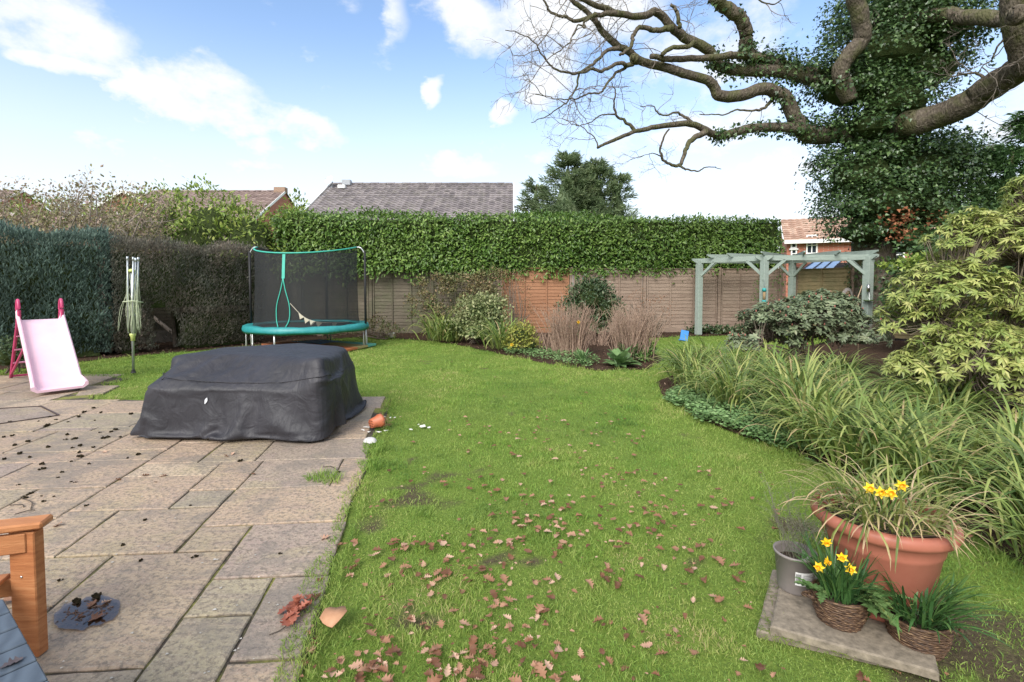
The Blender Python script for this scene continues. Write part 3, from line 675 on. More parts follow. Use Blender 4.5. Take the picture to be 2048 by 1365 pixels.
# ------------------------------------------------------------------ pergola
sage = woodmat('sage paint', (.20, .25, .22), (.28, .34, .30), (.36, .42, .38), .7)
PG = thing('garden_pergola', (7.1, 13.6, 0), 'sage green corner pergola with radiating rafters in front of the back fence', 'pergola')
pA, pB, pC, pD = A3([5.42, 14.5]), A3([6.52, 12.95]), A3([8.85, 12.45]), A3([8.25, 14.75])
for p_ in (pA, pB, pC, pD):
    w_ = .075 if p_ is not pC else .085
    a_ = R(20); M_ = (A3([[math.cos(a_), -math.sin(a_), 0], [math.sin(a_), math.cos(a_), 0], [0, 0, 1]]), A3([p_[0], p_[1], 0]))
    MB().box((-w_, -w_, 0), (w_, w_, 2.16), M=M_, bev=.006).build('pergola_post', sage, PG)
def pbeam(a_, c_, z, over=.22, w_=.045, h=.13, name='pergola_beam'):
    d = nrm(c_ - a_); s_ = a_ - d * over; e_ = c_ + d * over
    mb = MB(); sdv = A3([-d[1], d[0]]) * w_ / 2; prof = [(0, .03), (.10, -.5 * h), (1, -.5 * h), (1, .5 * h), (0, .5 * h)]
    Ln = np.linalg.norm(e_ - s_); pts = [(0, .1 * h), (.12, -.5 * h), (Ln - .12, -.5 * h), (Ln, .1 * h), (Ln, .5 * h), (0, .5 * h)]
    V = []
    for sg in (-1, 1):
        for (l, zz) in pts: V.append((s_[0] + d[0] * l + sdv[0] * sg, s_[1] + d[1] * l + sdv[1] * sg, z + zz))
    n = len(pts); F = [tuple(range(n))[::-1], tuple(range(n, 2 * n))] + [(i, (i + 1) % n, n + (i + 1) % n, n + i) for i in range(n)]
    mb.add(V, F, 0); return mb.build(name, sage, PG)
pbeam(pA, pB, 2.14); pbeam(pB, pC, 2.14); pbeam(pC, pD, 2.141); pbeam(pD, pA, 2.139)
for f, e in ((.25, pA), (.55, pA), (.0, pB), (.38, pB), (.68, pB), (1.0, pB)):
    tgt = e + ((pB if e is pA else pC) - e) * f; d = nrm(tgt - pD); pbeam(pD + d * .25, tgt, 2.255, .24, .04, .095, 'pergola_rafter')
def brace(p_, q_):
    d = nrm(q_ - p_); a_ = A3([*(p_ + d * .07), 1.72]); c_ = A3([*(p_ + d * .48), 2.09]); MB().beam(a_, c_, .045, .07).build('pergola_brace', sage, PG)
for p_, q_ in ((pA, pB), (pA, pD), (pB, pA), (pB, pC), (pC, pB), (pC, pD), (pD, pC), (pD, pA)): brace(p_, q_)
teal = plain('teal plastic', (.03, .30, .30), .35); steel = plain('bright steel', (.55, .55, .55), .3, 1); seedm = noisy('bird seed', (.16, .10, .05), (.42, .30, .16), 120, .9, .5, .002)
clearp = plain('clear tube', (.55, .60, .58), .15)
fb = P(1529, 560, 12.78); T_ = thing('bird_feeder', (fb[0], fb[1], 1.2), 'teal capped seed feeder hanging on the middle pergola post', 'bird feeder')
mb = MB(); mb.lathe([(.0, 1.37), (.045, 1.36), (.05, 1.33), (.05, 1.28), (.0, 1.28)], 16, (fb[0], fb[1], 0)); mb.build('feeder_cap', teal, T_, True)
MB().lathe([(.0, 1.06), (.033, 1.06), (.033, 1.279), (.0, 1.279)], 16, (fb[0], fb[1], 0)).build('seed_tube', seedm, T_, True)
MB().lathe([(.0, 1.0), (.05, 1.0), (.055, 1.03), (.04, 1.059), (.0, 1.059)], 16, (fb[0], fb[1], 0)).build('feeder_base', teal, T_, True)
MB().tube([(fb[0], fb[1], 1.37), (fb[0] - .012, fb[1], 1.45), (fb[0] + .012, fb[1], 1.54), (fb[0], fb[1] + .1, 1.58)], .004, 5).build('hanging_wire', steel, T_)
fb = P(1739, 560, 12.3); T_ = thing('bird_feeder', (fb[0], fb[1], 1.0), 'small wire tray feeder hooked on the right pergola post', 'bird feeder')
mb = MB(); mb.lathe([(0, 1.05), (.10, 1.05), (.12, 1.075), (.115, 1.078), (.098, 1.058), (0, 1.058)], 18, (fb[0], fb[1], 0)); mb.build('feeder_tray', plain('green wire', (.10, .16, .06), .5), T_, True)
MB().lathe([(.0, 1.28), (.035, 1.28), (.035, 1.46), (.0, 1.46)], 12, (fb[0] - .02, fb[1], 0)).build('peanut_cage', steel, T_, True)
mb = MB(); [mb.tube([(fb[0] + .1 * math.cos(a_), fb[1] + .1 * math.sin(a_), 1.07), (fb[0], fb[1], 1.30)], .003, 4) for a_ in (0, 2.1, 4.2)]; mb.tube([(fb[0], fb[1], 1.46), (fb[0], fb[1] + .06, 1.52)], .003, 4); mb.build('hanging_wire', steel, T_)
# hose coil hung beside the tan fence
hp = P(1696, 598, 13.2); mb = MB()
for k in range(5):
    a_ = np.linspace(0, 2 * np.pi, 30); rx, rz = .11 + .012 * k, .26 + .015 * k
    mb.tube(np.stack([hp[0] + rx * np.cos(a_) + .008 * k, np.full(30, hp[1] + .02 * k), hp[2] - .04 + rz * np.sin(a_)], 1), .013, 6, cap=False)
HZ = thing('garden_hose', (hp[0], hp[1], hp[2]), 'grey coiled garden hose hung beside the tan fence panel', 'hose'); mb.build('coil', plain('grey hose', (.30, .27, .25), .5), HZ, True)
MB().beam((hp[0] - .05, hp[1] + .12, hp[2] + .17), (hp[0] - .05, hp[1] - .05, hp[2] + .17), .05, .03).beam((hp[0]-.05, hp[1] + .08, 0), (hp[0]-.05, hp[1] + .08, hp[2] + .25), .05, .05, up=(0, 1, 0)).build('hanger_post', fgrey, HZ)
# bamboo canes
canem = noisy('cane', (.30, .20, .12), (.46, .34, .22), 20, .6, .2, .003)
for (a_, c_, Y, lb) in (((1693, 660), (1724, 572), 9.3, 'leaning bamboo cane left of the upright cane near the pergola'), ((1716, 690), (1716, 592), 9.0, 'upright bamboo cane in the border near the right pergola post')):
    top = P(*c_, Y + .15); bt = P(*a_, Y); dr = (top - bt) / (top[2] - bt[2]); bt = bt - dr * bt[2]
    tag(MB().tube([bt, (bt + top) / 2 + .01, top], [.011, .010, .008], 6).build('bamboo_cane', canem), lb, 'cane')
# ------------------------------------------------------------------ houses beyond
def tiles(name, o, ux, us, Lx, Ls, tw, rh, m, parent, amp=.03, jit=.006):
    # o: corner at the eaves; ux along the eaves, us up the slope (unit)
    o, ux, us = A3(o, float), nrm(A3(ux, float)), nrm(A3(us, float)); n_ = nrm(np.cross(ux, us))
    if n_[2] < 0: n_ = -n_
    nt_ = int(Lx / tw); nr_ = int(math.ceil(Ls / rh)); tw = Lx / nt_; rh = Ls / nr_; mb = MB(); q = np.array([0, .2, .4, .6, .8, .97]); K = len(q)
    prof = np.array([0, .55, 1, .75, .2, 0]) * amp
    for r in range(nr_):
        x = (np.arange(nt_)[:, None] + q[None]) * tw; x = x.ravel(); pz = np.tile(prof, nt_) ; jz = np.repeat(rng.uniform(0, jit, nt_), K)
        lo = o + ux * x[:, None] + us * (r * rh) + n_ * (pz * 1.5 + jz + .042)[:, None]; up_ = o + ux * x[:, None] + us * ((r + 1) * rh + .01) + n_ * (pz + .002)[:, None]; bt = lo - n_ * .045
        n = len(x); i = np.arange(n - 1); rn = np.repeat(rng.random(nt_), K)
        mb.add(np.concatenate([bt, lo, up_]), [np.concatenate([np.stack([i, i + 1, n + i + 1, n + i], 1), np.stack([n + i, n + i + 1, 2 * n + i + 1, 2 * n + i], 1)])], 0, np.tile(rn, 3))
    return mb.build(name, m, parent)
def tilemat(name, stops, moss=.2):
    m, t, b = base_mat(name); c = ramp(t, attr(t, 'rnd'), stops); n1 = noise(t, 2.2, 5, .7); n2 = noise(t, 16, 4)
    c = mixc(t, mth('MULTIPLY', smooth(n1, .45, .7, t), moss, tree=t), c, (.20, .20, .12)); c = mixc(t, mth('MULTIPLY', n2, .3, tree=t), c, stops[0][1])
    t.links.new(c, b.inputs['Base Color']); b.inputs['Roughness'].default_value = .85; bump(t, b, n2, .3, .01); return m
tgrey = tilemat('grey brown roof tile', [(0, (.15, .132, .138)), (.5, (.22, .195, .20)), (1, (.32, .285, .285))], .3)
tred = tilemat('red brown roof tile', [(0, (.19, .135, .125)), (.5, (.26, .19, .17)), (1, (.33, .25, .225))], .2)
tpink = tilemat('buff pink roof tile', [(0, (.34, .21, .155)), (.5, (.46, .31, .235)), (1, (.56, .41, .32))], .1)
def brickmat(name, c1, c2, mo):
    m, t, b = base_mat(name); bk = t.nodes.new('ShaderNodeTexBrick'); bk.inputs['Scale'].default_value = 1; bk.inputs['Brick Width'].default_value = .225; bk.inputs['Row Height'].default_value = .075; bk.inputs['Mortar Size'].default_value = .008
    tcn = t.nodes.new('ShaderNodeTexCoord'); s3 = t.nodes.new('ShaderNodeSeparateXYZ'); t.links.new(tcn.outputs['Object'], s3.inputs[0]); cb = t.nodes.new('ShaderNodeCombineXYZ')
    t.links.new(mth('ADD', s3.outputs[0], s3.outputs[1], tree=t), cb.inputs[0]); t.links.new(s3.outputs[2], cb.inputs[1]); t.links.new(cb.outputs[0], bk.inputs['Vector'])
    bk.inputs['Color1'].default_value = lin(c1); bk.inputs['Color2'].default_value = lin(c2); bk.inputs['Mortar'].default_value = lin(mo)
    n2 = noise(t, 3, 5); t.links.new(mixc(t, mth('MULTIPLY', n2, .4, tree=t), bk.outputs['Color'], c1), b.inputs['Base Color']); b.inputs['Roughness'].default_value = .9; bump(t, b, bk.outputs['Fac'], -.3, .01); return m
bred = brickmat('red brick', (.36, .095, .055), (.47, .16, .10), (.45, .36, .30)); bbuff = brickmat('brown brick', (.25, .15, .10), (.34, .21, .15), (.4, .34, .28))
white = plain('white paint', (.78, .78, .77), .45, var=.03); glass = plain('dark window glass', (.03, .04, .05), .06, 0, .8); lead = plain('lead flashing', (.33, .35, .38), .5)
def house(name, loc, label, x0, x1, y0, ridge_y, z_e, z_r, tm, wm, tw=.3, rh=.3, verge=white, over=.25):
    H_ = thing(name, loc, label, 'house'); yb = 2 * ridge_y - y0
    sl = A3([0, ridge_y - y0, z_r - z_e]); Ls = np.linalg.norm(sl); yo = y0 - over * sl[1] / Ls; zo = z_e - over * sl[2] / Ls
    rf = tiles('roof', (x0 - .12, yo, zo), (1, 0, 0), sl, x1 - x0 + .24, Ls + over, tw, rh, tm, H_)
    mb = MB(); mb.add([(x0 - .12, ridge_y, z_r), (x1 + .12, ridge_y, z_r), (x1 + .12, yb + .2, z_e), (x0 - .12, yb + .2, z_e)], [(0, 1, 2, 3)]); mb.build('rear_roof_slope', tm, H_)
    V = []
    for x in (x0, x1): V += [(x, y0 + .12, 0), (x, yb - .12, 0), (x, yb - .12, z_e - .02), (x, ridge_y, z_r - .09), (x, y0 + .12, z_e - .02)]
    MB().add(V, [(0, 4, 3, 2, 1), (5, 6, 7, 8, 9), (0, 5, 9, 4), (1, 2, 7, 6)]).build('wall', wm, H_)
    for x in (x0 - .14, x1 + .14): MB().beam((x, yo, zo + .0), (x, ridge_y, z_r + .03), .04, .16).build('barge_board', verge, H_)
    mb = MB(); n = int((x1 - x0) / .45)
    for k in range(n):
        xa = x0 - .1 + (x1 - x0 + .2) * k / n; xb = x0 - .1 + (x1 - x0 + .2) * (k + 1) / n - .015; a_ = np.linspace(0, np.pi, 7)
        V = [(xx, ridge_y + .13 * math.cos(q), z_r + .0 + .10 * math.sin(q) + .01 * (k % 2)) for xx in (xa, xb) for q in a_]; mb.add(V, [(i, i + 1, 8 + i, 7 + i) for i in range(6)], 0)
    mb.build('ridge_tiles', tm, H_)
    MB().tube([(x0, yo - .05, zo - .03), (x1, yo - .05, zo - .03)], .06, 8).build('gutter', white, H_)
    return H_
# long grey roof
Hb = house('neighbouring_house', (-5.3, 30, 0), 'house with a long grey brown pantiled roof behind the laurel hedge', -10.6, -.05, 25.0, 30.0, 4.62, 7.42, tgrey, bbuff, .32, .30)
mb = MB(); dp = P(660, 362, 29.3)
MB().tube([(dp[0] + .1, dp[1], 5.0), (dp[0] + .1, dp[1], dp[2] - .3), (dp[0] + .15, dp[1], dp[2] + -.05)], .03, 6).build('dish_pole', lead, Hb)
prof = [(0, 0), (.1, .01), (.2, .04), (.28, .085), (.29, .09), (.28, .10), (.1, .03), (0, .02)]; a_ = R(62)
mb = MB().lathe(prof, 20); Vd = mb.V[0]; Rm = A3([[1, 0, 0], [0, math.cos(a_), -math.sin(a_)], [0, math.sin(a_), math.cos(a_)]]); a2 = R(-25); Rz = A3([[math.cos(a2), -math.sin(a2), 0], [math.sin(a2), math.cos(a2), 0], [0, 0, 1]]); mb.V[0] = (Vd @ Rm.T) @ Rz.T + dp
mb.tube([dp + (Rz @ Rm @ A3([0, 0, .02])), dp + (Rz @ Rm @ A3([0, -.1, .4]))], .012, 5); mb.build('satellite_dish', plain('dish grey', (.62, .62, .63), .5), Hb, True)
v_ = P(693, 371, 29.7); MB().box((v_[0] - .25, 29.6, 7.3), (v_[0] + .25, 29.95, 7.62), bev=.02).build('ridge_vent', lead, Hb)
v_ = P(686, 376, 29.3); MB().box((v_[0] - .22, 29.0, 7.0), (v_[0] + .2, 29.3, 7.2), bev=.02).build('flashing', white, Hb)
# middle-left red roof, seen above the pale laurel
Hm = house('neighbouring_house', (-22, 38, 0), 'house with a low red brown roof left of the long grey roof', -28.0, -17.8, 34.5, 39.5, 5.9, 8.75, tred, bred, .4, .33)
v_ = P(561, 384, 39.3); MB().box((v_[0] - .5, 39.2, 8.6), (v_[0] + .4, 39.7, 9.05), bev=.03).build('chimney', bbuff, Hm)
# gable at far left and roof beyond
def gable_house(name, loc, label, xc, half, y0, y1, z_e, z_r):
    H_ = thing(name, loc, label, 'house')
    MB().add([(xc - half, y0, 0), (xc + half, y0, 0), (xc + half, y0, z_e), (xc, y0, z_r), (xc - half, y0, z_e)] + [(xc - half, y1, 0), (xc + half, y1, 0), (xc + half, y1, z_e), (xc, y1, z_r), (xc - half, y1, z_e)],
             [(0, 1, 2, 3, 4), (9, 8, 7, 6, 5), (0, 4, 9, 5), (1, 6, 7, 2)]).build('wall', bred, H_)
    for sg in (-1, 1):
        sl = A3([-sg * half, 0, z_r - z_e]); tiles('roof', (xc + sg * (half + .2), y0 - .25, z_e - .2 * (z_r - z_e) / half + .06), (0, 1, 0), sl, y1 - y0 + .3, np.linalg.norm(sl) * (1 + .2 / half), .35, .33, tred, H_)
        MB().beam((xc + sg * (half + .2), y0 - .27, z_e - .12), (xc, y0 - .27, z_r + .03), .04, .2).build('barge_board', white, H_)
    return H_
g_ = P(250, 384, 36); gable_house('neighbouring_house', (g_[0], 38, 0), 'red house with a white edged gable rising behind the magnolia', g_[0], 3.0, 36, 44, g_[2] - 1.75, g_[2])
g_ = P(8, 383, 40); house('neighbouring_house', (g_[0] - 3, 41, 0), 'house with a brown roof at the far left behind the magnolia', g_[0] - 8, g_[0] + 1.4, g_[1] - 4.5, g_[1], g_[2] - 2.6, g_[2], tred, bred, .4, .33)
# brick house to the right, turned so that its eaves come nearer to the right
rot = R(-24)
HR = thing('neighbouring_house', (17, 29, 0), 'red brick house with a buff tiled roof and white windows behind the oak', 'house')
c0 = P(1574, 478, 27.5); ex = A3([math.cos(rot), math.sin(rot), 0]); ey = A3([-math.sin(rot), math.cos(rot), 0])
def hw(a_, b_, z): return A3([c0[0], c0[1], 0]) + ex * a_ + ey * b_ + A3([0, 0, z])
ze = c0[2] - .05
sl = ey * 2.6 + A3([0, 0, 1.55]); sl = ey * 2.4 + A3([0, 0, 1.3])
W_ = 8.4
tiles('roof', hw(-.15, -.35, ze - .12), ex, sl, W_ + .3, np.linalg.norm(sl) + .4, .33, .31, tpink, HR)
zr = ze + 1.3
MB().add([hw(-.15, 2.4, zr), hw(W_, 2.4, zr), hw(W_, 5, ze), hw(-.15, 5, ze)], [(0, 1, 2, 3)]).build('rear_roof_slope', tpink, HR)
MB().add([hw(0, 0, 0), hw(W_, 0, 0), hw(W_, 0, ze - .05), hw(0, 0, ze - .05), hw(0, 4.8, 0), hw(0, 4.8, ze - .05), hw(0, 2.4, zr - .12), hw(W_, 4.8, 0), hw(W_, 4.8, ze - .05), hw(W_, 2.4, zr - .12)],
         [(0, 1, 2, 3), (0, 3, 6, 5, 4), (1, 7, 8, 9, 2), (4, 5, 8, 7)]).build('wall', bred, HR)
MB().beam(hw(-.15, -.37, ze - .15), hw(W_, -.37, ze - .15), .04, .2).build('fascia', white, HR)
MB().beam(hw(-.2, -.37, ze - .1), hw(-.2, 2.4, zr + .05), .04, .15).build('barge_board', white, HR)
def window(a0_, a1_, z0, z1, bars):
    f = MB(); y = -.05; t_ = .07
    for (pa, pb) in (((a0_, z0), (a1_, z0)), ((a0_, z1), (a1_, z1))): f.beam(hw(pa[0] - t_ / 2, y, pa[1]), hw(pb[0] + t_ / 2, y, pb[1]), .08, t_)
    for aa in (a0_, a1_): f.beam(hw(aa, y, z0 + t_ / 2), hw(aa, y, z1 - t_ / 2), t_, .08, up=ey)
    o = f.build('window', white, HR)
    g_ = MB().add([hw(a0_, -.02, z0), hw(a1_, -.02, z0), hw(a1_, -.02, z1), hw(a0_, -.02, z1)], [(0, 1, 2, 3)]); g_.build('pane', glass, o)
    br = MB()
    for f_ in bars[0]: br.beam(hw(a0_ + (a1_ - a0_) * f_, y, z0), hw(a0_ + (a1_ - a0_) * f_, y, z1), .05, .05, up=ey)
    for f_ in bars[1]: br.beam(hw(a0_, y - .003, z0 + (z1 - z0) * f_), hw(a1_, y - .003, z0 + (z1 - z0) * f_), .05, .05)
    if bars[0] or bars[1]: br.build('glazing_bars', white, o)
    MB().beam(hw(a0_ - .1, -.08, z0 - .08), hw(a1_ + .1, -.08, z0 - .08), .14, .07).build('sill', white, o)
def onwall(px, py):
    r = ray(px, py); o = A3([0, 0, CAMH]); p0 = hw(0, 0, 0); t_ = ((p0 - o) @ ey) / (r @ ey); q = o + r * t_; return (q - p0) @ ex, q[2]
a0_, z1 = onwall(1583, 478); a1_, z0 = onwall(1592, 496); window(a0_, a1_, z0, z1, ((), ()))
a0_, z1 = onwall(1583, 500); a1_, z0 = onwall(1592, 520); window(a0_, a1_, z0, z1, ((), (.6,)))
a0_, z1 = onwall(1614, 472); a1_, z0 = onwall(1633, 507); window(a0_, a1_, z0, z1, ((.5,), (.45,)))
for k in range(2): window(4.2 + k * 2.2, 5.2 + k * 2.2, ze - 1.6, ze - .5, ((.5,), (.6,)))
# neighbour's conservatory roof beyond the tan fence
CR = thing('conservatory', (10.0, 16.6, 0), 'conservatory with a sloping glazed blue roof behind the tan fence', 'conservatory')
gl = noisy('blue roof glazing', (.16, .27, .50), (.45, .56, .70), 2.2, .12, 0, spec=.8)
e0 = P(1596, 546, 15.8); e1 = P(1660, 546, 15.2); t0 = P(1640, 516, 18.0); t1 = P(1690, 516, 17.4)
e0, e1, t0, t1 = [A3(v) for v in (e0, e1, t0, t1)]
for k in range(3):
    a_, c_ = k / 3, (k + 1) / 3 - .01; MB().add([e0 + (e1 - e0) * a_, e0 + (e1 - e0) * c_, t0 + (t1 - t0) * c_, t0 + (t1 - t0) * a_], [(0, 1, 2, 3)]).build('roof_pane', gl, CR)
barm = plain('dark bars', (.03, .028, .028), .6)
for k in range(4): a_ = k / 3 - .005; MB().beam(e0 + (e1 - e0) * a_ + A3([0, 0, .02]), t0 + (t1 - t0) * a_ + A3([0, 0, .012]), .022, .02).build('glazing_bar', barm, CR)
g0 = e1; g1 = P(1702, 541, 14.9); dz = A3([0, 0, .02])
MB().beam(e1 + dz, g1 + dz, .10, .10).build('gutter', white, CR)
tiles('side_roof', e1 + A3([0.05, .08, .02]), g1 - e1, t1 - e1, np.linalg.norm(g1 - e1) + .5, 1.5, .25, .25, tgrey, CR, .015)
MB().add([(e0[0], e0[1] + .05, 0), (e1[0], e1[1] + .05, 0), (g1[0], g1[1] + .05, 0), (g1[0] + .3, g1[1] + 2.5, 0), (e0[0] + 1, e0[1] + 2.2, 0)] + [(e0[0], e0[1] + .05, e0[2] - .02), (e1[0], e1[1] + .05, e1[2] - .05), (g1[0], g1[1] + .05, g1[2] - .06), (g1[0] + .3, g1[1] + 2.5, 2.2), (e0[0] + 1, e0[1] + 2.2, 2.2)],
         [(0, 1, 6, 5), (1, 2, 7, 6), (2, 3, 8, 7), (3, 4, 9, 8), (4, 0, 5, 9)]).build('wall', bred, CR)
# ------------------------------------------------------------------ trampoline
blackm = plain('black foam sleeve', (.012, .012, .014), .6); tealpad = noisy('teal padding', (.02, .22, .24), (.035, .30, .30), 9, .45, .35, .02); galv = plain('galvanised tube', (.60, .61, .62), .35, .6)
tgreen = plain('sea green webbing', (.05, .42, .33), .5)
TC = A3([-4.74, 11.6]); TR = 1.32; TZ = .54
TM = thing('trampoline', (TC[0], TC[1], 0), 'round trampoline with teal padding and black safety net on the lawn', 'trampoline')
th = np.linspace(0, 2 * np.pi, 61)[:-1]
def ringmesh(prof, m, name, n=60, wob=0):
    mb = MB(); V = []
    a_ = np.linspace(0, 2 * np.pi, n, endpoint=False)
    for k, (r, z) in enumerate(prof):
        zz = z + wob * (np.sin(a_ * 9 + k) + .6 * np.sin(a_ * 17 + 2 * k)); V.append(np.stack([TC[0] + r * np.cos(a_), TC[1] + r * np.sin(a_), zz], 1))
    i = np.arange(n); j = (i + 1) % n; K = len(prof); F = [np.concatenate([np.stack([k * n + i, k * n + j, ((k + 1) % K) * n + j, ((k + 1) % K) * n + i], 1) for k in range(K)])]
    return mb.add(np.concatenate(V), F).build(name, m, TM, True)
ringmesh([(TR + .03, TZ - .13), (TR + .045, TZ - .07), (TR + .03, TZ), (TR - .03, TZ + .022), (TR - .16, TZ + .02), (TR - .23, TZ - .01), (TR - .2, TZ - .04), (TR, TZ - .05)], tealpad, 'padding', 90, .006)
ringmesh([(TR - .0, TZ - .06), (TR + .018, TZ - .075), (TR, TZ - .09), (TR - .018, TZ - .075)], galv, 'frame_ring')
MB().lathe([(0, TZ - .055), (TR - .2, TZ - .04)], 60, (TC[0], TC[1], 0)).build('jumping_mat', blackm, TM)
for a_ in (R(178), R(2), R(255), R(92)):
    for s_ in (-.16, .16) if a_ > R(90) and a_ < R(200) else (-.05, .2):
        pass
legs = [(180, 198), (-2, 16), (262, 262), (88, 88)]
for a1_, a2_ in legs:
    q = [A3([TC[0] + (TR - .02) * math.cos(R(a_)), TC[1] + (TR - .02) * math.sin(R(a_)), 0]) for a_ in (a1_, a2_)]; up_ = A3([0, 0, TZ - .09])
    if a1_ == a2_: pts = [q[0] + up_, q[0] + A3([0, 0, .02])]
    else: pts = [q[0] + up_, q[0] + A3([0, 0, .10]), q[0] * .92 + q[1] * .08 + A3([0, 0, .022]), q[0] * .08 + q[1] * .92 + A3([0, 0, .022]), q[1] + A3([0, 0, .10]), q[1] + up_]
    MB().tube(pts, .02, 8).build('leg', galv, TM, True)
pols = [180, 1, 92]; tops = []
for a_ in pols:
    x, y = TC[0] + (TR + .01) * math.cos(R(a_)), TC[1] + (TR + .01) * math.sin(R(a_)); MB().tube([(x, y, TZ - .1), (x, y, 2.2)], .026, 10).tube([(x, y, 2.2), (x, y, 2.235)], .02, 10).build('net_pole', blackm, TM, True)
    MB().tube([(x, y, .06), (x, y, TZ - .1)], .019, 8).build('pole_foot', galv, TM, True)
    xi, yi = TC[0] + (TR - .17) * math.cos(R(a_)), TC[1] + (TR - .17) * math.sin(R(a_)); MB().tube(catmull([(x, y, 2.0), (x * .95 + xi * .05, y * .95 + yi * .05, 2.17), (x * .5 + xi * .5, y * .5 + yi * .5, 2.3), (xi, yi, 2.32)], 4), .014, 7).build('net_arm', galv, TM, True); tops.append((xi, yi, 2.32))
# net: hangs between the pole arms
nm, t, b = base_mat('black netting'); b.inputs['Base Color'].default_value = (.022, .024, .026, 1); b.inputs['Roughness'].default_value = .8
trn = t.nodes.new('ShaderNodeBsdfTransparent'); ms = t.nodes.new('ShaderNodeMixShader'); vw = noise(t, 3, 3, .5, mapped(t, (1, 1, .3))); t.links.new(mth('ADD', mth('MULTIPLY', vw, .3, tree=t), .28, tree=t), ms.inputs[0]); 
t.links.new(mth('ADD', mth('MULTIPLY', vw, .35, tree=t), .42, tree=t), ms.inputs[0]); t.links.new(trn.outputs[0], ms.inputs[1]); t.links.new(b.outputs[0], ms.inputs[2]); t.links.new(ms.outputs[0], t.nodes['Material Output'].inputs['Surface'])
NETR = TR - .17
def netpt(u, v, ins=0.0):       # u: angle in degrees, v: 0 pad .. 1 top
    a_ = R(u); seg = [(180, 361), (1, 92), (92, 180)]
    for s0, s1 in seg:
        uu = u if u >= s0 else u + 360
        if s0 <= uu <= s1: f = (uu - s0) / (s1 - s0); break
    wdt = (s1 - s0) / 180; sag = math.sin(math.pi * f); r = NETR * (1 - (.10 * sag * v + .05 * math.sin(3 * math.pi * f) * (1 - v) * v) * wdt) - ins
    if v > .02: r -= .02
    z = TZ + .0 + (2.32 - TZ) * v - .20 * sag * v * wdt
    return (TC[0] + r * math.cos(a_), TC[1] + r * math.sin(a_), z)
nu, nv = 120, 12; V = [netpt(u, v) for v in np.linspace(0, 1, nv) for u in np.linspace(0, 360, nu, endpoint=False)]
F = [(k * nu + i, k * nu + (i + 1) % nu, (k + 1) * nu + (i + 1) % nu, (k + 1) * nu + i) for k in range(nv - 1) for i in range(nu)]
# leave the door slit open
def slit(u, v): return False
MB().add(V, F).build('safety_net', nm, TM, True)
MB().tube([netpt(u, 1.0, -.006) for u in np.linspace(181, 361, 50)], .017, 6).build('top_cord', tgreen, TM, True)
MB().tube([netpt(u % 360, 1.0, -.006) for u in np.linspace(1, 180, 50)], .009, 5).build('rear_top_cord', blackm, TM, True)
def azpx(px):                    # front angle on the net at which the net is seen at px
    best = min(np.linspace(182, 358, 353), key=lambda u: abs((lambda q: 1024 + 1000 * q[0] / q[1])(netpt(u, .5)) - px)); return best
ua, ub = azpx(563.5), azpx(569.5); us_ = azpx(557.5); ue = azpx(577)
mb = MB(); vv = np.linspace(.66, .985, 8); V = [netpt(u, v, -.012) for v in vv for u in (ua, (ua + ub) / 2, ub)]; mb.add(V, [(k * 3 + i, k * 3 + i + 1, (k + 1) * 3 + i + 1, (k + 1) * 3 + i) for k in range(7) for i in (0, 1)])
mb.build('door_panel', tgreen, TM, True)
um = (ua + ub) / 2
for (u1, u2, u3) in ((us_, us_ - 1.5, us_ + 1), (ue, ue + 1.5, ue - 2)):
    path = [(um, .66), (um * .5 + u1 * .5, .5), (u2, .3), (u2, .12), (u3, .01)]; pts = [netpt(u, v, -.014) for u, v in path]; MB().tube(catmull(pts, 5), .011, 6).build('door_edge', tgreen, TM, True)
# bunting hung on the net
BU = thing('bunting', (TC[0], TC[1] - 1.1, .7), 'cream triangular bunting sagging across the trampoline net', 'bunting')
def frontray(px, py, off=.03):
    u = azpx(px); q = netpt(u, .3, -off); r = ray(px, py); return A3([r[0] / r[1] * q[1], q[1], CAMH + r[2] / r[1] * q[1]])
cur = catmull([frontray(*p_) for p_ in ((580, 607), (592, 620), (602, 630), (614, 638), (628, 643), (642, 645), (652, 646), (672, 646), (698, 644))], 5)
MB().tube(cur, .006, 5).build('cord', plain('cream cord', (.6, .55, .45), .8), BU)
flagm = noisy('cream cotton', (.50, .44, .34), (.64, .58, .47), 8, .9, .2, .005)
for (p0_, p1_) in (((597, 625), (608, 635)), ((608, 635), (619, 641)), ((619, 641), (631, 644)), ((632, 644), (645, 646)), ((664, 646), (675, 646))):
    a_ = frontray(*p0_); c_ = frontray(*p1_); md = (a_ + c_) / 2 + A3([0, -.012, -.115]) - nrm(c_ - a_) * .03
    V = [a_, c_, md]; V2 = [v + A3([0, -.004, 0]) for v in V]; MB().add(V + V2, [(0, 1, 2), (5, 4, 3), (0, 3, 4, 1), (1, 4, 5, 2), (2, 5, 3, 0)]).build('flag', flagm, BU)
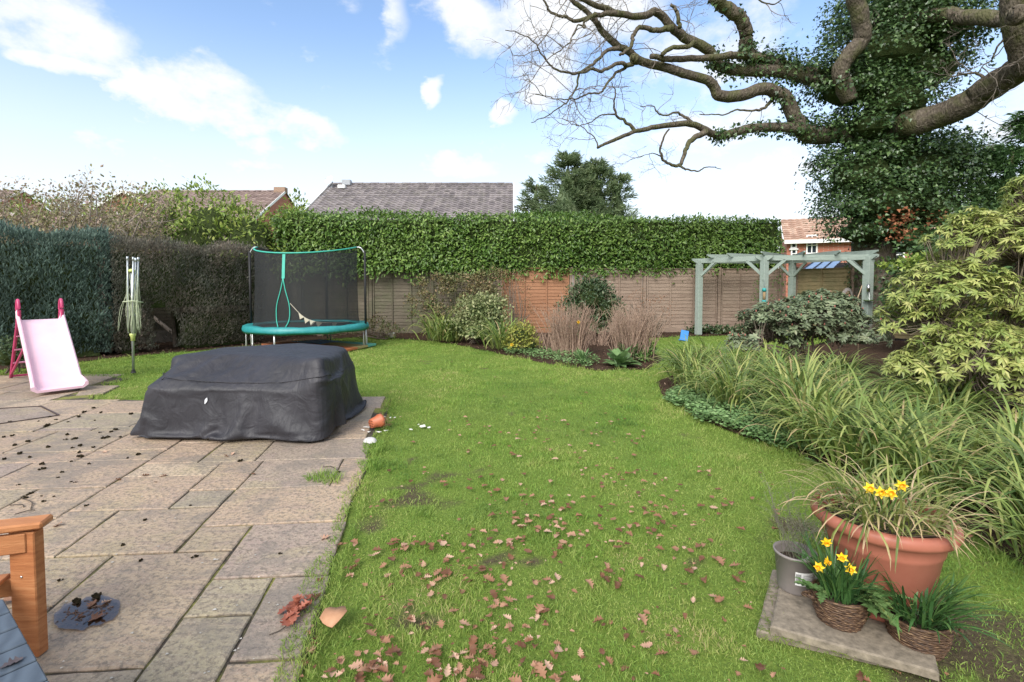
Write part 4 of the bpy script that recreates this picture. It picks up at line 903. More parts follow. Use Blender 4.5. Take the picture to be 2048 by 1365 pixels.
# play mat under the trampoline
PM = thing('play_mat', (-4.6, 11.7, 0), 'large thin play mat striped blue, orange and green under the trampoline', 'mat')
m0 = [G(682, 706)[:2], G(753, 691)[:2], G(640, 683)[:2], (-6.0, 11.9)]; m0 = [A3(v) for v in m0]
cols = [((0, .34), (.5, .16, .07)), ((.34, .62), (.42, .33, .13)), ((.62, 1), (.13, .42, .34))]
def mq(s_, t_): return (m0[3] * (1 - s_) + m0[0] * s_) * (1 - t_) + (m0[2] * (1 - s_) + m0[1] * s_) * t_
for k, (t0_, t1_, s0_, s1_, cc, nmn) in enumerate([(0, .45, .35, 1, (.52, .17, .07), 'orange_square'), (.45, .75, .45, 1, (.40, .33, .14), 'olive_square'), (.75, 1, .45, 1, (.12, .42, .34), 'green_square'), (0, .45, 0, .35, (.55, .2, .1), 'orange_square'), (.45, 1, 0, .45, (.06, .25, .62), 'blue_square')]):
    q = [mq(s0_ + .003, t0_ + .003), mq(s1_ - .003, t0_ + .003), mq(s1_ - .003, t1_ - .003), mq(s0_ + .003, t1_ - .003)]; V = [(x, y, .0) for x, y in q] + [(x, y, .045 + .004 * (i % 2)) for i, (x, y) in enumerate(q)]
    MB().add(V, [(4, 5, 6, 7), (0, 1, 5, 4), (1, 2, 6, 5), (2, 3, 7, 6), (3, 0, 4, 7)]).build(nmn, plain(nmn, cc, .6), PM)
# ------------------------------------------------------------------ the oak with its ivy
barkm, t, b = base_mat('oak bark')
v1 = mapped(t, (1, 1, .35)); wv = t.nodes.new('ShaderNodeTexVoronoi'); wv.inputs['Scale'].default_value = 26; t.links.new(v1, wv.inputs['Vector'])
nb1 = noise(t, 14, 6, .7); nb2 = noise(t, 2.5, 4, .6)
c = ramp(t, nb1, [(.3, (.055, .046, .036)), (.5, (.115, .095, .075)), (.72, (.21, .18, .14))])
c = mixc(t, mth('MULTIPLY', smooth(nb2, .45, .62, t), .6, tree=t), c, (.09, .10, .035))
t.links.new(c, b.inputs['Base Color']); b.inputs['Roughness'].default_value = .95; b.inputs['Specular IOR Level'].default_value = .1
bump(t, b, mth('ADD', wv.outputs['Distance'], nb1, tree=t), .9, .03)
twigm = noisy('twig bark', (.12, .095, .08), (.25, .21, .18), 9, .85, .2, .004)
OT = (A3([(1745 - 1024) / 1000 * 13.5, 13.5, 0]))
YS = 1.2                                  # the tree stands behind the pergola
OAK = thing('oak_tree', OT, 'huge bare oak with an ivy covered trunk and long crooked limbs spreading left', 'tree')
def crook(pts, amp, seed, m=7):
    q = catmull(pts, m); n = len(q); s = np.arange(n) * 1.0
    for a_ in range(3): q[:, a_] += (fbm(s * .45 + seed * 7 + a_ * 3, s * 0 + seed, 100 + a_, 2) - .5) * amp * np.minimum(1, np.arange(n) / 4)
    return q
def limb(pp, Y0, Y1, r0, r1, name='limb', seed=0, sides=10, amp=.06, m=7, rs=None):
    n = len(pp); pts = [P(x, y, (Y0 + (Y1 - Y0) * i / (n - 1)) * YS) for i, (x, y) in enumerate(pp)]
    q = crook(pts, amp, seed, m); t_ = np.linspace(0, 1, len(q)); rr = (r0 + (r1 - r0) * t_ ** .5) * .98 * (1 + .07 * (fbm(t_ * 22 + seed, t_ * 0, 7) - .5) * 2)
    return q, rr
limbs = []
def addlimb(*a_, **k):
    q, rr = limb(*a_, **k); limbs.append((q, rr)); MB().tube(q, rr, 14 if rr[0] > .08 else 7).build('limb', barkm, OAK, True); return q, rr
# trunk
tp = [(OT[0] - .15, 13.5, -.05), (OT[0] - .02, 13.5, .35), (OT[0], 13.5, 1.4), P(1752, 420, 13.55), P(1762, 300, 13.55), P(1790, 170, 13.55), P(1815, 60, 13.6), P(1830, -60, 13.7), P(1840, -200, 13.9)]
q = crook(tp, .12, 3); tt = np.linspace(0, 1, len(q)); MB().tube(q, np.interp(tt, [0, .05, .12, .5, 1], [.85, .62, .52, .48, .36]), 20).build('trunk', barkm, OAK, True)
addlimb([(1745, 290), (1690, 268), (1640, 272), (1612, 266), (1594, 243), (1573, 200), (1550, 183), (1519, 179), (1483, 190), (1441, 193), (1428, 176), (1409, 158), (1367, 148), (1318, 132), (1280, 124), (1258, 104), (1235, 93), (1206, 64), (1193, 45), (1175, 25), (1150, 5), (1120, -20)], 11.2, 9.6, .31, .045, seed=1, m=5, amp=.05)
addlimb([(1275, 124), (1257, 129), (1235, 129), (1206, 142), (1186, 139), (1157, 148), (1130, 146), (1105, 135), (1085, 110), (1070, 85), (1045, 70), (1010, 60)], 9.9, 9.0, .075, .008, seed=2)
addlimb([(1262, 130), (1238, 142), (1219, 161), (1202, 184), (1173, 190), (1151, 197), (1128, 200), (1100, 195), (1070, 190)], 9.9, 9.4, .05, .008, seed=3)
addlimb([(1238, 97), (1212, 103), (1193, 122), (1180, 132), (1160, 145), (1154, 168), (1144, 190), (1131, 206), (1110, 220), (1090, 235), (1062, 246)], 9.8, 9.1, .06, .008, seed=4)
addlimb([(1760, 190), (1700, 175), (1650, 166), (1590, 150), (1544, 142), (1464, 139), (1431, 126), (1422, 106), (1399, 90), (1367, 74), (1344, 55), (1322, 29), (1309, 24), (1283, 32), (1257, 32), (1231, 26), (1206, 16), (1180, 6), (1150, -8), (1120, -25)], 11.3, 9.2, .25, .045, seed=5, m=5, amp=.05)
addlimb([(1640, 150), (1580, 135), (1530, 118), (1496, 114), (1476, 110), (1431, 116), (1367, 118), (1328, 118), (1302, 113)], 11.1, 9.9, .16, .06, seed=6)
addlimb([(1388, 84), (1376, 93), (1344, 97), (1322, 110)], 10.0, 9.9, .06, .05, seed=7)
addlimb([(1345, 56), (1325, 60), (1302, 61), (1280, 55), (1267, 71), (1260, 96), (1240, 110)], 10.0, 9.7, .09, .035, seed=8)
addlimb([(1240, 28), (1202, 29), (1180, 35), (1151, 42), (1135, 35), (1109, 29), (1093, 13), (1080, -10)], 9.6, 9.0, .08, .02, seed=9)
addlimb([(1180, 35), (1168, 48), (1170, 55), (1155, 52), (1148, 70), (1125, 98), (1108, 112)], 9.4, 9.0, .04, .008, seed=10)
addlimb([(1690, 165), (1620, 155), (1560, 135), (1500, 112), (1492, 90), (1493, 64), (1483, 42), (1457, 19), (1435, 3), (1420, -20)], 11.3, 10.4, .20, .15, seed=11)
addlimb([(1740, 275), (1680, 268), (1620, 262), (1560, 255), (1496, 258), (1447, 271), (1425, 268), (1409, 258), (1373, 248), (1335, 251), (1296, 258), (1270, 264), (1238, 276), (1212, 287), (1196, 297)], 11.2, 9.0, .20, .028, seed=12, m=5, amp=.05)
addlimb([(1270, 263), (1254, 245), (1231, 229), (1228, 206), (1230, 180), (1222, 165)], 9.5, 9.2, .055, .01, seed=13)
addlimb([(1231, 229), (1200, 232), (1170, 250), (1150, 250), (1125, 240)], 9.3, 9.0, .022, .006, seed=14)
addlimb([(1196, 297), (1190, 278), (1165, 255), (1150, 250)], 9.0, 9.0, .02, .008, seed=15)
addlimb([(1412, 264), (1383, 280), (1370, 303), (1360, 329), (1341, 329), (1322, 313), (1325, 284), (1338, 258)], 10.0, 9.5, .085, .018, seed=16)
addlimb([(1358, 331), (1372, 338), (1389, 343), (1410, 335), (1428, 334), (1441, 340)], 9.6, 9.5, .035, .008, seed=17)
addlimb([(1322, 313), (1305, 307), (1290, 310)], 9.6, 9.5, .02, .006, seed=18)
addlimb([(1383, 245), (1360, 227), (1340, 229), (1318, 229), (1306, 212), (1280, 213)], 10.0, 9.8, .045, .010, seed=19)
addlimb([(1545, 200), (1528, 216), (1509, 222), (1470, 222), (1441, 230), (1399, 229)], 10.9, 10.3, .055, .012, seed=20)
addlimb([(1700, 200), (1686, 168), (1682, 141), (1698, 110), (1725, 76), (1721, 38), (1710, 0), (1700, -40)], 10.6, 10.0, .19, .19, seed=21, amp=.05)
addlimb([(1765, 275), (1800, 256), (1824, 248), (1881, 232), (1938, 206), (1988, 171), (2033, 141), (2078, 112), (2110, 60), (2120, -30)], 11.0, 7.6, .34, .26, seed=22, amp=.08)
addlimb([(2062, 140), (2046, 90), (2036, 40), (2036, -30)], 8.3, 8.0, .24, .26, seed=23, amp=.02)
addlimb([(1800, 40), (1880, 30), (1950, 35), (2030, 40), (2080, 45)], 10.8, 8.3, .16, .17, seed=24, amp=.08)
addlimb([(1985, 175), (1960, 150), (1930, 146), (1895, 160)], 9.3, 9.6, .06, .01, seed=25)
addlimb([(2036, 50), (2010, 75), (1990, 110), (1975, 125), (1960, 140)], 8.1, 8.6, .035, .008, seed=26)
addlimb([(1341, 10), (1352, 20), (1356, 40), (1360, 55)], 9.9, 9.9, .03, .05, seed=27)
addlimb([(1500, -30), (1520, 0), (1550, 8), (1575, -15)], 10, 10, .03, .012, seed=28)
# knots and stubs
for (px, py, Y, r) in ((1268, 117, 9.55, .10), (2030, 30, 7.72, .15)):
    c_ = P(px, py, Y * YS - .12); d = nrm(A3([-c_[0] * .3, -1, -.1])); pts = [c_ + d * s_ for s_ in (-.12, -.02, .03, .04, .01)]; MB().tube(pts, [r * 1.1, r * 1.15, r, r * .7, r * .45], 14, cap=False).build('branch_collar', barkm, OAK, True)
# twigs: three generations grown from the limbs
def grow(par_pts, par_dir, n_each, ln, rad, K=7, curl=.9, grav=.0, lo=.15):
    P0, D0 = [], []
    for q, dvec in zip(par_pts, par_dir):
        for _ in range(n_each if isinstance(n_each, int) else rng.poisson(n_each)):
            u = lo + (1 - lo) * rng.random() ** .7; i = min(len(q) - 2, int(u * (len(q) - 1))); f = u * (len(q) - 1) - i
            P0.append(q[i] * (1 - f) + q[i + 1] * f); D0.append(nrm(nrm(q[i + 1] - q[i]) * .8 + nrm(rng.normal(size=3)) * .95 + A3([0, 0, grav])))
    P0 = A3(P0); D = A3(D0); n = len(P0); L_ = rng.uniform(.45, 1.25, n) * ln; pts = [P0]; cur = D.copy(); bend_ = rand_dirs(n) * .35
    for k in range(K - 1):
        cur = nrm(cur + bend_ * curl * .55 + rand_dirs(n) * .42 * curl); pts.append(pts[-1] + cur * (L_ / (K - 1))[:, None])
    Q = np.stack(pts, 1); Rr = rad * rng.uniform(.7, 1.25, n)[:, None] * np.linspace(1, .35, K)[None]
    return Q, Rr
def twigset(idx, n1, l1, seedname='twigs', n2=5, n3=3.5, r1=.011, m=twigm, parent=None, lo=.15, l2=.5):
    src = [limbs[i][0] for i in idx]
    Q1, R1 = grow(src, src, n1, l1, r1, 8, lo=lo); Q2, R2 = grow(list(Q1), list(Q1), n2, l1 * l2, r1 * .55, 6, lo=.2); Q3, R3 = grow(list(Q2), list(Q2), n3, l1 * l2 * .45, r1 * .36, 5, lo=.2)
    mb = MB()
    for Q, Rr, sd in ((Q1, R1, 5), (Q2, R2, 4), (Q3, R3, 3)):
        V, F = batch_tubes(Q, Rr, sd); mb.add(V, [F], 0, .5)
    # buds
    e = Q3[:, -1]; add_leaves(mb, SMALL, e, rand_dirs(len(e)), rand_dirs(len(e)), np.full(len(e), .028), np.full(len(e), .02), 0)
    print(seedname, len(Q1), len(Q2), len(Q3)); return tag(mb.build(seedname, m, parent or OAK), kind='stuff')
twigset([1, 2, 3, 8, 9], 5, 1.35, 'twigs', 6, 3.6, lo=.3)
twigset([12, 13, 14, 17, 18, 19, 15], 3, .75, 'twigs', 4, 2.5, .008)
twigset([0, 4], 12, 1.3, 'twigs', 4, 3, .010, lo=.45)
twigset([5, 7, 6, 26, 27, 10, 11, 20], 2, .8, 'twigs', 3, 2.2, .009, lo=.3)
twigset([21, 22, 23, 24, 25], 4, .9, 'twigs', 4, 2.5, .010, lo=.3)
# pale hanging twigs on the trunk side
ivym = leafmat('ivy leaf', [(0, (.02, .045, .018)), (.4, (.04, .085, .03)), (.75, (.075, .14, .045)), (1, (.14, .22, .075))], .33, .15, .5, var=.25)
rustm = leafmat('dead ivy leaf', [(0, (.20, .07, .035)), (.5, (.36, .13, .06)), (1, (.50, .24, .13))], .7, .2, .2)
# ivy mass: blobs px, py, Y, half widths px, half height px, half depth m, weight
IV = [(1800, 30, 11.2, 120, 75, 1.2), (1860, 60, 10.8, 110, 70, 1.0), (1770, 110, 11.0, 120, 70, 1.2), (1850, 140, 11.0, 90, 60, 1.0), (1710, 60, 11.2, 55, 60, .7), (1700, 180, 11.0, 80, 50, .9), (1790, 210, 10.8, 90, 60, 1.0), (1740, 255, 10.9, 80, 45, .9), (1610, 140, 11.0, 60, 24, .5), (1555, 118, 10.9, 40, 17, .35),
      (1660, 175, 11.0, 55, 40, .6), (1780, 300, 11.0, 75, 60, 1.0), (1720, 350, 11.0, 85, 60, 1.1), (1830, 345, 11.0, 100, 70, 1.2), (1890, 320, 11.2, 70, 55, .9), (1670, 345, 11.1, 48, 45, .7), (1760, 410, 10.9, 110, 60, 1.2), (1850, 420, 11.0, 95, 60, 1.2), (1690, 420, 11.0, 55, 55, .9), (1910, 400, 11.3, 55, 60, .8),
      (1730, 465, 10.9, 75, 35, .9), (1820, 480, 11.0, 90, 45, 1.0), (1650, 255, 11.0, 45, 16, .4), (1940, 60, 10.2, 60, 35, .5), (1925, 355, 11.2, 50, 60, .7), (1600, 262, 11.0, 40, 14, .35)]
def pxblobs(bl): return [(*P(x, y, Y * YS), rx * Y * YS / 1000, dz * 1.1, ry * Y * YS / 1000) for (x, y, Y, rx, ry, dz) in bl]
bl = pxblobs(IV); mb = MB()
Pp, Nn = blob_pts(62000, bl)
# holes and clumps so that the sky shows through the edges
k = fbm(Pp[:, 0] * 2.2 + Pp[:, 1], Pp[:, 2] * 2.2, 120, 3) > .30
k |= rng.random(len(k)) < .15
Pp, Nn = Pp[k], Nn[k]
rb = P(1765, 425, 9.9); rb2 = P(1800, 470, 9.9); rb3 = P(1890, 445, 9.9); n = len(Pp)
def near(pp_, c_, rx, rz): return ((pp_[:, 0] - c_[0]) / rx) ** 2 + ((pp_[:, 2] - c_[2]) / rz) ** 2 < .6 + 1.3 * fbm(pp_[:, 0] * 4, pp_[:, 2] * 4, 130, 2)
pj = (Pp[:, [0, 2]] - A3([0, CAMH])) / Pp[:, 1:2]
rust = (((pj[:, 0] - .765) / .035) ** 2 + ((pj[:, 1] - .135) / .022) ** 2 < fbm(Pp[:, 0] * 5, Pp[:, 2] * 5, 131, 2) * 2) | (((pj[:, 0] - .785) / .05) ** 2 + ((pj[:, 1] - .098) / .014) ** 2 < fbm(Pp[:, 0] * 5, Pp[:, 2] * 5, 132, 2) * 2) | (((pj[:, 0] - .86) / .05) ** 2 + ((pj[:, 1] - .13) / .018) ** 2 < fbm(Pp[:, 0] * 5, Pp[:, 2] * 5, 133, 2) * 1.1)
rust &= (Pp[:, 1] < 13.5) & (rng.random(n) < .85)
for msk, mi in ((~rust, 0),):
    shell_leaves(mb, IVY, Pp[msk], Nn[msk], rng.uniform(.055, .098, msk.sum()), .15, .5, .1, mi, droop=.35)
blobcore(mb, [b_ for b_ in bl if b_[3] > .85], .58)
mb.build('ivy', [ivym, corem], OAK)
mb = MB(); shell_leaves(mb, IVY, Pp[rust] + Nn[rust] * .06, Nn[rust], rng.uniform(.05, .10, rust.sum()), .1, .5, 0, droop=.3); mb.build('dead_ivy', rustm, OAK)
# ivy leaves hugging the trunk and the inner limbs
mb = MB()
for li, u1, dens, rad in ((0, .3, 500, .12), (4, .36, 1100, .24), (11, .42, 700, .12), (5, .5, 420, .12), (10, .45, 500, .14), (10, 1, 150, .1)):
    q, rr = limbs[li]; n = dens; u = rng.random(n) * u1 * (len(q) - 1); i = u.astype(int); f = (u - i)[:, None]; c_ = q[i] * (1 - f) + q[np.minimum(i + 1, len(q) - 1)] * f
    d = rand_dirs(n); pos = c_ + d * (rr[i] + rng.random(n) ** 1.5 * rad)[:, None]; add_leaves(mb, IVY, pos, nrm(d * .5 + A3([0, 0, -.4]) + rand_dirs(n) * .6), nrm(d + rand_dirs(n) * .5), rng.uniform(.06, .11, n))
n = 1500; z = rng.uniform(.2, 2.2, n); a_ = rng.uniform(0, 2 * np.pi, n); keepz = rng.random(n) < np.clip((z - .9) / 1.2, .12, .9); z, a_ = z[keepz], a_[keepz]; n = len(z)
d = np.stack([np.cos(a_), np.sin(a_), 0 * a_], 1); pos = A3([OT[0], 13.5, 0]) + d * .58; pos[:, 2] = z; add_leaves(mb, IVY, pos + d * rng.random(n)[:, None] * .1, nrm(A3([0, 0, -.6]) + rand_dirs(n) * .7), nrm(d + rand_dirs(n) * .4), rng.uniform(.06, .1, n))
mb.build('climbing_ivy', ivym, OAK)
# ------------------------------------------------------------------ distant conifers
def conifer(name, loc, label, tops, m, n, leafs=(.18, .4), flat=.25, wf=.6):
    T_ = thing(name, loc, label, 'tree'); mb = MB(); tr = MB()
    for (x, y, z0, zt, r) in tops:
        k = int(n * (r * (zt - z0)) / sum(a_[4] * (a_[3] - a_[2]) for a_ in tops))
        nb = max(30, int(k / 55)); hz_ = rng.random(nb) ** 1.15; az_ = rng.uniform(0, 2 * np.pi, nb); Lb = r * (1 - hz_) ** .7 * rng.uniform(.65, 1.18, nb) + .25
        zb = z0 + (zt - z0) * hz_
        for i in range(nb):
            d = A3([math.cos(az_[i]), math.sin(az_[i]), .25 - flat * .3]); s = rng.random(55) ** .6; c_ = A3([x, y, zb[i]]) + d * (Lb[i] * s)[:, None]; c_[:, 2] += .25 * s ** 2 * Lb[i] * .5 - .06
            sp = rand_dirs(55) * (.10 + .16 * Lb[i] * (1 - s * .6))[:, None] * A3([1, 1, .45]); pos = c_ + sp; dd_ = nrm(d * .9 + rand_dirs(55) * .6 + A3([0, 0, .12 - .35 * flat]))
            add_leaves(mb, SPRAY, pos, dd_, nrm(A3([0, 0, 1]) + rand_dirs(55) * .5), rng.uniform(leafs[0], leafs[1], 55), rng.uniform(leafs[0], leafs[1], 55) * wf, 0, np.clip(rng.random(55) * .6 + rng.random() * .5, 0, 1))
        mb.lathe([(0, z0), (r * .45, z0 + .2), (r * .36, z0 + (zt - z0) * .45), (r * .14, z0 + (zt - z0) * .75), (0, z0 + (zt - z0) * .9)], 12, (x, y, 0), 0, rnd=.35); tr.tube([(x, y, 0), (x, y, z0 + (zt - z0) * .5), (x + .05, y, zt - .3)], [.22, .12, .03], 8)
    mb.build('crown', [m, corem], T_); tr.build('trunk', barkm, T_, True); return T_
confm = leafmat('cypress spray', [(0, (.09, .14, .08)), (.4, (.17, .24, .13)), (.8, (.25, .33, .17)), (1, (.34, .38, .22))], .7, .3, .15)
cx = P(1140, 310, 27)
conifer('cypress_tree', (cx[0], 27.5, 0), 'broad many topped green cypress beyond the middle of the laurel hedge', [(cx[0] - .1, 27.3, 2, cx[2] + .1, 2.5), (cx[0] + 1.5, 27.6, 2, cx[2] - .1, 2.2), (cx[0] - 1.8, 27.8, 2, cx[2] - 1.1, 1.5), (cx[0] + 2.7, 27.4, 2, cx[2] - 1.0, 1.3), (cx[0] + .7, 28.0, 2, cx[2] - .5, 2.4)], confm, 42000, (.2, .42))
confd = leafmat('dark yew spray', [(0, (.03, .06, .025)), (.4, (.06, .125, .045)), (.8, (.10, .19, .065)), (1, (.15, .25, .09))], .7, .25, .15)
cx = P(2045, 300, 12.6)
conifer('yew_tree', (cx[0] + .5, 13, 0), 'dark green feathery conifer at the right edge behind the yellow shrub', [(cx[0] + .9, 13, .3, cx[2] + 1.3, 2.2), (cx[0] - .1, 12.8, .3, cx[2] + .3, 1.5)], confd, 26000, (.12, .28), .8)
# ------------------------------------------------------------------ magnolia over the left hedge
limbs_save = limbs; limbs = []
MG = thing('magnolia_bush', (-11, 11.6, 0), 'bare branched magnolia with pink and white buds above the left hedge', 'shrub')
magm = noisy('pale magnolia bark', (.22, .18, .15), (.40, .34, .29), 9, .8, .2, .005)
mb = MB(); base = A3([-10.4, 12.3, .2]); paths = []
for i in range(64):
    tx, ty = rng.uniform(-70, 345), rng.uniform(385, 475) if i % 4 else rng.uniform(372, 400); Y = rng.uniform(11.2, 13.2); e = P(tx, ty + abs(tx - 180) * .06, Y); bs = base + A3([rng.normal(0, .6) + (i % 4 - 1.8) * .7, rng.normal(0, .3), 0])
    mid = bs * .45 + e * .55 + A3([rng.normal(0, .25), rng.normal(0, .2), rng.uniform(-.5, -.0)]); q = crook([bs, bs * .6 + mid * .4 + A3([0, 0, .3]), mid, e], .22, 40 + i, 5); limbs.append((q, None)); mb.tube(q, np.linspace(.05, .010, len(q)), 6, cap=False)
mb.build('branches', magm, MG, True)
tw = twigset(list(range(64)), 5, .7, 'twigs', 4, 2.5, .008, magm, MG, .4, .55)
mgl = leafmat('magnolia buds', [(0, (.15, .14, .06)), (.4, (.26, .26, .10)), (.7, (.32, .25, .17)), (1, (.42, .31, .25))], .6, .2)
mb = MB(); src = [l[0] for l in limbs]; n = 34000; Q = np.concatenate([q[len(q) // 3:] for q in src]); ix = rng.integers(0, len(Q), n); pos = Q[ix] + rand_dirs(n) * (rng.random(n) ** .6 * .6)[:, None] * A3([1, 1, .8])
kk = (pos[:, 2] > 1.7); pos = pos[kk]; n = len(pos); add_leaves(mb, SMALL, pos, nrm(rand_dirs(n) + A3([0, 0, .7])), rand_dirs(n), rng.uniform(.05, .10, n)); mb.build('small_leaves', mgl, MG)
fm = leafmat('magnolia petals', [(0, (.62, .36, .38)), (.6, (.78, .58, .58)), (1, (.85, .78, .76))], .5, .3)
mb = MB(); n = 90; pos = Q[rng.integers(0, len(Q), n)] + rand_dirs(n) * .35
for p_ in pos[pos[:, 2] > 2.2]:
    k5 = 5; add_leaves(mb, SMALL, np.repeat(p_[None], k5, 0), nrm(rand_dirs(k5) * .5 + A3([0, 0, 1])), rand_dirs(k5), np.full(k5, .10), np.full(k5, .08), 0, np.full(k5, rng.random()))
mb.build('blossom', fm, MG); limbs = limbs_save
# ------------------------------------------------------------------ strappy clumps
strapm = leafmat('strap leaf', [(0, (.065, .12, .03)), (.3, (.13, .22, .05)), (.62, (.24, .33, .08)), (.88, (.38, .42, .13)), (1, (.45, .35, .18))], .42, .3, .4, tip=((.45, .34, .16), .95, 1.25), var=.15)
def strap_mesh(n, ln, wd, spread, seed, dead=.06):
    global rng; sv = rng; rng = np.random.default_rng(seed); mb = MB()
    base = np.stack([rng.normal(0, spread, n), rng.normal(0, spread, n), np.zeros(n)], 1); az_ = np.arctan2(base[:, 1], base[:, 0]) + rng.normal(0, .9, n)
    Pt = arches(n, base, az_, rng.uniform(.95, 1.5, n), rng.uniform(1.1, 3.0, n), rng.uniform(.55, 1.15, n) * ln, 9, 1.7, rng.normal(0, .35, n))
    Pt[..., 2] = np.maximum(Pt[..., 2], .01 + rng.random(n)[:, None] * .05)
    ribbons(mb, Pt, rng.uniform(.7, 1.3, n) * wd, 0, np.clip(rng.random(n) * .92 + (rng.random(n) < dead) * .4, 0, 1)); rng = sv; return mb
stv = []
for v in range(5): o = strap_mesh(130, 1.0, .026, .13, 500 + v).build('strap_leaves', strapm); stv.append(o.data); bpy.data.objects.remove(o)
def clump(x, y, s, k, label, group, name='strap_leaf_clump', cat='plant', hs=1.0):
    o = bpy.data.objects.new(name, stv[k % len(stv)]); COL.objects.link(o); o.location = (x, y, .01); o.scale = (s, s, s * hs); o.rotation_euler = (0, 0, rng.uniform(0, 6.28)); return tag(o, label, cat, group)
GR = 'strap leaved clumps in the right border'
Cl = [(2.75, 7.9), (3.35, 8.15), (4.1, 7.9), (2.55, 7.1), (3.2, 7.2), (3.9, 7.1), (4.6, 7.2), (2.5, 6.35), (3.0, 6.45), (3.6, 6.3), (4.3, 6.4), (2.65, 5.65), (3.25, 5.6), (3.9, 5.6), (2.95, 4.95), (3.5, 4.9), (4.15, 4.9),
      (3.05, 4.35), (3.6, 4.2), (4.2, 4.2), (3.1, 3.75), (3.7, 3.55), (3.3, 3.15), (3.2, 4.0), (2.95, 5.3), (2.75, 4.55), (2.9, 3.45), (3.05, 2.85), (3.5, 2.75), (3.9, 3.1), (4.6, 5.4), (4.9, 6.3), (2.62, 4.3), (2.72, 3.9), (2.85, 3.3), (2.95, 2.6)]
for i, (x, y) in enumerate(Cl):
    clump(x + rng.normal(0, .08), y + rng.normal(0, .08), rng.uniform(.64, .84) * (1.0 if y > 4.5 else .90), i, 'arching green strap leaf clump massed in the right border', GR)
clump(G(880, 684)[0], 12.7, 1.1, 1, 'strap leaved clump left of the pale variegated shrub in the back border', None)
clump(G(1000, 705)[0], 11.1, 1.0, 3, 'strap leaved clump right of the pale variegated shrub in the back border', None)
clump(G(905, 684)[0], 12.55, .85, 2, 'lower strap leaved clump tucked against the pale variegated shrub', None)
# ------------------------------------------------------------------ whorled shrubs
def whorls(mb, C, ax, nl, ln, wd, tilt=.25, tpl=NARROW, mi=0):
    for c_, a_ in zip(C, ax):
        a_ = nrm(a_); u = nrm(np.cross(a_, A3([.3, .2, 1.]))); v = np.cross(a_, u); k = nl + rng.integers(-2, 3); th_ = np.arange(k) * 2.399 + rng.random() * 6
        rad_ = u * np.cos(th_)[:, None] + v * np.sin(th_)[:, None]; d = nrm(rad_ + a_ * (rng.uniform(-.35, .6, k) + tilt)[:, None] - A3([0, 0, .42])); r0 = rng.random()
        add_leaves(mb, tpl, np.repeat(c_[None], k, 0) + a_ * rng.uniform(-.05, .01, k)[:, None] * ln * 4, d, nrm(a_ + rand_dirs(k) * .25), rng.uniform(.75, 1.15, k) * ln, rng.uniform(.8, 1.2, k) * wd, mi, np.clip(r0 * .5 + rng.random(k) * .5, 0, 1))
def whorl_shrub(name, loc, label, blobs, nW, nl, ln, wd, m, stemm, inner=0, tpl=NARROW, budm=None):
    T_ = thing(name, loc, label, 'shrub'); mb = MB(); Pp, Nn = blob_pts(nW, blobs); k = Pp[:, 2] > .08; Pp, Nn = Pp[k], Nn[k]; k = fbm(Pp[:, 0] * 2.4 + Pp[:, 1] * 1.7, Pp[:, 2] * 2.6, 150, 2) > .36; Pp, Nn = Pp[k], Nn[k]
    ax = nrm(Nn * .7 + A3([0, 0, .75]) + rand_dirs(len(Pp)) * .3); whorls(mb, Pp, ax, nl, ln, wd, tpl=tpl); mb.build('foliage', m, T_)
    st = MB(); b0 = A3([loc[0], loc[1], .0]); main = []
    for i in range(14):
        j = rng.integers(0, len(blobs)); e = A3(blobs[j][:3]) + rand_dirs(1)[0] * A3(blobs[j][3:6]) * .45; bs = b0 + A3([rng.normal(0, .15), rng.normal(0, .12), 0]); q = crook([bs, bs * .6 + e * .4 + A3([0, 0, .1]), e], .18, 200 + i, 5); main.append(q); st.tube(q, np.linspace(.028, .012, len(q)), 6, cap=False)
    MM = np.concatenate(main); n = len(Pp); d2 = ((Pp[:, None, :] - MM[None, ::2]) ** 2).sum(-1); near_ = MM[::2][d2.argmin(1)]; t_ = np.linspace(0, 1, 4)[None, :, None]
    Q = near_[:, None] * (1 - t_) + Pp[:, None] * t_; Q[:, 1:3] += rng.normal(0, .02, (n, 2, 3)); Q[:, :, 2] -= (.12 * np.sin(np.pi * t_[..., 0])); V, F = batch_tubes(Q, np.tile(np.linspace(.008, .0035, 4), (n, 1)), 4); st.add(V, [F]); st.build('branches', stemm, T_, True)
    if budm:
        mb = MB(); k = rng.random(n) < .6; pb = Pp[k]; [mb.sphere(p_ + a_ * .03, (.013, .013, .022), 6) for p_, a_ in zip(pb[:160], ax[k][:160])]; tag(mb.build('flower_buds', budm, T_, True), kind='stuff')
    return T_
yelm = leafmat('yellow green leaf', [(0, (.14, .21, .05)), (.35, (.26, .34, .085)), (.7, (.42, .46, .14)), (1, (.60, .57, .23))], .4, .3, .4, tip=((.45, .40, .14), 1.0, 1.3), var=.2, vs=2)
gst = noisy('shrub stems', (.11, .085, .06), (.24, .19, .15), 12, .85, .3, .005)
def pb(px, py, Y, rx, ry, dz): return (*P(px, py, Y), rx * Y / 1000, dz, ry * Y / 1000)
YB = [pb(1990, 500, 5.6, 110, 75, .7), pb(2110, 480, 5.8, 110, 110, .7), pb(1900, 590, 5.5, 100, 65, .6), pb(2040, 640, 5.4, 120, 90, .7), pb(1840, 640, 5.6, 65, 50, .4), pb(1950, 720, 5.1, 110, 80, .6), pb(2070, 790, 4.9, 110, 90, .6), pb(1850, 740, 5.4, 70, 45, .4), pb(2060, 385, 5.7, 28, 40, .3), pb(2180, 640, 5.5, 110, 160, .8), pb(1940, 450, 5.6, 40, 35, .3)]
whorl_shrub('evergreen_shrub', (6.0, 5.7, 0), 'large yellow green shrub with whorled narrow leaves at the right edge', YB, 2500, 11, .095, .135, yelm, gst)
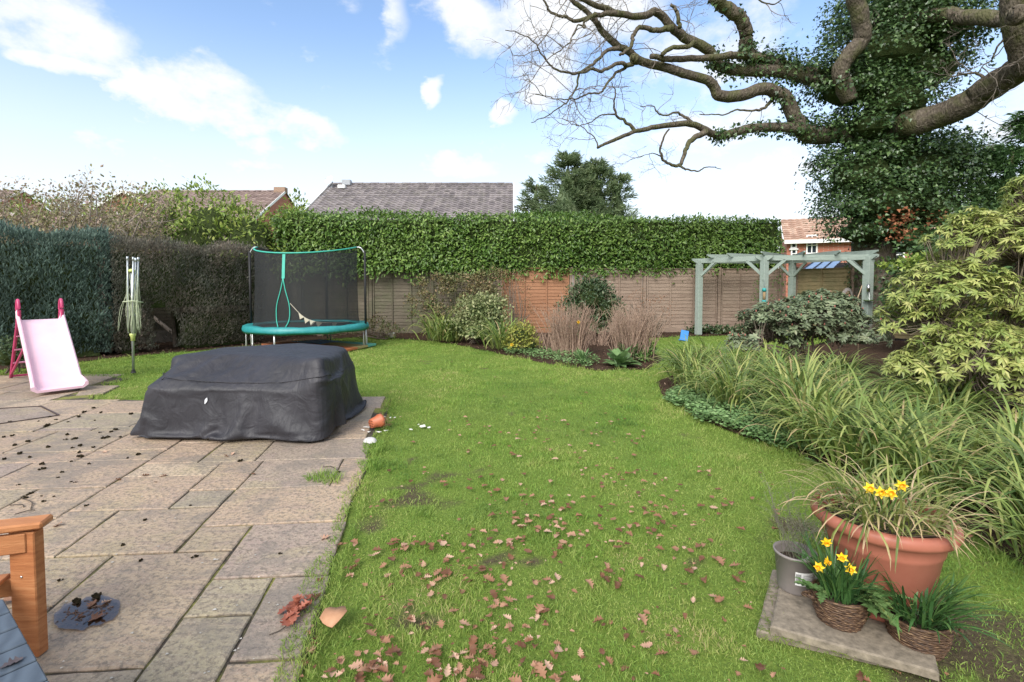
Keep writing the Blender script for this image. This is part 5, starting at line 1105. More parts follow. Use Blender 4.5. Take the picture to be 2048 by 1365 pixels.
rhm = leafmat('rhododendron leaf', [(0, (.08, .11, .06)), (.4, (.15, .20, .11)), (.8, (.25, .30, .17)), (1, (.34, .35, .22))], .4, .2, .4, var=.2)
budm_ = noisy('rhododendron buds', (.20, .07, .05), (.42, .16, .12), 30, .6)
RB = [pb(1600, 650, 8.6, 120, 48, .8), pb(1640, 612, 8.7, 65, 32, .6), pb(1695, 668, 8.5, 65, 38, .7), pb(1530, 675, 8.5, 70, 35, .6), pb(1570, 630, 8.8, 60, 28, .5), pb(1490, 690, 8.4, 40, 28, .4)]
whorl_shrub('rhododendron_bush', (5.2, 8.7, 0), 'wide budding rhododendron in front of the pergola', RB, 1700, 8, .09, .10, rhm, gst, tpl=LAUREL, budm=budm_)
# dark ivy and evergreen mass between the pergola and the yellow shrub
DM = thing('evergreen_mound', (8.2, 9.9, 0), 'dark ivy clad evergreen mound right of the pergola', 'shrub'); mb = MB()
bl = [pb(1835, 565, 10.6, 50, 50, .6), pb(1860, 600, 10.4, 60, 70, .6), pb(1815, 630, 10.2, 40, 60, .5), pb(1880, 520, 10.4, 70, 60, .7), pb(1950, 620, 9.8, 90, 110, .8), pb(1960, 480, 11, 80, 70, .8), pb(2060, 560, 9.5, 90, 140, .8)]
Pp, Nn = blob_pts(8500, bl); shell_leaves(mb, IVY, Pp, Nn, rng.uniform(.06, .11, len(Pp)), .1, .5, .1); blobcore(mb, bl, .65); mb.build('foliage', [ivym, corem], DM)
mb = MB(); Pp, Nn = blob_pts(420, [pb(1815, 535, 9.9, 60, 10, .25), pb(1865, 520, 9.8, 55, 8, .25)]); shell_leaves(mb, IVY, Pp, Nn, rng.uniform(.05, .09, len(Pp)), .05); mb.build('pale_sprays', palem, DM)
# ------------------------------------------------------------------ plants of the back border
def leafy(name, px, py, Y, blobs, n, m, size, label, tpl=SMALL, corescale=.6, stems=8, cat='shrub', up=.35, thresh=.0):
    c_ = P(px, py, Y); T_ = thing(name, (c_[0], Y, 0), label, cat); mb = MB(); bl = [pb(*b_) for b_ in blobs]; Pp, Nn = blob_pts(n, bl); k = Pp[:, 2] > .03
    if thresh: k &= fbm(Pp[:, 0] * 4 + Pp[:, 1] * 2, Pp[:, 2] * 4, 160, 2) > thresh
    Pp, Nn = Pp[k], Nn[k]; shell_leaves(mb, tpl, Pp, Nn, rng.uniform(size * .65, size * 1.25, len(Pp)), .05, .6, up)
    ms_ = [m]
    if corescale: blobcore(mb, bl, corescale); ms_ = [m, corem]
    mb.build('foliage', ms_, T_); st = MB()
    for i in range(stems):
        b_ = bl[rng.integers(0, len(bl))]; e = A3(b_[:3]) + rand_dirs(1)[0] * A3(b_[3:6]) * .6; bs = A3([c_[0] + rng.normal(0, .08), Y + rng.normal(0, .06), 0]); st.tube(crook([bs, (bs + e) / 2 + A3([rng.normal(0, .05), 0, .05]), e], .08, 300 + i, 4), np.linspace(.014, .006, 9), 5, cap=False)
    st.build('stems', gst, T_, True); return T_
eum = leafmat('variegated leaf', [(0, (.09, .13, .05)), (.4, (.19, .24, .09)), (.8, (.34, .37, .17)), (1, (.48, .47, .26))], .45, .25)
leafy('variegated_shrub', 950, 690, 12.4, [(955, 625, 12.5, 45, 32, .5), (930, 655, 12.4, 35, 28, .4), (985, 650, 12.2, 35, 32, .4), (960, 668, 12.1, 40, 20, .4), (985, 618, 12.4, 34, 26, .4)], 3600, eum, .075, 'pale variegated leafy shrub against the dark fence in the back border')
dkm = leafmat('dark glossy leaf', [(0, (.02, .045, .02)), (.5, (.045, .09, .035)), (.85, (.09, .14, .06)), (1, (.15, .18, .09))], .35, .15)
leafy('camellia_bush', 1180, 690, 13, [(1180, 600, 13, 50, 34, .5), (1150, 625, 13, 36, 30, .4), (1210, 622, 13, 36, 32, .4), (1180, 655, 12.9, 46, 24, .4), (1185, 575, 13, 34, 16, .3)], 4200, dkm, .085, 'dark glossy leaved bush between the two dead stem clumps and the fence', tpl=LAUREL)
ylm = leafmat('lime leaf', [(0, (.12, .16, .03)), (.5, (.24, .29, .05)), (1, (.45, .42, .10))], .5, .25)
leafy('lime_shrub', 1040, 705, 10.8, [(1042, 672, 10.8, 30, 22, .3), (1025, 690, 10.7, 20, 14, .25), (1060, 690, 10.7, 20, 14, .25)], 1100, ylm, .06, 'small lime green shrub right of the strap leaves in the back border')
roseg = leafmat('rose leaf', [(0, (.07, .10, .035)), (.5, (.14, .17, .06)), (.8, (.24, .22, .10)), (1, (.30, .18, .11))], .55, .2)
leafy('climbing_rose', 900, 685, 14.4, [(870, 580, 14.4, 50, 28, .25), (930, 575, 14.4, 60, 28, .25), (840, 600, 14.4, 30, 30, .2), (985, 560, 14.3, 35, 24, .2), (900, 610, 14.2, 50, 25, .3), (960, 600, 14.1, 50, 35, .3), (850, 630, 14.1, 30, 25, .3), (900, 640, 13.4, 60, 30, .4)], 6500, roseg, .075, 'straggly climbing rose over the dark fence panels behind the pale shrub', corescale=0, stems=44, thresh=.36)
leafy('red_twig_bush', 1035, 690, 13.6, [(1035, 600, 13.6, 32, 50, .3), (1020, 560, 13.6, 35, 24, .2), (1050, 640, 13.5, 26, 30, .3)], 700, leafmat('red brown leaf', [(0, (.16, .08, .05)), (.6, (.26, .15, .09)), (1, (.20, .20, .08))], .6, .2), .05, 'reddish twiggy bush in front of the orange fence panel', corescale=0, stems=34, thresh=.3)
leafy('low_shrub', 765, 685, 13.4, [(750, 655, 13.6, 30, 22, .3), (780, 665, 13.3, 26, 14, .3), (720, 665, 13.8, 25, 20, .3)], 900, roseg, .06, 'straggly low shrub right of the trampoline by the dark fence', corescale=0, stems=30)
leafy('wall_shrub', 1545, 660, 15.0, [(1520, 600, 14.9, 14, 50, .12), (1560, 590, 14.9, 24, 50, .12), (1540, 640, 14.8, 30, 24, .15)], 330, leafmat('thin green leaf', [(0, (.06, .12, .03)), (1, (.16, .24, .07))], .5, .2), .07, 'thin leafy climber against the fence between the pergola posts', corescale=0, stems=16)
leafy('twiggy_shrub', 1310, 690, 14.3, [(1310, 630, 14.4, 45, 36, .25), (1275, 610, 14.4, 25, 30, .2)], 330, leafmat('rust leaf', [(0, (.22, .10, .06)), (1, (.34, .18, .10))], .6, .2), .045, 'sparse rusty twiggy shrub against the grey fence right of the dead stems', corescale=0, stems=44)
leafy('low_green_plant', 1410, 672, 14.9, [(1410, 662, 14.9, 22, 8, .2), (1440, 664, 14.8, 22, 8, .2), (1390, 664, 15, 16, 9, .2), (1480, 662, 14.8, 26, 8, .2)], 600, dkm, .10, 'low dark green plants at the foot of the grey fence under the pergola', stems=6, cat='plant')
leafy('bramble_patch', 640, 690, 14.2, [(600, 665, 14.4, 40, 14, .3), (670, 668, 14.4, 40, 12, .3)], 500, roseg, .06, 'low scrub on the soil behind the trampoline legs', stems=14, cat='plant', corescale=0)
leafy('green_plant', 1222, 716, 9.9, [(1298, 705, 9.6, 16, 12, .15), (1285, 715, 9.4, 12, 8, .12)], 300, leafmat('fresh leaf', [(0, (.06, .13, .03)), (1, (.16, .27, .07))], .45, .25), .07, 'small fresh green plant right of the big leaved clump', stems=6, cat='plant', tpl=LAUREL)
# clumps of dead upright stems
deadm = noisy('dead stems', (.22, .14, .10), (.46, .33, .25), 30, .85, .2, .004)
def deadstems(px, py, label, n, h, spread, lean=0, group=None, name='dead_stem_clump'):
    g_ = G(px, py); mb = MB(); base = np.stack([rng.normal(g_[0], spread, n), rng.normal(g_[1], spread * .8, n), np.zeros(n)], 1); az_ = np.arctan2(base[:, 1] - g_[1], base[:, 0] - g_[0]) + rng.normal(0, .5, n)
    Q = arches(n, base, az_, rng.uniform(1.15, 1.55, n), rng.uniform(-.15, .45, n), rng.uniform(.55, 1.05, n) * h, 7); Q += np.cumsum(rng.normal(0, .009, Q.shape), 1); V, F = batch_tubes(Q, np.tile(np.linspace(.009, .004, 7), (n, 1)), 4); mb.add(V, [F])
    Q2, R2 = grow(list(Q), list(Q), 2.6, h * .3, .004, 5, .5, .5, .35); V, F = batch_tubes(Q2, R2, 3); mb.add(V, [F]); o = mb.build(name, deadm, smooth=True, loc=(g_[0], g_[1], 0)); return tag(o, label, 'plant', group)
deadstems(1140, 709, 'left of two thickets of dead brown upright stems in the back border', 190, 1.02, .14)
deadstems(1265, 719, 'right of two thickets of dead brown upright stems, behind the big leaved clump', 210, 1.02, .15)
deadstems(1085, 700, 'low pale dead stalks beside the lime green shrub', 70, .5, .2)
deadstems(1195, 690, 'short pale dead stalks between the two thickets', 60, .45, .16)
# broad leaved clumps
hostm = leafmat('broad leaf', [(0, (.07, .15, .05)), (.5, (.13, .24, .08)), (1, (.24, .36, .15))], .45, .25)
def rosette(px, py, n, ln, wd, label, tpl=LAUREL, e=(.3, 1.2), name='broad_leaf_clump', z=0, m=hostm):
    g_ = G(px, py); a_ = rng.uniform(0, 6.28, n); el_ = rng.uniform(*e, n); d = np.stack([np.cos(a_) * np.cos(el_), np.sin(a_) * np.cos(el_), np.sin(el_)], 1); up_ = np.stack([-np.cos(a_) * np.sin(el_), -np.sin(a_) * np.sin(el_), np.cos(el_)], 1)
    mb = MB(); bs = np.tile(g_ + A3([0, 0, z]), (n, 1)) + rng.normal(0, .03, (n, 3)) * A3([1, 1, 0]); st = bs + d * (ln * rng.uniform(.15, .8, n))[:, None]
    add_leaves(mb, tpl, st, nrm(d - A3([0, 0, .35])), up_, rng.uniform(.7, 1.15, n) * ln, rng.uniform(.8, 1.2, n) * wd)
    t_ = np.linspace(0, 1, 3)[None, :, None]; V, F = batch_tubes(bs[:, None] * (1 - t_) + st[:, None] * t_, np.full((n, 3), .006), 4); mb.add(V, [F]); return tag(mb.build(name, m, loc=g_), label, 'plant')
rosette(1237, 733, 46, .24, .36, 'clump of big pale green leaves at the lawn edge of the back border')
rosette(1255, 722, 50, .26, .14, 'taller narrow leaves growing just behind the big pale green leaves', e=(.6, 1.4))
rosette(1165, 727, 46, .2, .10, 'clump of narrow fresh leaves left of the big leaved clump', e=(.5, 1.4))
rosette(1525, 812, 26, .28, .24, 'fresh foxglove like leaf rosette in the edge of the right border', e=(.1, 1.1))
rosette(1570, 850, 22, .26, .22, 'second leaf rosette nearer the lawn in the right border edge', e=(.1, 1.1))
# ground cover mats
gcm = leafmat('ground cover leaf', [(0, (.09, .18, .06)), (.5, (.17, .31, .10)), (1, (.30, .44, .19))], .55, .25)
def gcover(poly_px, n, label):
    poly = [G(*p_)[:2] for p_ in poly_px]; x0, y0 = np.min(poly, 0); x1, y1 = np.max(poly, 0); x = rng.uniform(x0, x1, n * 4); y = rng.uniform(y0, y1, n * 4); k = in_poly(x + (fbm(x * 5, y * 5, 5) - .5) * .3, y, poly) & (fbm(x * 3, y * 3, 170) > .34); x, y = x[k][:n], y[k][:n]; n = len(x)
    mb = MB(); a_ = rng.uniform(0, 6.28, n); add_leaves(mb, LAUREL, np.stack([x, y, rng.uniform(.02, .12, n) * (.4 + fbm(x * 2, y * 2, 171))], 1), np.stack([np.cos(a_), np.sin(a_), rng.uniform(-.2, .5, n)], 1), nrm(A3([0, 0, 1]) + rand_dirs(n) * .5), rng.uniform(.03, .055, n), rng.uniform(.05, .08, n))
    return tag(mb.build('ground_cover', gcm), label, 'ground cover', kind='stuff')
gcover([(1330, 790), (1360, 780), (1440, 785), (1500, 800), (1600, 850), (1700, 940), (1640, 930), (1560, 897), (1480, 872), (1400, 840), (1335, 805)], 9000, 'low pale green ground cover along the right border edge')
gcover([(1010, 690), (1060, 695), (1150, 712), (1200, 722), (1180, 738), (1110, 728), (1060, 716), (1000, 706)], 2600, 'low pale green ground cover in the back border edge')
# more fresh grass and weeds at the bed edges near the lawn
daff = plain('daffodil yellow', (.85, .60, .02), .5); daffo = plain('trumpet yellow', (.85, .42, .01), .5); stemg = leafmat('daffodil stem', [(0, (.05, .13, .03)), (1, (.13, .25, .06))], .45, .2)
def daffodil(c_, h, face, s=.028, az_=0, label='', parent=None, group=None, lean=(0, 0)):
    T_ = thing('daffodil', c_, label, 'flower', group); top = A3(c_, float) + A3([lean[0], lean[1], h])
    MB().tube(catmull([c_, A3(c_, float) * .5 + top * .5 + A3([lean[0] * -.2, 0, 0]), top], 4), .0028, 5).build('stem', stemg, T_, True)
    f = nrm(A3(face, float)); u = nrm(np.cross(f, A3([.1, .2, 1]))); v = np.cross(f, u); mb = MB(); th_ = np.arange(6) * math.pi / 3 + rng.random()
    d = u * np.cos(th_)[:, None] + v * np.sin(th_)[:, None]; add_leaves(mb, SMALL, np.tile(top + f * .004, (6, 1)), nrm(d + f * rng.uniform(-.1, .25, 6)[:, None]), np.tile(f, (6, 1)), np.full(6, s), np.full(6, s * .95), 0); mb.build('petals', daff, T_)
    a_ = np.linspace(0, 2 * np.pi, 10, endpoint=False); V = []
    for l_, r_ in ((.0, .25), (.35, .27), (.75, .33), (.85, .44)): V.append(top + f * l_ * s + (u * np.cos(a_)[:, None] + v * np.sin(a_)[:, None]) * r_ * s)
    i = np.arange(10); j = (i + 1) % 10; MB().add(np.concatenate(V), [np.concatenate([np.stack([k * 10 + i, k * 10 + j, (k + 1) * 10 + j, (k + 1) * 10 + i], 1) for k in range(3)])]).build('trumpet', daffo, T_, True); return T_
for (px, py, Y, lb) in ((1157, 645, 10.2, 'single yellow flower among the left dead stem thicket'), (1024, 690, 10.5, 'yellow flower low beside the lime green shrub')):
    c_ = P(px, py, Y); daffodil((c_[0], c_[1], 0.0), c_[2], (-.1, -1, .2), .045, label=lb)
# small things in the border
bm_ = plain('blue plastic', (.05, .24, .62), .4); c_ = G(1367, 682)
T_ = thing('blue_board', c_, 'small blue plastic board leaning on the soil left of the pergola', 'board'); MB().box((-.10, -.02, 0), (.10, .02, .26), bev=.008, M=(A3([[1, 0, 0.25], [0, 1, .3], [-.2, -.25, 1]]), c_)).build('panel', bm_, T_); MB().box((-.10, .03, 0), (.12, .10, .03), bev=.005, M=(np.eye(3), c_)).build('foot', bm_, T_)
c_ = G(783, 672); tag(MB().sphere((0, 0, .09), (.11, .1, .1), 14).build('white_ball', noisy('scuffed white', (.5, .48, .42), (.75, .73, .68), 8, .7), smooth=True), 'scuffed white ball on the soil right of the trampoline', 'ball').location = tuple(G(783, 676))
# ------------------------------------------------------------------ covered garden table
COVER = ([-3.6418, 4.4409, 0.0207], [521, 405, 365], 32, 100, [
559,-1,0,-1,0,0,-1,0,-1,0,-1,0,-1,-2,-3,-2,-2,-3,-2,-3,-2,-2,-3,-3,-2,-3,-3,-3,-2,-3,-2,-2,-2,-3,-2,-2,-2,-3,-2,-2,-3,-1,0,-1,0,-1,0,0,-1,0,-1,0,0,-1,0,3,7,5,4,3,3,2,2,1,2,1,1,1,1,1,
1,1,0,1,1,1,1,1,1,1,1,2,1,2,2,2,3,5,8,9,3,0,-1,0,-1,0,-1,0,-1,0,135,-1,-2,0,-2,-2,-1,-2,-1,-2,-2,-2,-3,-7,-8,-10,-9,-8,-9,-8,-9,-9,-9,-9,-10,-10,-10,-9,-10,-8,-9,-8,-9,-7,-8,-8,-9,-7,
-9,-9,-7,-5,-2,-1,-2,-1,-2,-2,-1,-2,0,-2,-2,-1,0,10,23,21,14,12,8,8,6,6,5,4,5,3,4,3,3,3,3,3,3,3,3,4,3,4,5,4,6,6,8,9,11,17,28,33,11,-2,-2,-2,-1,-3,-1,-2,0,-2,135,-1,-1,-2,-1,-2,-1,-2,
-2,-2,-1,-2,-3,-7,-9,-8,-9,-9,-8,-9,-9,-9,-8,-10,-10,-10,-10,-10,-9,-9,-8,-9,-7,-8,-9,-8,-7,-9,-8,-9,-8,-4,-2,-2,-1,-2,-1,-1,-2,-1,-2,-1,-2,-1,-1,11,24,19,15,11,10,7,7,5,5,5,3,5,3,3,
4,2,4,2,3,3,3,3,5,4,4,5,6,6,7,9,12,17,28,32,11,-2,-1,-3,-2,-1,-1,-2,-2,-1,70,-1,-2,-2,2,0,-5,3,-1,-2,-2,1,-2,-3,-6,-4,-5,-5,-2,-5,-5,-6,-6,-5,-6,-7,-3,-2,-5,-2,-5,-5,-6,-3,-3,-4,-5,
-4,-4,-3,-4,-3,-2,-1,-2,0,4,-5,-1,-1,-1,-1,-1,-1,-1,8,13,10,6,7,3,5,1,5,2,3,3,2,2,3,1,2,3,-3,2,2,2,1,2,3,3,2,2,5,2,5,6,7,16,12,7,2,0,0,-4,-3,1,1,-1,-4,12,-5,6,6,-7,-6,10,-7,-5,6,2,-2,
0,-1,-1,1,-4,2,-3,-3,-2,0,1,-2,1,1,-5,1,-2,-4,3,-2,3,-4,-3,-2,-2,1,-3,-5,-2,2,5,5,-2,0,-8,15,5,2,0,-1,-1,-1,3,-10,-13,-11,-5,-7,0,1,6,2,4,4,4,3,4,2,3,3,0,8,1,3,3,3,0,2,2,4,3,0,3,2,-5,
1,-4,-2,-10,-3,1,5,4,8,-12,-1,3,10,1,12,0,-10,-3,8,-3,-4,6,1,-4,1,2,1,-2,-2,1,-2,-1,1,-1,-2,-1,2,-1,0,0,-3,0,-1,-2,0,0,-2,-1,-2,0,0,-3,-4,-2,2,9,-6,5,-2,0,1,1,0,-1,0,2,9,0,-4,-16,-12,
-8,-6,-2,3,3,5,3,4,3,4,2,4,2,3,4,3,3,2,3,1,5,2,3,2,2,1,3,0,5,1,-6,-14,-1,1,0,-9,2,-3,9,-1,5,-9,16,-4,-9,-1,2,4,-7,5,2,-6,7,-3,2,0,-1,-5,4,-2,-2,0,1,-1,-3,0,0,0,1,-3,0,0,-5,1,1,-1,-3,
0,0,-5,-1,-2,-1,12,-11,6,-5,0,6,-1,2,0,2,2,6,0,-1,-3,-16,-14,-7,-3,-6,1,7,5,5,2,3,3,4,3,3,3,3,2,4,3,2,3,2,3,2,3,1,4,1,5,2,-2,-10,-9,-3,-4,-2,7,-4,4,-3,8,-10,4,9,-6,0,1,2,-1,-2,4,-1,
0,0,1,0,0,0,1,-4,-1,-1,-1,0,1,1,-4,0,0,0,-2,0,-1,2,-4,-1,2,1,-6,-2,-4,-3,2,5,-14,6,-1,4,6,4,-4,0,3,3,4,3,-5,3,-5,-15,-13,-4,-4,-6,-1,3,5,5,4,5,3,3,2,4,3,3,3,3,2,2,4,3,2,2,2,4,2,3,1,
4,-2,-8,-11,1,6,-6,-5,5,-6,6,-5,8,4,5,0,0,-3,3,-2,4,0,-2,2,-2,2,1,2,-1,-3,-4,2,-2,-1,-2,0,0,4,-4,-3,9,4,-2,-2,-4,-1,-8,1,-2,1,-6,-3,-3,-5,7,-4,8,2,6,2,-1,0,-1,1,1,4,-3,2,-1,-3,-3,-19,
-11,-10,1,0,6,4,4,5,3,3,3,4,3,3,2,3,2,3,3,2,1,3,3,2,2,4,3,2,1,-3,-6,-9,-2,-8,9,5,0,9,-4,1,-3,-7,-6,1,2,5,0,1,-2,0,3,-1,0,-1,2,-5,-3,3,2,-4,5,0,1,0,-1,-5,3,1,-9,8,2,-2,-2,-1,-1,0,3,-3,
-1,-1,0,9,-13,7,-3,3,1,1,-1,0,0,0,-1,0,3,-2,0,-2,2,-2,-3,12,-12,3,-1,0,0,1,2,2,1,-1,-1,-1,1,0,0,0,0,0,0,-1,0,1,4,2,2,-1,-2,-3,-2,-3,5,7,0,3,-2,-14,13,-5,-6,-3,-1,-1,0,0,3,-1,4,0,-4,
1,-2,3,-3,1,0,-2,6,2,-3,0,-1,-3,-2,3,0,4,-1,-10,2,4,2,0,0,-2,2,-2,-2,-2,6,4,5,-10,-9,4,2,1,4,0,0,-2,1,-1,-3,4,2,-4,-1,-2,7,-1,4,-7,-1,-1,0,0,1,2,0,-1,0,1,-1,0,0,1,0,0,0,0,-1,2,1,3,0,
-1,-2,-1,-1,-1,-3,12,-2,-9,2,12,-14,-3,0,2,-3,2,1,4,1,-3,-1,-1,1,1,-2,-2,3,-1,2,0,-1,-2,3,-1,-2,1,1,-1,2,-4,0,1,-3,1,1,0,-1,-1,2,2,-2,4,5,-8,-1,10,-11,-1,-1,0,-1,-1,-1,3,5,-1,2,1,-5,
2,0,-3,10,-15,4,3,0,-1,0,1,1,1,0,1,-1,-1,1,0,0,0,0,0,0,-1,0,1,2,2,1,0,-2,-1,-1,-2,-4,-4,12,6,1,-3,1,-3,-3,-2,4,-1,1,1,-1,-2,0,-1,-1,3,-2,0,-1,0,-2,4,-4,2,-3,5,-1,3,0,0,-5,-1,1,-1,1,
-1,0,0,2,1,-2,0,2,4,-4,-4,-4,5,2,-4,0,-2,-1,1,4,3,0,-2,-1,1,-2,2,0,-2,-1,2,-6,6,0,0,-1,1,2,0,1,-1,0,0,0,0,0,0,0,-1,0,0,1,0,2,2,1,-1,-1,-1,-1,1,-3,5,-7,6,-1,-6,10,4,-3,-2,5,0,-1,1,-3,
-1,0,-2,2,1,-1,0,0,-1,-1,0,0,1,-2,2,2,-4,2,-2,0,1,1,-3,2,-1,1,0,2,1,-3,1,5,-1,-5,1,0,-6,10,-6,-2,2,1,2,1,0,-3,-1,1,-2,0,2,0,-2,-2,3,0,1,-1,-1,0,1,1,1,0,0,0,0,-1,1,0,0,0,0,1,-1,0,1,1,
1,2,0,-1,-2,-1,1,-2,1,-2,2,1,-4,-1,9,4,-3,7,-2,0,-2,0,-2,-1,-1,2,2,-1,-1,-1,0,-1,-1,1,1,-1,0,1,0,-1,0,0,-1,1,0,-1,2,-2,1,2,0,-1,0,-2,2,-1,0,-1,6,-6,3,0,0,1,0,0,-1,-2,0,0,-2,0,2,0,-2,
-2,3,-1,1,0,-1,0,1,1,1,0,1,-1,0,0,0,0,0,0,0,-1,1,-1,1,2,2,0,0,-1,0,-1,-2,0,1,-2,3,0,-3,-2,1,8,2,8,-3,-1,0,-4,1,-2,1,2,1,-1,-1,0,-1,-1,-1,2,0,-1,1,0,0,-1,0,-1,1,1,-1,0,0,0,0,1,0,0,-1,
0,1,0,-1,-1,2,7,-3,-1,-1,0,0,0,-2,-2,0,0,-1,0,2,0,-2,-2,3,0,0,-1,1,0,0,1,1,1,-1,0,0,0,0,0,0,0,1,-1,0,0,1,0,2,1,0,0,-1,-1,-1,0,-1,0,1,2,-4,-2,0,1,8,5,2,-2,-2,-3,0,0,1,0,1,1,-2,0,0,-2,
0,0,1,-1,-1,2,0,-1,-1,1,-1,1,1,-1,0,-1,0,2,1,-1,0,0,-1,0,0,-2,2,5,2,-3,-1,-1,0,0,-1,-2,0,1,-2,1,2,-1,-2,-1,1,0,2,-1,-1,0,1,1,1,0,0,0,0,0,0,0,0,0,0,0,-1,0,1,2,1,0,0,1,-1,-1,-1,1,-2,-1,
2,1,-2,-2,0,0,2,-1,4,2,-5,0,-1,0,1,2,1,1,-2,-1,-1,-1,-1,3,-1,0,-2,2,0,-1,0,-1,0,2,-1,0,-1,1,0,1,0,1,-1,-1,1,-1,0,-1,0,1,5,0,-2,-1,1,-1,-3,-1,1,0,-1,0,2,-1,0,-3,3,0,0,0,0,0,0,0,2,0,0,
0,0,0,0,0,0,0,-1,1,0,0,0,2,1,1,0,-1,0,0,-2,0,-1,-1,1,2,-2,-2,-1,1,-1,-3,1,0,1,1,-1,1,1,1,0,1,-1,-1,-1,0,0,0,0,-1,-1,1,1,-1,-1,1,-1,1,1,-1,0,0,0,1,0,1,-2,0,0,0,0,-1,1,0,0,4,2,-2,-1,-2,
-1,-2,2,-1,-1,1,2,-1,-2,-2,2,1,0,0,-1,0,1,1,1,0,0,-1,1,0,0,0,-1,1,-1,1,-1,0,2,1,2,0,0,0,-1,-1,-1,0,-1,0,1,2,-2,-2,-1,0,0,-2,0,0,0,1,0,1,2,-1,1,2,-2,-1,0,-2,0,2,-1,0,-2,1,0,0,0,-1,1,
0,1,-1,0,0,0,0,1,-1,1,0,-1,1,-1,-1,0,1,0,0,0,2,0,-2,-1,-1,1,0,-2,2,1,0,-1,-2,1,1,0,0,0,0,0,1,0,2,-2,1,0,0,0,0,0,-1,0,0,0,1,0,1,2,1,-1,1,-1,-1,-1,0,-1,-1,1,2,-1,-2,-2,0,1,-3,1,0,1,0,
1,0,1,1,0,1,-1,0,-2,0,0,1,-2,1,-1,0,0,-1,1,0,-1,1,1,0,-2,2,-2,2,0,-1,1,-1,1,-1,-1,0,0,1,0,0,1,2,-4,1,-2,-1,2,-1,-1,3,1,-1,-2,-2,3,0,1,-1,-1,0,1,1,1,0,0,-1,1,0,0,-1,1,0,0,0,0,-1,1,2,
1,0,1,-1,1,-1,-2,0,0,-1,0,3,-1,-3,-1,0,0,-2,-1,2,0,-1,1,2,1,0,0,2,-1,-2,0,-1,1,0,-1,-1,-1,1,0,0,-1,0,0,1,0,0,0,0,0,0,0,5,-4,0,-1,0,0,-1,1,0,0,1,1,-2,1,-2,-1,0,1,-2,-1,4,0,0,-1,-3,2,
0,2,-1,0,0,0,1,1,0,-1,1,1,0,-1,0,0,-1,0,0,0,1,1,1,1,0,0,1,-1,-1,-1,1,-3,0,1,3,-1,-2,-2,-1,1,-1,-1,0,0,1,0,2,1,0,0,2,-1,-2,-1,-1,3,-2,0,0,-2,1,0,0,0,0,-1,1,0,0,-1,0,1,0,1,2,-2,-1,0,1,
-1,-2,1,1,0,0,0,-1,2,-3,-1,1,2,-4,1,4,0,-1,-1,-2,1,2,-1,1,-1,-1,1,1,1,0,0,0,-1,1,-1,1,0,-1,1,0,0,-1,1,2,1,1,0,0,-1,0,-3,1,-1,-1,1,2,0,-2,-1,-2,0,-2,1,-1,0,0,2,2,1,-1,0,1,1,-2,-1,-1,
-1,5,-5,0,-1,0,1,0,0,-1,0,1,0,0,0,0,1,-1,0,2,-1,-1,1,-1,0,-1,0,1,0,-1,0,2,-6,2,-1,2,1,-4,4,0,0,0,0,-4,2,4,-1,-1,-1,1,-1,2,1,0,-3,3,0,-2,1,1,-1,0,0,-1,1,1,0,3,1,-1,0,0,0,-1,1,-2,-1,0,
1,1,1,-2,-1,-2,0,-2,0,0,1,0,2,1,0,0,-2,5,-1,1,-5,0,0,1,-3,1,-1,-1,2,0,0,0,-1,0,1,0,-1,0,1,0,1,2,-2,0,-1,0,1,-2,0,1,0,0,-1,-2,-3,1,2,2,0,-1,8,2,-1,-7,-1,-4,1,5,-1,-2,0,0,1,1,0,1,-1,-1,
0,1,0,0,-1,-1,2,1,0,-1,2,2,1,1,-1,0,-1,0,-1,-2,0,-1,1,2,0,-2,0,-2,0,-2,0,0,-1,3,3,0,0,0,-2,2,2,-1,-3,-1,0,0,0,0,-1,-1,1,-1,0,1,0,0,1,-1,0,0,1,-1,0,2,-1,0,-1,1,-1,0,-2,2,0,-2,0,-1,-2,
1,1,3,-2,1,7,1,-4,-4,0,-3,-1,6,1,-3,0,0,0,1,1,-1,-1,1,0,0,0,-1,0,0,2,1,-1,0,1,2,0,1,0,-1,0,0,-1,-1,-2,0,2,1,1,-1,-2,0,-3,-3,1,0,1,2,2,1,-1,0,-2,-1,6,-2,-4,0,0,0,-1,0,0,-1,1,1,-1,-1,
0,1,0,0,0,0,0,0,0,2,0,-5,3,0,0,-1,0,0,0,0,-1,-2,-2,1,1,4,-4,4,5,3,-8,-2,2,-3,-2,6,-2,-1,0,0,1,0,1,1,-1,0,-1,-1,1,0,-2,3,-1,3,-1,1,0,2,1,-1,2,-2,1,-1,-1,-1,-1,0,1,1,0,-1,-1,0,-2,-1,-1,
0,1,5,1,0,-1,-1,-1,-1,-3,5,-1,-1,0,-1,0,-1,0,-5,5,0,0,0,-1,0,1,0,0,0,1,-2,1,2,0,-3,1,1,-1,-1,-1,2,0,-1,-2,-2,-1,-4,8,-2,-3,9,5,-6,-1,-1,2,-5,-1,5,0,-2,0,0,1,1,0,-4,7,-3,0,0,-1,-1,0,
1,2,-4,4,0,2,1,0,0,0,0,1,-3,0,-1,-1,0,2,1,1,-2,0,-1,0,-2,0,0,5,3,0,0,1,0,3,-8,8,-11,0,2,-1,0,0,-7,6,-4,2,2,1,-1,-1,1,0,0,0,0,0,0,1,0,0,-2,0,1,0,-1,0,0,0,-1,-3,-1,1,-4,0,0,2,13,0,-8,
1,-2,2,-1,-3,5,-1,-1,0,0,0,1,2,2,-3,3,-4,0,-3,1,3,0,-1,1,0,1,-1,1,3,1,-3,1,2,-3,1,-1,-1,0,1,0,2,-1,-2,1,-1,0,0,4,6,-2,1,0,1,0,-3,4,-5,0,-5,2,-2,-2,0,3,-2,-3,-5,7,1,-1,-1,0,1,1,-1,-1,
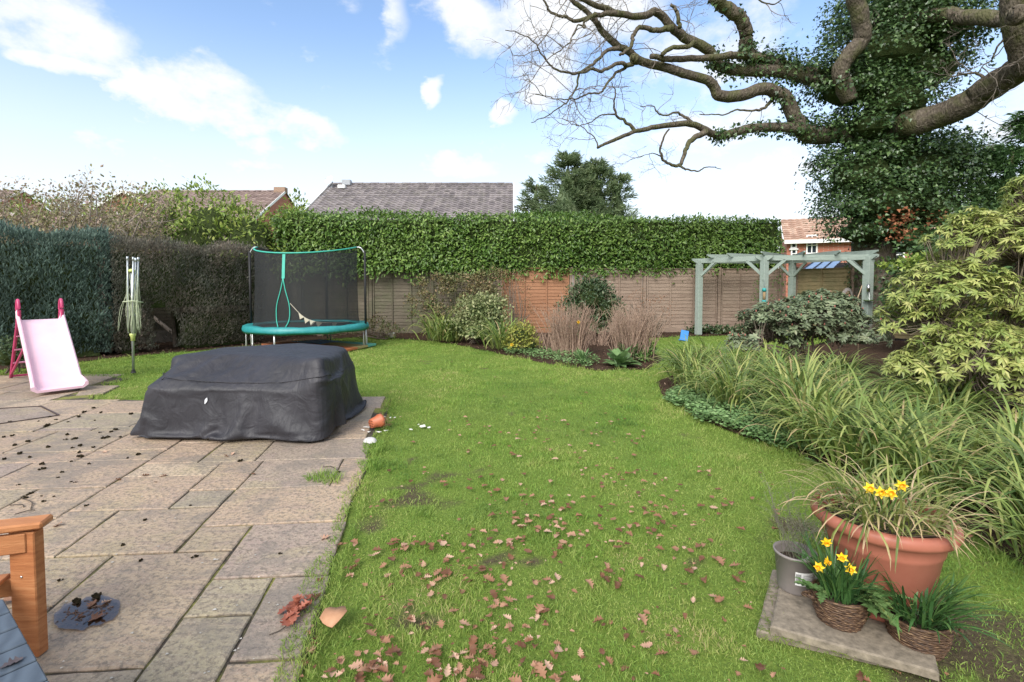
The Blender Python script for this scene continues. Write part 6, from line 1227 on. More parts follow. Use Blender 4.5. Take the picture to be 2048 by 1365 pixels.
3,-2,1,0,1,-2,-1,1,0,0,-2,1,0,-2,-3,0,3,-6,-2,0,11,7,-4,-1,-4,-7,9,-3,-2,4,0,-1,0,0,1,1,1,3,0,-5,1,-3,2,-1,0,0,-1,3,1,-2,1,1,4,1,0,-1,1,-1,-4,0,-1,1,1,1,1,-2,0,0,0,3,4,3,1,0,0,1,0,0,
0,-2,1,-7,2,-1,1,-7,3,1,-3,0,-6,0,3,4,-2,0,0,0,0,0,0,1,0,0,0,-2,0,0,1,-1,0,-2,-1,-5,-1,0,0,3,1,4,5,6,-7,-4,-3,7,-8,4,-1,1,1,3,-3,0,1,0,1,1,4,2,-1,-9,-2,0,1,0,1,0,0,2,2,3,0,2,0,1,-4,
-1,-2,1,-2,1,0,2,0,0,-1,0,0,10,1,-2,1,2,0,0,-1,0,-2,-11,-5,11,2,0,-2,-2,-3,4,-4,0,1,-6,0,2,3,-1,0,2,0,-1,0,-1,-1,3,0,0,-4,3,1,-2,1,0,-11,0,1,-1,10,-2,3,10,-4,-3,-13,0,2,14,3,-6,-3,-4,
-2,1,4,0,0,2,0,0,1,3,0,-3,-6,1,0,0,1,2,1,0,1,1,3,0,-1,-3,0,0,-1,1,-2,1,1,0,2,-1,-1,1,3,405,2,2,3,2,2,3,2,2,3,3,3,3,2,1,1,1,1,2,1,1,1,1,1,2,1,-1,-2,-1,-2,-1,-1,-2,-1,-1,-1,-2,-1,-1,-2,
-2,-2,-3,-3,-2,-3,-2,-3,-2,-3,-2,-3,-3,-2,-3,-2,0,0,0,0,0,0,0,0,0,0,0,0,0,0,0,0,0,-1,0,0,-1,0,-1,0,-1,0,-1,0,-1,-1,-2,-2,-4,-5,2,4,4,3,4,3,2,3,3,2,0,8,9,8,8,9,8,9,9,9,10,11,10,7,5,4,
5,4,3,5,4,4,5,5,3,3,-4,-4,-6,-4,-5,-5,-4,-5,-5,-5,-4,-5,-5,-5,-6,-9,-10,-10,-10,-9,-9,-9,-9,-9,-9,-9,-9,-11,-10,-6,-1,1,0,1,0,0,0,0,0,0,-1,0,0,0,0,-1,-1,-1,-1,-2,-1,-1,-1,-2,-1,-3,-2,
-3,-3,-3,-4,-10,-16,-15,5,15,14,13,11,11,11,9,9,10,0,9,8,8,8,9,8,9,9,10,9,10,10,8,5,4,4,5,4,4,4,5,4,4,5,3,-4,-6,-5,-5,-4,-5,-4,-5,-4,-5,-4,-5,-6,-5,-6,-9,-11,-9,-10,-9,-9,-9,-9,-9,-9,
-10,-9,-10,-10,-6,0,0,1,-1,0,0,0,0,0,0,1,0,0,0,-1,-1,-1,-1,-2,-1,-1,-2,-1,-1,-2,-2,-2,-2,-3,-4,-5,-8,-17,-15,6,15,13,13,12,11,10,10,9,8,-5,6,5,4,5,5,4,4,6,5,6,6,6,4,2,1,3,0,4,2,3,2,
2,2,4,0,-4,-1,-2,-6,1,-2,-4,-5,1,-5,-1,-4,0,-2,-2,-3,-6,-6,-6,-6,-2,-3,-6,-5,-6,-5,-7,-5,-7,-1,3,2,-2,2,-3,0,5,-2,1,0,-2,0,-2,0,1,-1,2,-3,1,2,-3,-1,0,-3,1,-1,-3,0,-3,-2,0,-10,-4,-14,
1,9,9,8,3,1,7,6,6,5,1,-2,1,2,0,-2,3,1,-1,2,1,1,2,2,-2,6,-7,6,0,-8,-3,1,2,-1,2,-4,14,-5,3,7,-7,2,-2,7,-1,2,-3,-2,-3,8,-4,-5,-3,-2,-1,-2,-3,-1,-1,-2,-1,0,0,0,1,-10,-14,-2,-5,-1,-4,-5,
-5,7,-1,-1,1,0,1,-1,-1,0,0,2,-1,-1,3,-1,-2,3,-2,1,5,-4,-1,4,-4,6,4,14,9,0,1,0,3,4,-4,0,1,1,-3,3,0,-1,0,2,0,-1,3,1,1,1,2,1,-4,2,2,-2,-3,7,-3,-3,1,4,-2,-3,3,2,0,3,1,0,-2,3,-2,1,0,-4,0,
3,1,-3,1,-3,-2,-1,-2,-2,-1,0,-1,0,0,-1,-1,2,-5,-20,-1,-6,1,-2,-7,-3,3,1,0,0,0,-1,-1,1,0,1,1,0,0,0,3,1,2,1,-4,0,3,6,-1,7,11,2,2,1,-1,-1,1,-1,4,-1,0,0,-1,0,0,-1,2,1,-1,3,1,-1,2,2,1,0,
-1,-5,10,-5,-2,1,6,-2,-6,0,3,-2,3,3,0,-5,10,-3,0,-4,5,-1,-2,2,-1,0,2,0,-3,-2,-2,-1,-3,-2,0,-1,0,-1,-1,1,0,-2,-4,-5,-11,-13,1,-2,3,-8,-3,3,2,-1,0,0,0,1,-1,2,0,0,1,1,0,1,0,1,0,3,10,-4,
3,3,0,17,0,-2,0,1,-1,2,-1,2,-1,1,-1,0,0,2,0,0,0,2,0,2,1,0,2,-4,7,-1,-4,1,-3,0,1,6,2,-7,-2,2,-7,13,-2,-1,-9,14,0,-7,-6,11,1,3,4,-13,5,2,-3,0,-2,-3,-2,-1,-2,0,-1,-1,1,-1,0,-2,-5,-2,-2,
-5,-20,-3,0,7,2,-9,-3,0,1,0,1,-1,0,0,1,0,1,2,1,-1,2,1,4,3,-1,-1,8,1,9,7,3,0,-1,-1,0,0,1,1,1,0,-2,-1,1,-1,1,1,2,0,2,0,1,2,0,7,0,-1,-10,7,4,-8,-2,-1,3,8,-5,3,-17,-9,2,5,8,1,13,0,-2,3,
3,4,-2,-3,-2,-3,0,-4,-2,-1,-1,-2,0,-2,0,0,-1,0,0,-3,-4,-2,-12,-12,5,13,-4,-9,-4,3,-1,-1,-3,0,-2,1,0,0,0,1,0,1,1,1,-1,0,2,4,-3,5,5,1,3,9,5,-1,1,1,1,-1,-2,0,0,0,-4,1,0,1,1,-1,0,0,0,4,
2,0,0,-7,-2,5,3,-7,11,-3,3,0,-2,-11,3,-1,6,1,2,3,2,-1,-2,-1,-1,4,-4,2,-1,1,-1,-5,-1,1,1,1,0,-1,-1,1,-2,0,0,0,1,-1,-3,3,-2,5,-10,-3,1,3,2,1,2,-2,0,4,4,1,-1,0,0,0,0,1,-2,-1,-1,0,-5,-3,
2,-3,0,3,4,5,-4,-3,0,1,2,-1,-1,-2,-1,0,-3,0,0,1,0,1,0,0,1,1,1,1,-2,0,2,-3,11,2,-7,1,-2,-4,-4,6,-11,1,1,16,-3,1,-3,-2,-2,4,-3,-5,11,0,-8,-8,0,7,-2,2,1,1,0,1,-1,-1,0,0,0,0,0,-1,-1,2,1,
2,-1,-8,0,2,-1,5,0,0,2,0,-2,-1,1,0,0,0,-1,-1,1,0,1,-1,0,-1,-5,4,-2,3,0,4,1,1,-2,0,-1,2,-7,0,0,1,-2,0,1,1,0,0,-1,0,1,1,1,0,0,0,5,1,-2,-5,4,1,-8,2,4,1,1,-5,-1,2,7,-6,3,0,2,0,-2,5,-2,-10,
-8,14,-6,-4,6,-1,1,0,0,-1,0,0,0,-1,0,1,0,-1,-2,2,4,-5,0,1,2,1,-2,-2,1,2,2,-2,-1,-1,1,-1,0,0,0,-2,0,2,-1,1,-1,4,-1,-4,1,0,1,6,-3,0,-1,-1,-1,0,7,-7,-1,0,-1,0,0,0,1,-1,1,-1,0,2,1,0,0,0,
-2,6,-7,3,-6,15,-3,3,0,-1,-8,3,-3,-5,10,-3,-5,4,-2,-2,1,5,-5,-6,9,2,0,-3,-3,2,0,0,0,0,0,-1,1,-1,0,0,-1,0,-1,1,-1,1,0,1,0,1,2,-2,-1,1,-1,-1,0,-1,2,0,-1,0,-1,0,0,0,3,-2,-1,0,4,-3,0,0,
3,-4,4,-2,0,-1,0,-1,1,4,-2,-2,-1,1,0,0,-1,0,0,0,1,2,0,0,0,0,0,-2,1,1,-3,3,5,-5,3,-5,0,2,-2,-5,5,1,-1,3,-4,0,3,2,-9,-2,8,-1,-2,3,0,0,0,0,0,0,0,0,-1,0,-1,0,1,-1,-1,1,-1,0,1,2,-1,0,2,-1,
-1,-1,1,0,-1,-1,2,0,-1,0,0,-2,0,3,1,-2,-2,1,1,1,-2,0,5,-2,1,-1,0,-1,-1,-2,0,3,2,-2,0,-1,0,0,1,0,-1,0,1,1,1,0,0,0,-1,-2,3,0,-3,1,8,-5,0,-3,0,3,-3,0,0,-1,2,1,-2,-1,4,1,-2,-3,1,1,0,1,-1,
0,1,0,-1,0,0,0,-1,-1,0,1,-1,0,-1,0,0,1,1,0,0,-1,-1,1,1,0,-1,1,-1,0,0,1,0,-1,-1,0,-2,1,2,0,-2,1,0,2,0,1,-2,2,1,-1,1,-2,-2,-1,0,0,2,2,1,-1,-1,1,-2,1,0,0,1,1,1,1,-1,1,-2,0,1,0,-3,1,-1,
5,-2,-2,1,1,0,-3,0,0,2,1,-2,0,3,0,-2,-1,0,2,0,-1,0,1,-1,0,1,0,-1,0,-1,0,0,-1,1,-1,-1,0,0,1,0,1,0,-1,0,0,1,0,1,-1,-2,0,2,0,-1,0,-1,0,-2,0,3,-1,-1,1,0,0,1,2,-1,2,-1,0,0,-2,0,-2,0,0,0,
3,-1,1,0,-1,0,0,0,0,1,1,2,-1,0,0,-1,0,2,0,-4,0,5,-1,-2,-1,1,1,-3,1,-1,-1,3,1,-2,0,4,0,-2,-2,0,0,1,0,0,0,1,0,0,-1,0,-1,0,0,-1,1,-1,0,-1,0,0,0,1,1,1,-2,0,1,0,0,0,0,-2,0,1,0,0,0,0,0,-2,
3,-2,1,-2,0,1,0,1,0,1,1,0,0,0,-1,-1,-2,0,0,0,0,-2,1,1,-1,0,0,0,0,1,1,1,0,0,0,-1,0,2,-1,-2,-2,4,2,-4,0,1,1,-2,0,-1,0,3,-1,0,-1,5,-2,-2,-1,0,1,1,-1,1,0,0,0,-1,0,0,0,0,-1,0,-1,1,-1,-1,
0,0,1,0,1,1,-1,-1,0,1,0,0,-1,-1,0,0,2,-1,-1,0,-3,3,1,0,-1,-1,-1,1,1,2,0,0,2,0,-1,0,-1,-1,-2,0,0,0,0,-3,0,0,1,0,0,1,0,1,2,0,0,1,0,-1,-1,2,0,-3,-1,1,3,-3,0,2,0,-1,-1,-1,1,2,0,-1,-1,5,
-2,-2,0,0,0,0,0,0,1,0,-1,1,0,-1,-1,0,-1,0,1,-1,-1,0,0,1,0,0,0,1,-1,1,0,-1,1,0,-1,-1,0,1,0,-1,1,-2,-2,2,1,0,0,-1,-1,3,0,1,-1,1,1,0,0,0,-1,-1,-1,-1,0,0,0,-3,1,0,-1,1,1,0,0,1,1,1,0,0,0,
1,0,1,-1,-3,-1,0,1,0,0,1,1,-2,0,-1,0,4,-1,-1,-1,1,2,-1,-2,0,1,1,-1,1,-1,0,1,-1,0,0,0,-1,0,-1,0,1,-1,-1,0,0,1,0,1,1,-1,-1,1,0,0,-1,-1,-1,2,-1,2,-1,-1,0,-2,3,0,0,-1,0,-3,3,0,2,-1,1,2,
-1,1,-1,0,-2,-2,0,0,0,1,-2,-1,1,0,1,0,0,1,0,1,2,-1,0,1,-1,1,1,-1,-2,-3,2,0,0,0,2,0,-1,1,-4,1,5,-3,0,0,1,1,-2,0,-1,1,0,1,0,0,0,-1,1,-1,0,0,0,-1,0,0,-1,0,-1,-1,1,1,0,0,1,0,-1,1,0,0,0,
-3,1,0,0,1,0,-1,-1,0,1,1,-1,0,-1,-2,2,2,0,0,1,1,1,-1,0,0,-2,-1,-2,1,0,0,-3,1,-1,1,0,1,0,0,1,1,1,0,0,1,0,0,1,-1,-2,-2,1,0,0,0,2,0,-1,-3,0,3,1,-1,0,1,5,-5,0,-1,0,0,1,-1,0,1,0,0,-1,0,0,
-1,0,0,0,0,0,-1,-1,0,1,0,0,-4,6,0,-1,0,0,-1,0,-1,2,0,-3,2,0,-2,-1,0,2,0,1,-1,0,-3,1,3,1,-1,1,2,-1,0,0,0,-2,-1,0,-1,1,-1,-3,0,1,0,0,0,1,0,1,2,0,0,1,-1,0,2,-2,1,-2,-2,0,2,-1,1,1,1,-2,
-4,1,2,2,1,-2,1,4,-4,-1,-1,0,1,0,0,1,-1,0,1,-1,0,0,0,-1,-1,0,1,1,-2,-1,-1,1,1,0,-2,-2,6,-1,1,-1,0,-1,-2,1,-2,2,1,0,-2,-1,-1,4,0,-1,0,-1,-1,0,4,0,-1,1,3,-2,0,0,0,-2,0,-2,0,0,0,-2,0,-1,
1,0,1,0,0,1,1,1,1,-1,1,0,0,3,-3,-1,-4,1,1,0,1,1,0,-1,-2,0,2,1,0,-1,1,3,-2,-1,-1,0,-3,4,-1,0,1,0,-1,1,0,-1,0,0,-1,1,-1,0,-1,-1,-1,-1,3,3,0,-5,3,1,-1,-1,0,-1,-2,3,-1,5,-7,1,-1,-1,2,2,
-1,1,-2,6,-7,-1,2,3,-1,2,-2,3,-1,0,-2,0,-1,-1,0,0,0,-3,0,1,-1,1,1,1,0,0,2,1,0,0,-1,1,1,1,-3,3,-5,-2,2,0,1,1,0,-1,-3,0,4,0,0,0,0,3,-3,-1,0,-2,-1,3,0,1,0,-1,0,0,0,1,-1,-1,0,-1,2,2,-1,
-3,-3,1,2,1,3,-6,5,-1,0,-2,0,-3,-1,-2,11,-2,-7,1,0,-3,4,1,0,0,1,3,-1,-7,3,2,0,1,1,0,1,-1,0,-2,0,-2,0,0,1,-3,1,-1,1,1,0,0,0,1,1,1,1,0,-1,1,0,0,2,-1,-4,-2,1,1,2,0,0,0,-2,-2,3,0,1,-1,2,
2,-3,0,-1,-2,0,3,-1,1,0,-1,0,0,1,-1,1,-1,-1,-2,2,3,-2,-3,-2,0,2,3,4,-7,1,2,-2,0,-2,-2,-1,5,4,-4,0,-4,-2,1,3,-3,2,2,0,2,1,-9,3,4,-1,2,1,1,-1,0,-1,-1,0,-2,0,0,0,-2,-1,1,0,0,1,0,0,1,1,
1,0,1,0,0,1,0,2,-2,-4,-2,3,1,0,1,-1,-1,-1,-2,4,1,-1,-1,2,2,-4,2,-2,-2,0,2,0,0,0,1,-1,-1,1,1,-1,-1,-1,-1,4,1,-3,-1,-3,1,0,3,1,-1,-1,3,-4,-1,-1,0,3,3,-2,-10,4,0,-2,3,6,-5,1,-2,12,0,-6,
3,-12,6,0,1,2,0,0,0,-3,1,0,-1,-1,0,0,-3,1,-1,1,0,1,0,0,1,2,0,0,1,2,-1,0,0,1,0,-3,-6,4,2,1,-1,1,-1,-2,1,1,0,-1,1,1,1,-4,2,0,-4,1,2,0,1,0,-1,0,0,0,-1,1,-1,-1,-1,9,-5,-2,-1,-5,2,0,5,0,
-2,0,-4,-2,-2,1,-2,5,9,-14,-1,-1,4,0,6,0,8,-12,-2,7,4,-2,1,-2,-3,2,1,1,0,0,0,-1,-1,0,-2,1,0,-1,-2,-1,1,0,1,0,0,0,1,1,2,0,-8,4,5,0,-1,-2,7,-5,-5,0,5,0,0,-1,0,-2,2,1,0,-1,-1,2,2,-4,1,
-1,-1,-1,2,0,0,0,0,0,0,0,0,-1,0,0,5,0,-4,0,-1,-4,1,-5,9,0,-1,-7,-4,0,1,2,15,-3,-10,-4,3,-2,-2,5,6,6,0,1,-2,-12,-2,10,-5,-3,6,1,2,-1,1,-1,0,-1,-1,1,-2,-1,0,1,-3,1,1,-1,0,1,1,0,0,1,2,
1,2,-7,9,-3,-2,-9,11,3,-8,-6,8,5,-2,-3,-1,0,1,0,0,-2,2,2,0,-2,0,0,-1,-2,2,-1,1,1,0,0,0,-3,3,-2,0,2,7,-7,0,-1,3,-7,-1,0,8,-4,-4,-7,5,5,7,3,-6,7,-16,-2,-3,0,4,10,6,0,-3,4,1,-4,-5,1,-7,
-1,-3,13,-6,2,0,0,0,-1,-2,1,-1,-1,0,0,-2,0,0,0,1,0,0,0,1,1,1,1,-2,8,1,0,-7,-11,12,6,-1,-18,0,8,8,-5,0,-2,2,1,-1,0,-2,4,1,-3,1,0,-2,-2,2,1,-1,1,-1,0,0,2,-3,1,1,3,4,-6,-1,-2,-2,4,-6,3,
6,-4,2,-1,7,2,1,-1,0,-1,0,-6,-12,5,8,6,0,0,-1,-1,0,0,2,-1,0,-11,-8,9,0,2,0,-1,0,0,-2,1,-2,-1,1,0,-1,1,-1,-1,0,1,0,0,1,1,-2,0,8,2,2,-1,-2,-5,1,8,0,-18,-4,0,9,3,0,-1,2,0,0,-1,1,-1,2,-1,
-2,-1,5,-4,0,0,3,-2,0,0,0,-2,2,1,1,-5,4,-1,-1,-1,-5,-3,6,6,-1,-13,7,15,-2,-1,-4,-3,-3,0,8,-1,-6,8,3,0,-2,-4,-7,-5,-1,11,2,3,2,-5,-8,2,2,0,0,0,0,-2,0,0,-1,0,0,0,365,0,0,0,0,0,0,0,0,0,
0,0,0,0,0,0,0,0,0,0,0,0,0,0,0,0,0,0,0,0,0,0,0,0,0,0,0,0,0,0,0,0,0,0,0,0,0,0,0,0,0,0,0,0,0,0,0,0,0,0,0,0,0,0,0,0,0,0,0,0,0,0,0,0,0,0,0,0,0,0,0,0,0,0,0,0,0,0,0,0,0,0,0,0,0,0,0,0,0,0,0,
0,0,0,0,0,0,0,0,0,0,0,0,0,0,0,0,0,0,0,0,0,0,0,0,0,0,0,0,0,0,0,0,0,0,0,0,0,0,0,0,0,0,0,0,0,0,0,0,0,0,0,0,0,0,0,0,0,0,0,0,0,0,0,0,0,0,0,0,0,0,0,0,0,0,0,0,0,0,0,0,0,0,0,0,0,0,0,0,0,0,0,
0,0,0,0,0,0,0,0,0,0,0,0,0,0,0,0,0,0,0,0,0,0,0,0,0,0,0,0,0,0,0,0,0,0,0,0,0,0,0,0,0,0,0,0,0,0,0,0,0,0,0,0,0,0,0,0,0,0,0,0,0,0,0,0,0,0,0,0,0,0,0,0,0,0,0,0,0,0,0,0,0,0,0,0,0,0,0,0,0,0,0,
0,0,0,0,0,0,0,0,0,0,0,0,0,0,0,0,0,-15,0,-1,-3,4,0,-4,3,-1,0,-1,2,0,1,0,-3,2,-2,3,0,0,0,0,1,2,1,-4,2,1,-6,5,1,-1,-4,2,-3,3,-1,2,-3,1,6,1,0,-1,-1,-7,6,-1,0,0,1,2,2,2,0,1,-8,4,-5,9,-2,
-7,1,-2,-1,2,1,3,0,0,-1,-4,4,-2,-3,2,1,-2,3,-4,1,3,-2,4,-1,-1,4,-1,24,5,-7,-6,-6,-8,-5,2,-1,-2,-4,-27,-2,2,5,-6,-2,5,-4,-1,1,2,-2,0,1,-1,4,-4,4,-1,-4,0,1,0,0,1,-1,7,-5,1,9,-10,2,-3,
6,1,1,-3,-3,-1,9,0,-7,-2,-3,2,0,9,-11,0,0,0,1,0,1,-1,5,11,-1,-3,-6,-6,8,4,-9,0,1,-3,-1,-2,0,2,3,-1,-3,2,1,-1,0,5,-5,6,-1,-5,5,2,0,2,2,6,-11,-6,-1,0,1,3,1,-5,0,1,4,-22,4,1,-5,0,2,-1,
-1,1,0,-1,0,1,-1,-1,1,0,0,-1,4,-2,-1,1,1,-1,-1,1,1,0,0,2,-1,-1,2,-4,3,-2,-3,-1,2,1,0,-4,4,-2,3,0,0,0,0,2,0,-1,-2,0,-1,-1,15,-9,0,-10,-3,13,3,-5,-3,0,0,-1,1,1,-3,1,0,0,1,-1,3,-4,-1,-1,
0,5,4,-3,-6,6,0,1,0,0,1,0,-2,0,0,1,0,1,-2,-15,-3,-4,0,0,1,-2,1,1,-2,1,0,0,0,-1,-1,4,-3,0,1,3,-1,-2,0,1,0,0,1,0,-2,7,-5,0,-3,3,-2,-2,2,-1,0,1,-5,7,-4,5,1,-4,1,0,1,-1,-1,1,0,0,-2,0,2,
2,3,-4,1,-10,12,5,-5,-4,-1,0,0,0,-2,3,-3,-1,1,1,0,-1,2,-1,1,3,-4,-9,9,1,0,5,-5,2,-1,0,1,-1,1,-1,2,-2,0,-20,-2,0,1,0,-1,0,0,0,1,0,-1,0,-1,2,1,-3,1,-1,0,1,2,2,-3,0,0,1,2,-2,-1,-1,4,-2,
-4,-2,4,0,3,7,-14,0,17,-10,5,-4,-5,0,2,0,-1,0,1,-1,1,0,-1,0,-2,-9,-5,17,12,-4,-14,-3,11,4,-2,-2,-1,-3,2,1,0,1,0,0,-4,2,1,-1,-1,-4,-1,4,3,-3,3,0,0,1,4,-4,-2,4,-4,2,-2,3,4,-19,0,0,0,1,
-1,-1,0,1,-1,-2,1,2,2,-1,-1,-3,3,4,-6,-1,0,1,4,-3,3,4,-1,-2,-4,-3,0,7,-4,-2,5,4,6,-1,11,-10,-9,-4,1,-3,-1,0,1,1,2,1,-3,0,-1,1,2,-8,-3,6,12,-12,-10,-1,5,2,-4,2,0,0,0,1,1,-1,2,0,0,-1,
1,0,-1,2,2,-1,-1,4,-2,1,3,2,-1,1,-1,1,5,0,18,-9,-2,-6,-6,-8,-1,-1,-1,-1,1,2,0,-2,1,1,0,-1,1,3,-2,-1,-1,3,-1,3,1,-2,-1,0,0,-1,-1,-2,3,4,1,-1,10,2,-14,0,5,-5,-6,4,-1,0,-3,1,2,1,0,-1,-2,
-1,3,1,0,0,-2,0,2,2,-3,2,0,0,0,-1,-1,-4,3,1,0,-1,0,1,0,0,0,0,-1,0,2,-1,-2,2,1,0,2,-3,-1,0,3,-2,2,5,-1,-3,-5,5,-4,1,1,-10,1,0,0,1,-1,-1,0,1,-1,-1,0,1,0,-2,0,12,3,-9,-1,-3,-2,0,1,9,10,
-8,-1,-1,11,1,1,2,-4,1,4,-5,-14,-6,5,1,-5,8,-5,-1,-2,-1,0,1,1,1,-2,-2,0,0,3,0,-2,0,2,3,0,0,-3,0,0,1,-2,0,0,0,0,0,0,0,0,0,0,0,-1,1,1,-1,-1,0,0,4,-2,-2,0,2,5,13,4,1,-11,-13,3,0,-1,-11,
-1,0,1,0,-1,1,-1,0,1,-1,0,1,-1,2,1,-1,-1,0,1,-2,0,1,2,4,-7,1,1,4,-4,1,0,1,0,-3,6,-2,-5,6,-3,1,1,-4,0,0,0,0,1,0,-1,-1,0,0,-1,1,0,0,0,2,4,-2,-4,0,1,0,-1,0,0,0,0,0,1,-1,0,0,0,0,1,0,-1,
0,0,0,0,0,0,0,0,0,2,1,2,-4,3,2,-2,7,-10,-1,0,-11,0,0,0,0,0,-1,1,-1,0,0,0,0,1,-1,2,-2,0,2,4,-3,5,3,-1,-10,1,-1,1,3,-2,-2,1,-1,0,0,1,-1,3,1,-1,2,-4,0,0,0,0,1,-1,-1,1,-1,0,0,0,1,-1,0,0,
0,0,6,-5,0,-1,0,0,0,0,0,0,1,-1,0,0,0,0,1,-1,0,0,0,1,0,-1,0,1,0,0,0,-1,1,0,0,0,0,0,3,4,-6,-1,-11,0,0,0,-1,0,0,0,0,0,0,0,0,0,1,-1,1,-1,0,1,1,-1,0,-1,1,0,0,1,-1,-1,0,1,-1,0,1,0,2,1,-4,
0,1,1,-1,0,0,0,-1,0,1,-1,0,0,0,1,-1,0,0,0,2,-2,1,-1,0,1,0,0,0,0,-1,0,0,0,1,-1,0,0,0,1,0,0,-1,0,0,0,0,0,1,-1,1,-1,0,1,-1,1,0,0,0,2,3,-3,-10,-1,0,0,0,-1,0,0,1,0,-1,0,0,0,0,1,-1,1,-1,0,
3,-3,0,0,0,0,0,0,0,1,0,-1,1,0,0,0,-1,-1,1,0,0,2,-2,0,0,0,0,0,0,0,1,0,-1,0,1,0,0,0,0,-1,0,0,1,-1,0,0,0,0,0,0,0,0,0,0,0,1,-1,0,1,0,-1,0,1,-1,0,0,0,1,-1,0,0,0,1,-1,0,0,1,0,1,1,-9,-1,-1,
-1,0,1,-1,0,0,0,0,0,1,0,-1,0,0,0,0,0,0,0,0,0,0,1,-1,0,0,0,0,1,-1,0,1,-1,0,0,-1,1,1,-1,3,-2,-1,0,0,0,0,0,0,0,0,0,0,0,0,0,0,1,0,0,-1,0,0,0,0,0,1,-1,0,1,-1,1,0,-1,0,1,0,-1,1,-1,0,0,0,1,
0,0,0,-1,1,-1,0,0,1,0,-1,1,0,1,-11,1,-1,0,-1,0,1,-1,0,0,0,0,0,0,0,0,1,-1,0,1,0,0,-1,0,1,-1,1,-1,1,0,0,-1,0,0,1,0,-1,0,0,1,-1,0,1,1,-1,-1,0,0,0,0,0,0,0,1,0,-1,0,0,1,-1,0,0,0,1,0,0,-1,
0,0,1,0,-1,0,0,0,0,1,-1,0,1,-1,1,0,-1,0,0,0,0,0,1,-1,0,0,0,0,1,0,-1,0,1,-11,0,0,-1,1,-1,0,1,-1,1,0,-1,1,0,-1,0,0,1,0,-1,0,0,0,0,0,1,-1,1,-1,0,0,0,0,0,1,0,-1,0,0,0,1,0,0,0,0,0,-1,1,-1,
1,0,0,0,-1,0,1,0,0,0,0,0,-1,1,-1,0,0,0,0,0,0,0,0,0,0,0,0,0,1,0,-1,0,0,0,1,0,-1,1,0,-1,0,1,0,-1,1,0,-1,1,0,0,-1,-11,-1,1,0,-1,0,0,0,1,-1,1,-1,0,0,1,-1,1,-1,0,0,0,1,-1,0,0,0,0,0,0,0,0,
1,-1,1,1,-2,1,-2,1,0,0,0,0,1,0,0,0,-1,1,-1,0,0,0,1,-1,0,0,0,1,-1,0,1,-1,1,-1,0,1,-1,0,0,1,0,0,-1,0,0,1,0,-1,0,1,-1,1,0,-1,1,0,0,0,-1,0,0,1,-1,1,0,0,0,0,0,-12,1,-1,0,0,1,-1,0,0,1,-1,
1,-1,1,-1,1,0,0,-1,0,0,0,0,0,0,1,0,-1,1,0,0,-1,1,-1,0,1,-1,0,0,0,1,-1,0,0,0,0,0,0,0,0,1,-1,0,0,1,-1,0,0,1,-1,1,-1,0,0,1,0,-1,1,-1,1,-1,0,0,0,1,0,-1,1,0,-1,0,1,-1,1,-1,0,0,0,0,0,0,0,
0,0,0,0,0,1,-1,1,-11,0,0,0,0,-1,1,-1,0,0,1,-1,1,-1,0,0,1,0,-1,1,-1,0,0,0,1,-1,0,0,0,0,1,0,-1,0,0,0,0,0,0,1,-1,1,0,-1,1,-1,1,-1,0,1,0,0,0,0,-1,0,1,0,0,0,-1,0,1,-1,0,0,0,0,0,0,1,0,-1,
0,0,0,1,0,-1,1,-1,0,1,0,-1,1,0,0,-1,1,0,0,-1,0,1,0,0,0,0,-1,-11,-1,0,0,0,0,0,1,0,-1,0,0,0,1,0,0,0,-1,0,0,0,0,0,1,-1,1,-1,1,0,0,-1,0,0,1,3,-3,-1,0,0,0,1,-1,0,1,-1,0,0,1,-1,0,0,0,0,1,
-1,1,-1,0,1,-1,1,1,-2,1,-1,0,1,-1,0,1,-1,0,1,0,-1,1,-1,1,0,-1,0,0,0,2,-1,-1,1,0,0,-1,0,0,0,1,-1,1,0,-1,1,0,-12,1,0,0,0,0,-1,0,0,1,0,0,0,-1,0,1,-1,1,-1,0,0,0,0,0,0,0,1,0,-1,0,1,0,0,-1,
2,-2,0,0,-1,1,0,0,0,0,0,1,-1,0,1,0,0,-1,2,-1,-1,0,0,1,0,0,-1,1,2,-3,1,0,-1,0,1,-1,0,1,-1,0,0,0,2,-1,-1,0,1,0,0,0,0,-1,0,0,0,0,0,0,1,-1,1,-1,0,1,0,-1,-11,-1,0,0,0,0,1,0,0,-1,1,0,-1,1,
-1,1,2,-2,0,0,0,-1,0,0,1,0,-1,0,0,0,1,-1,0,1,0,0,-1,0,0,1,0,0,0,0,-1,0,0,2,-1,0,0,0,1,-1,0,-1,1,-1,3,-2,1,-1,0,0,-1,0,0,1,-1,2,-1,0,0,0,0,0,0,0,-1,1,-1,1,0,0,0,0,0,0,0,0,-1,0,0,1,-1,
1,0,-1,1,0,-12,1,0,0,0,-1,0,0,0,0,1,0,1,-2,1,-1,1,2,-2,-1,0,0,0,0,0,1,-1,0,1,0,-1,1,-1,0,2,-2,0,-1,1,0,0,0,0,0,1,-1,1,1,-1,0,-1,0,0,2,1,0,-3,1,1,-1,-1,1,-1,0,0,0,0,0,1,1,1,-2,0,0,0,
0,2,-2,0,-1,0,0,1,1,0,-1,0,0,-1,0,1,0,-1,0,1,-1,0,1,-1,1,-11,0,-1,0,0,1,0,0,-1,0,1,0,1,-1,0,0,0,0,0,-1,0,0,0,0,1,-1,1,0,-1,0,1,-1,1,0,0,-1,0,0,0,0,1,0,0,-1,0,1,0,1,0,-1,-1,1,0,0,1,-1,
-1,0,2,0,-1,0,0,0,0,0,0,-1,1,1,-2,1,0,0,0,1,0,-1,1,-1,0,-1,0,1,2,-1,-1,0,0,-1,0,0,1,-1,0,1,0,-1,1,0,-11,-1,1,0,-1,1,0,-1,1,0,-1,3,-2,-1,0,1,0,1,-1,0,0,-1,1,0,-1,1,-1,0,1,0,-1,0,0,1,
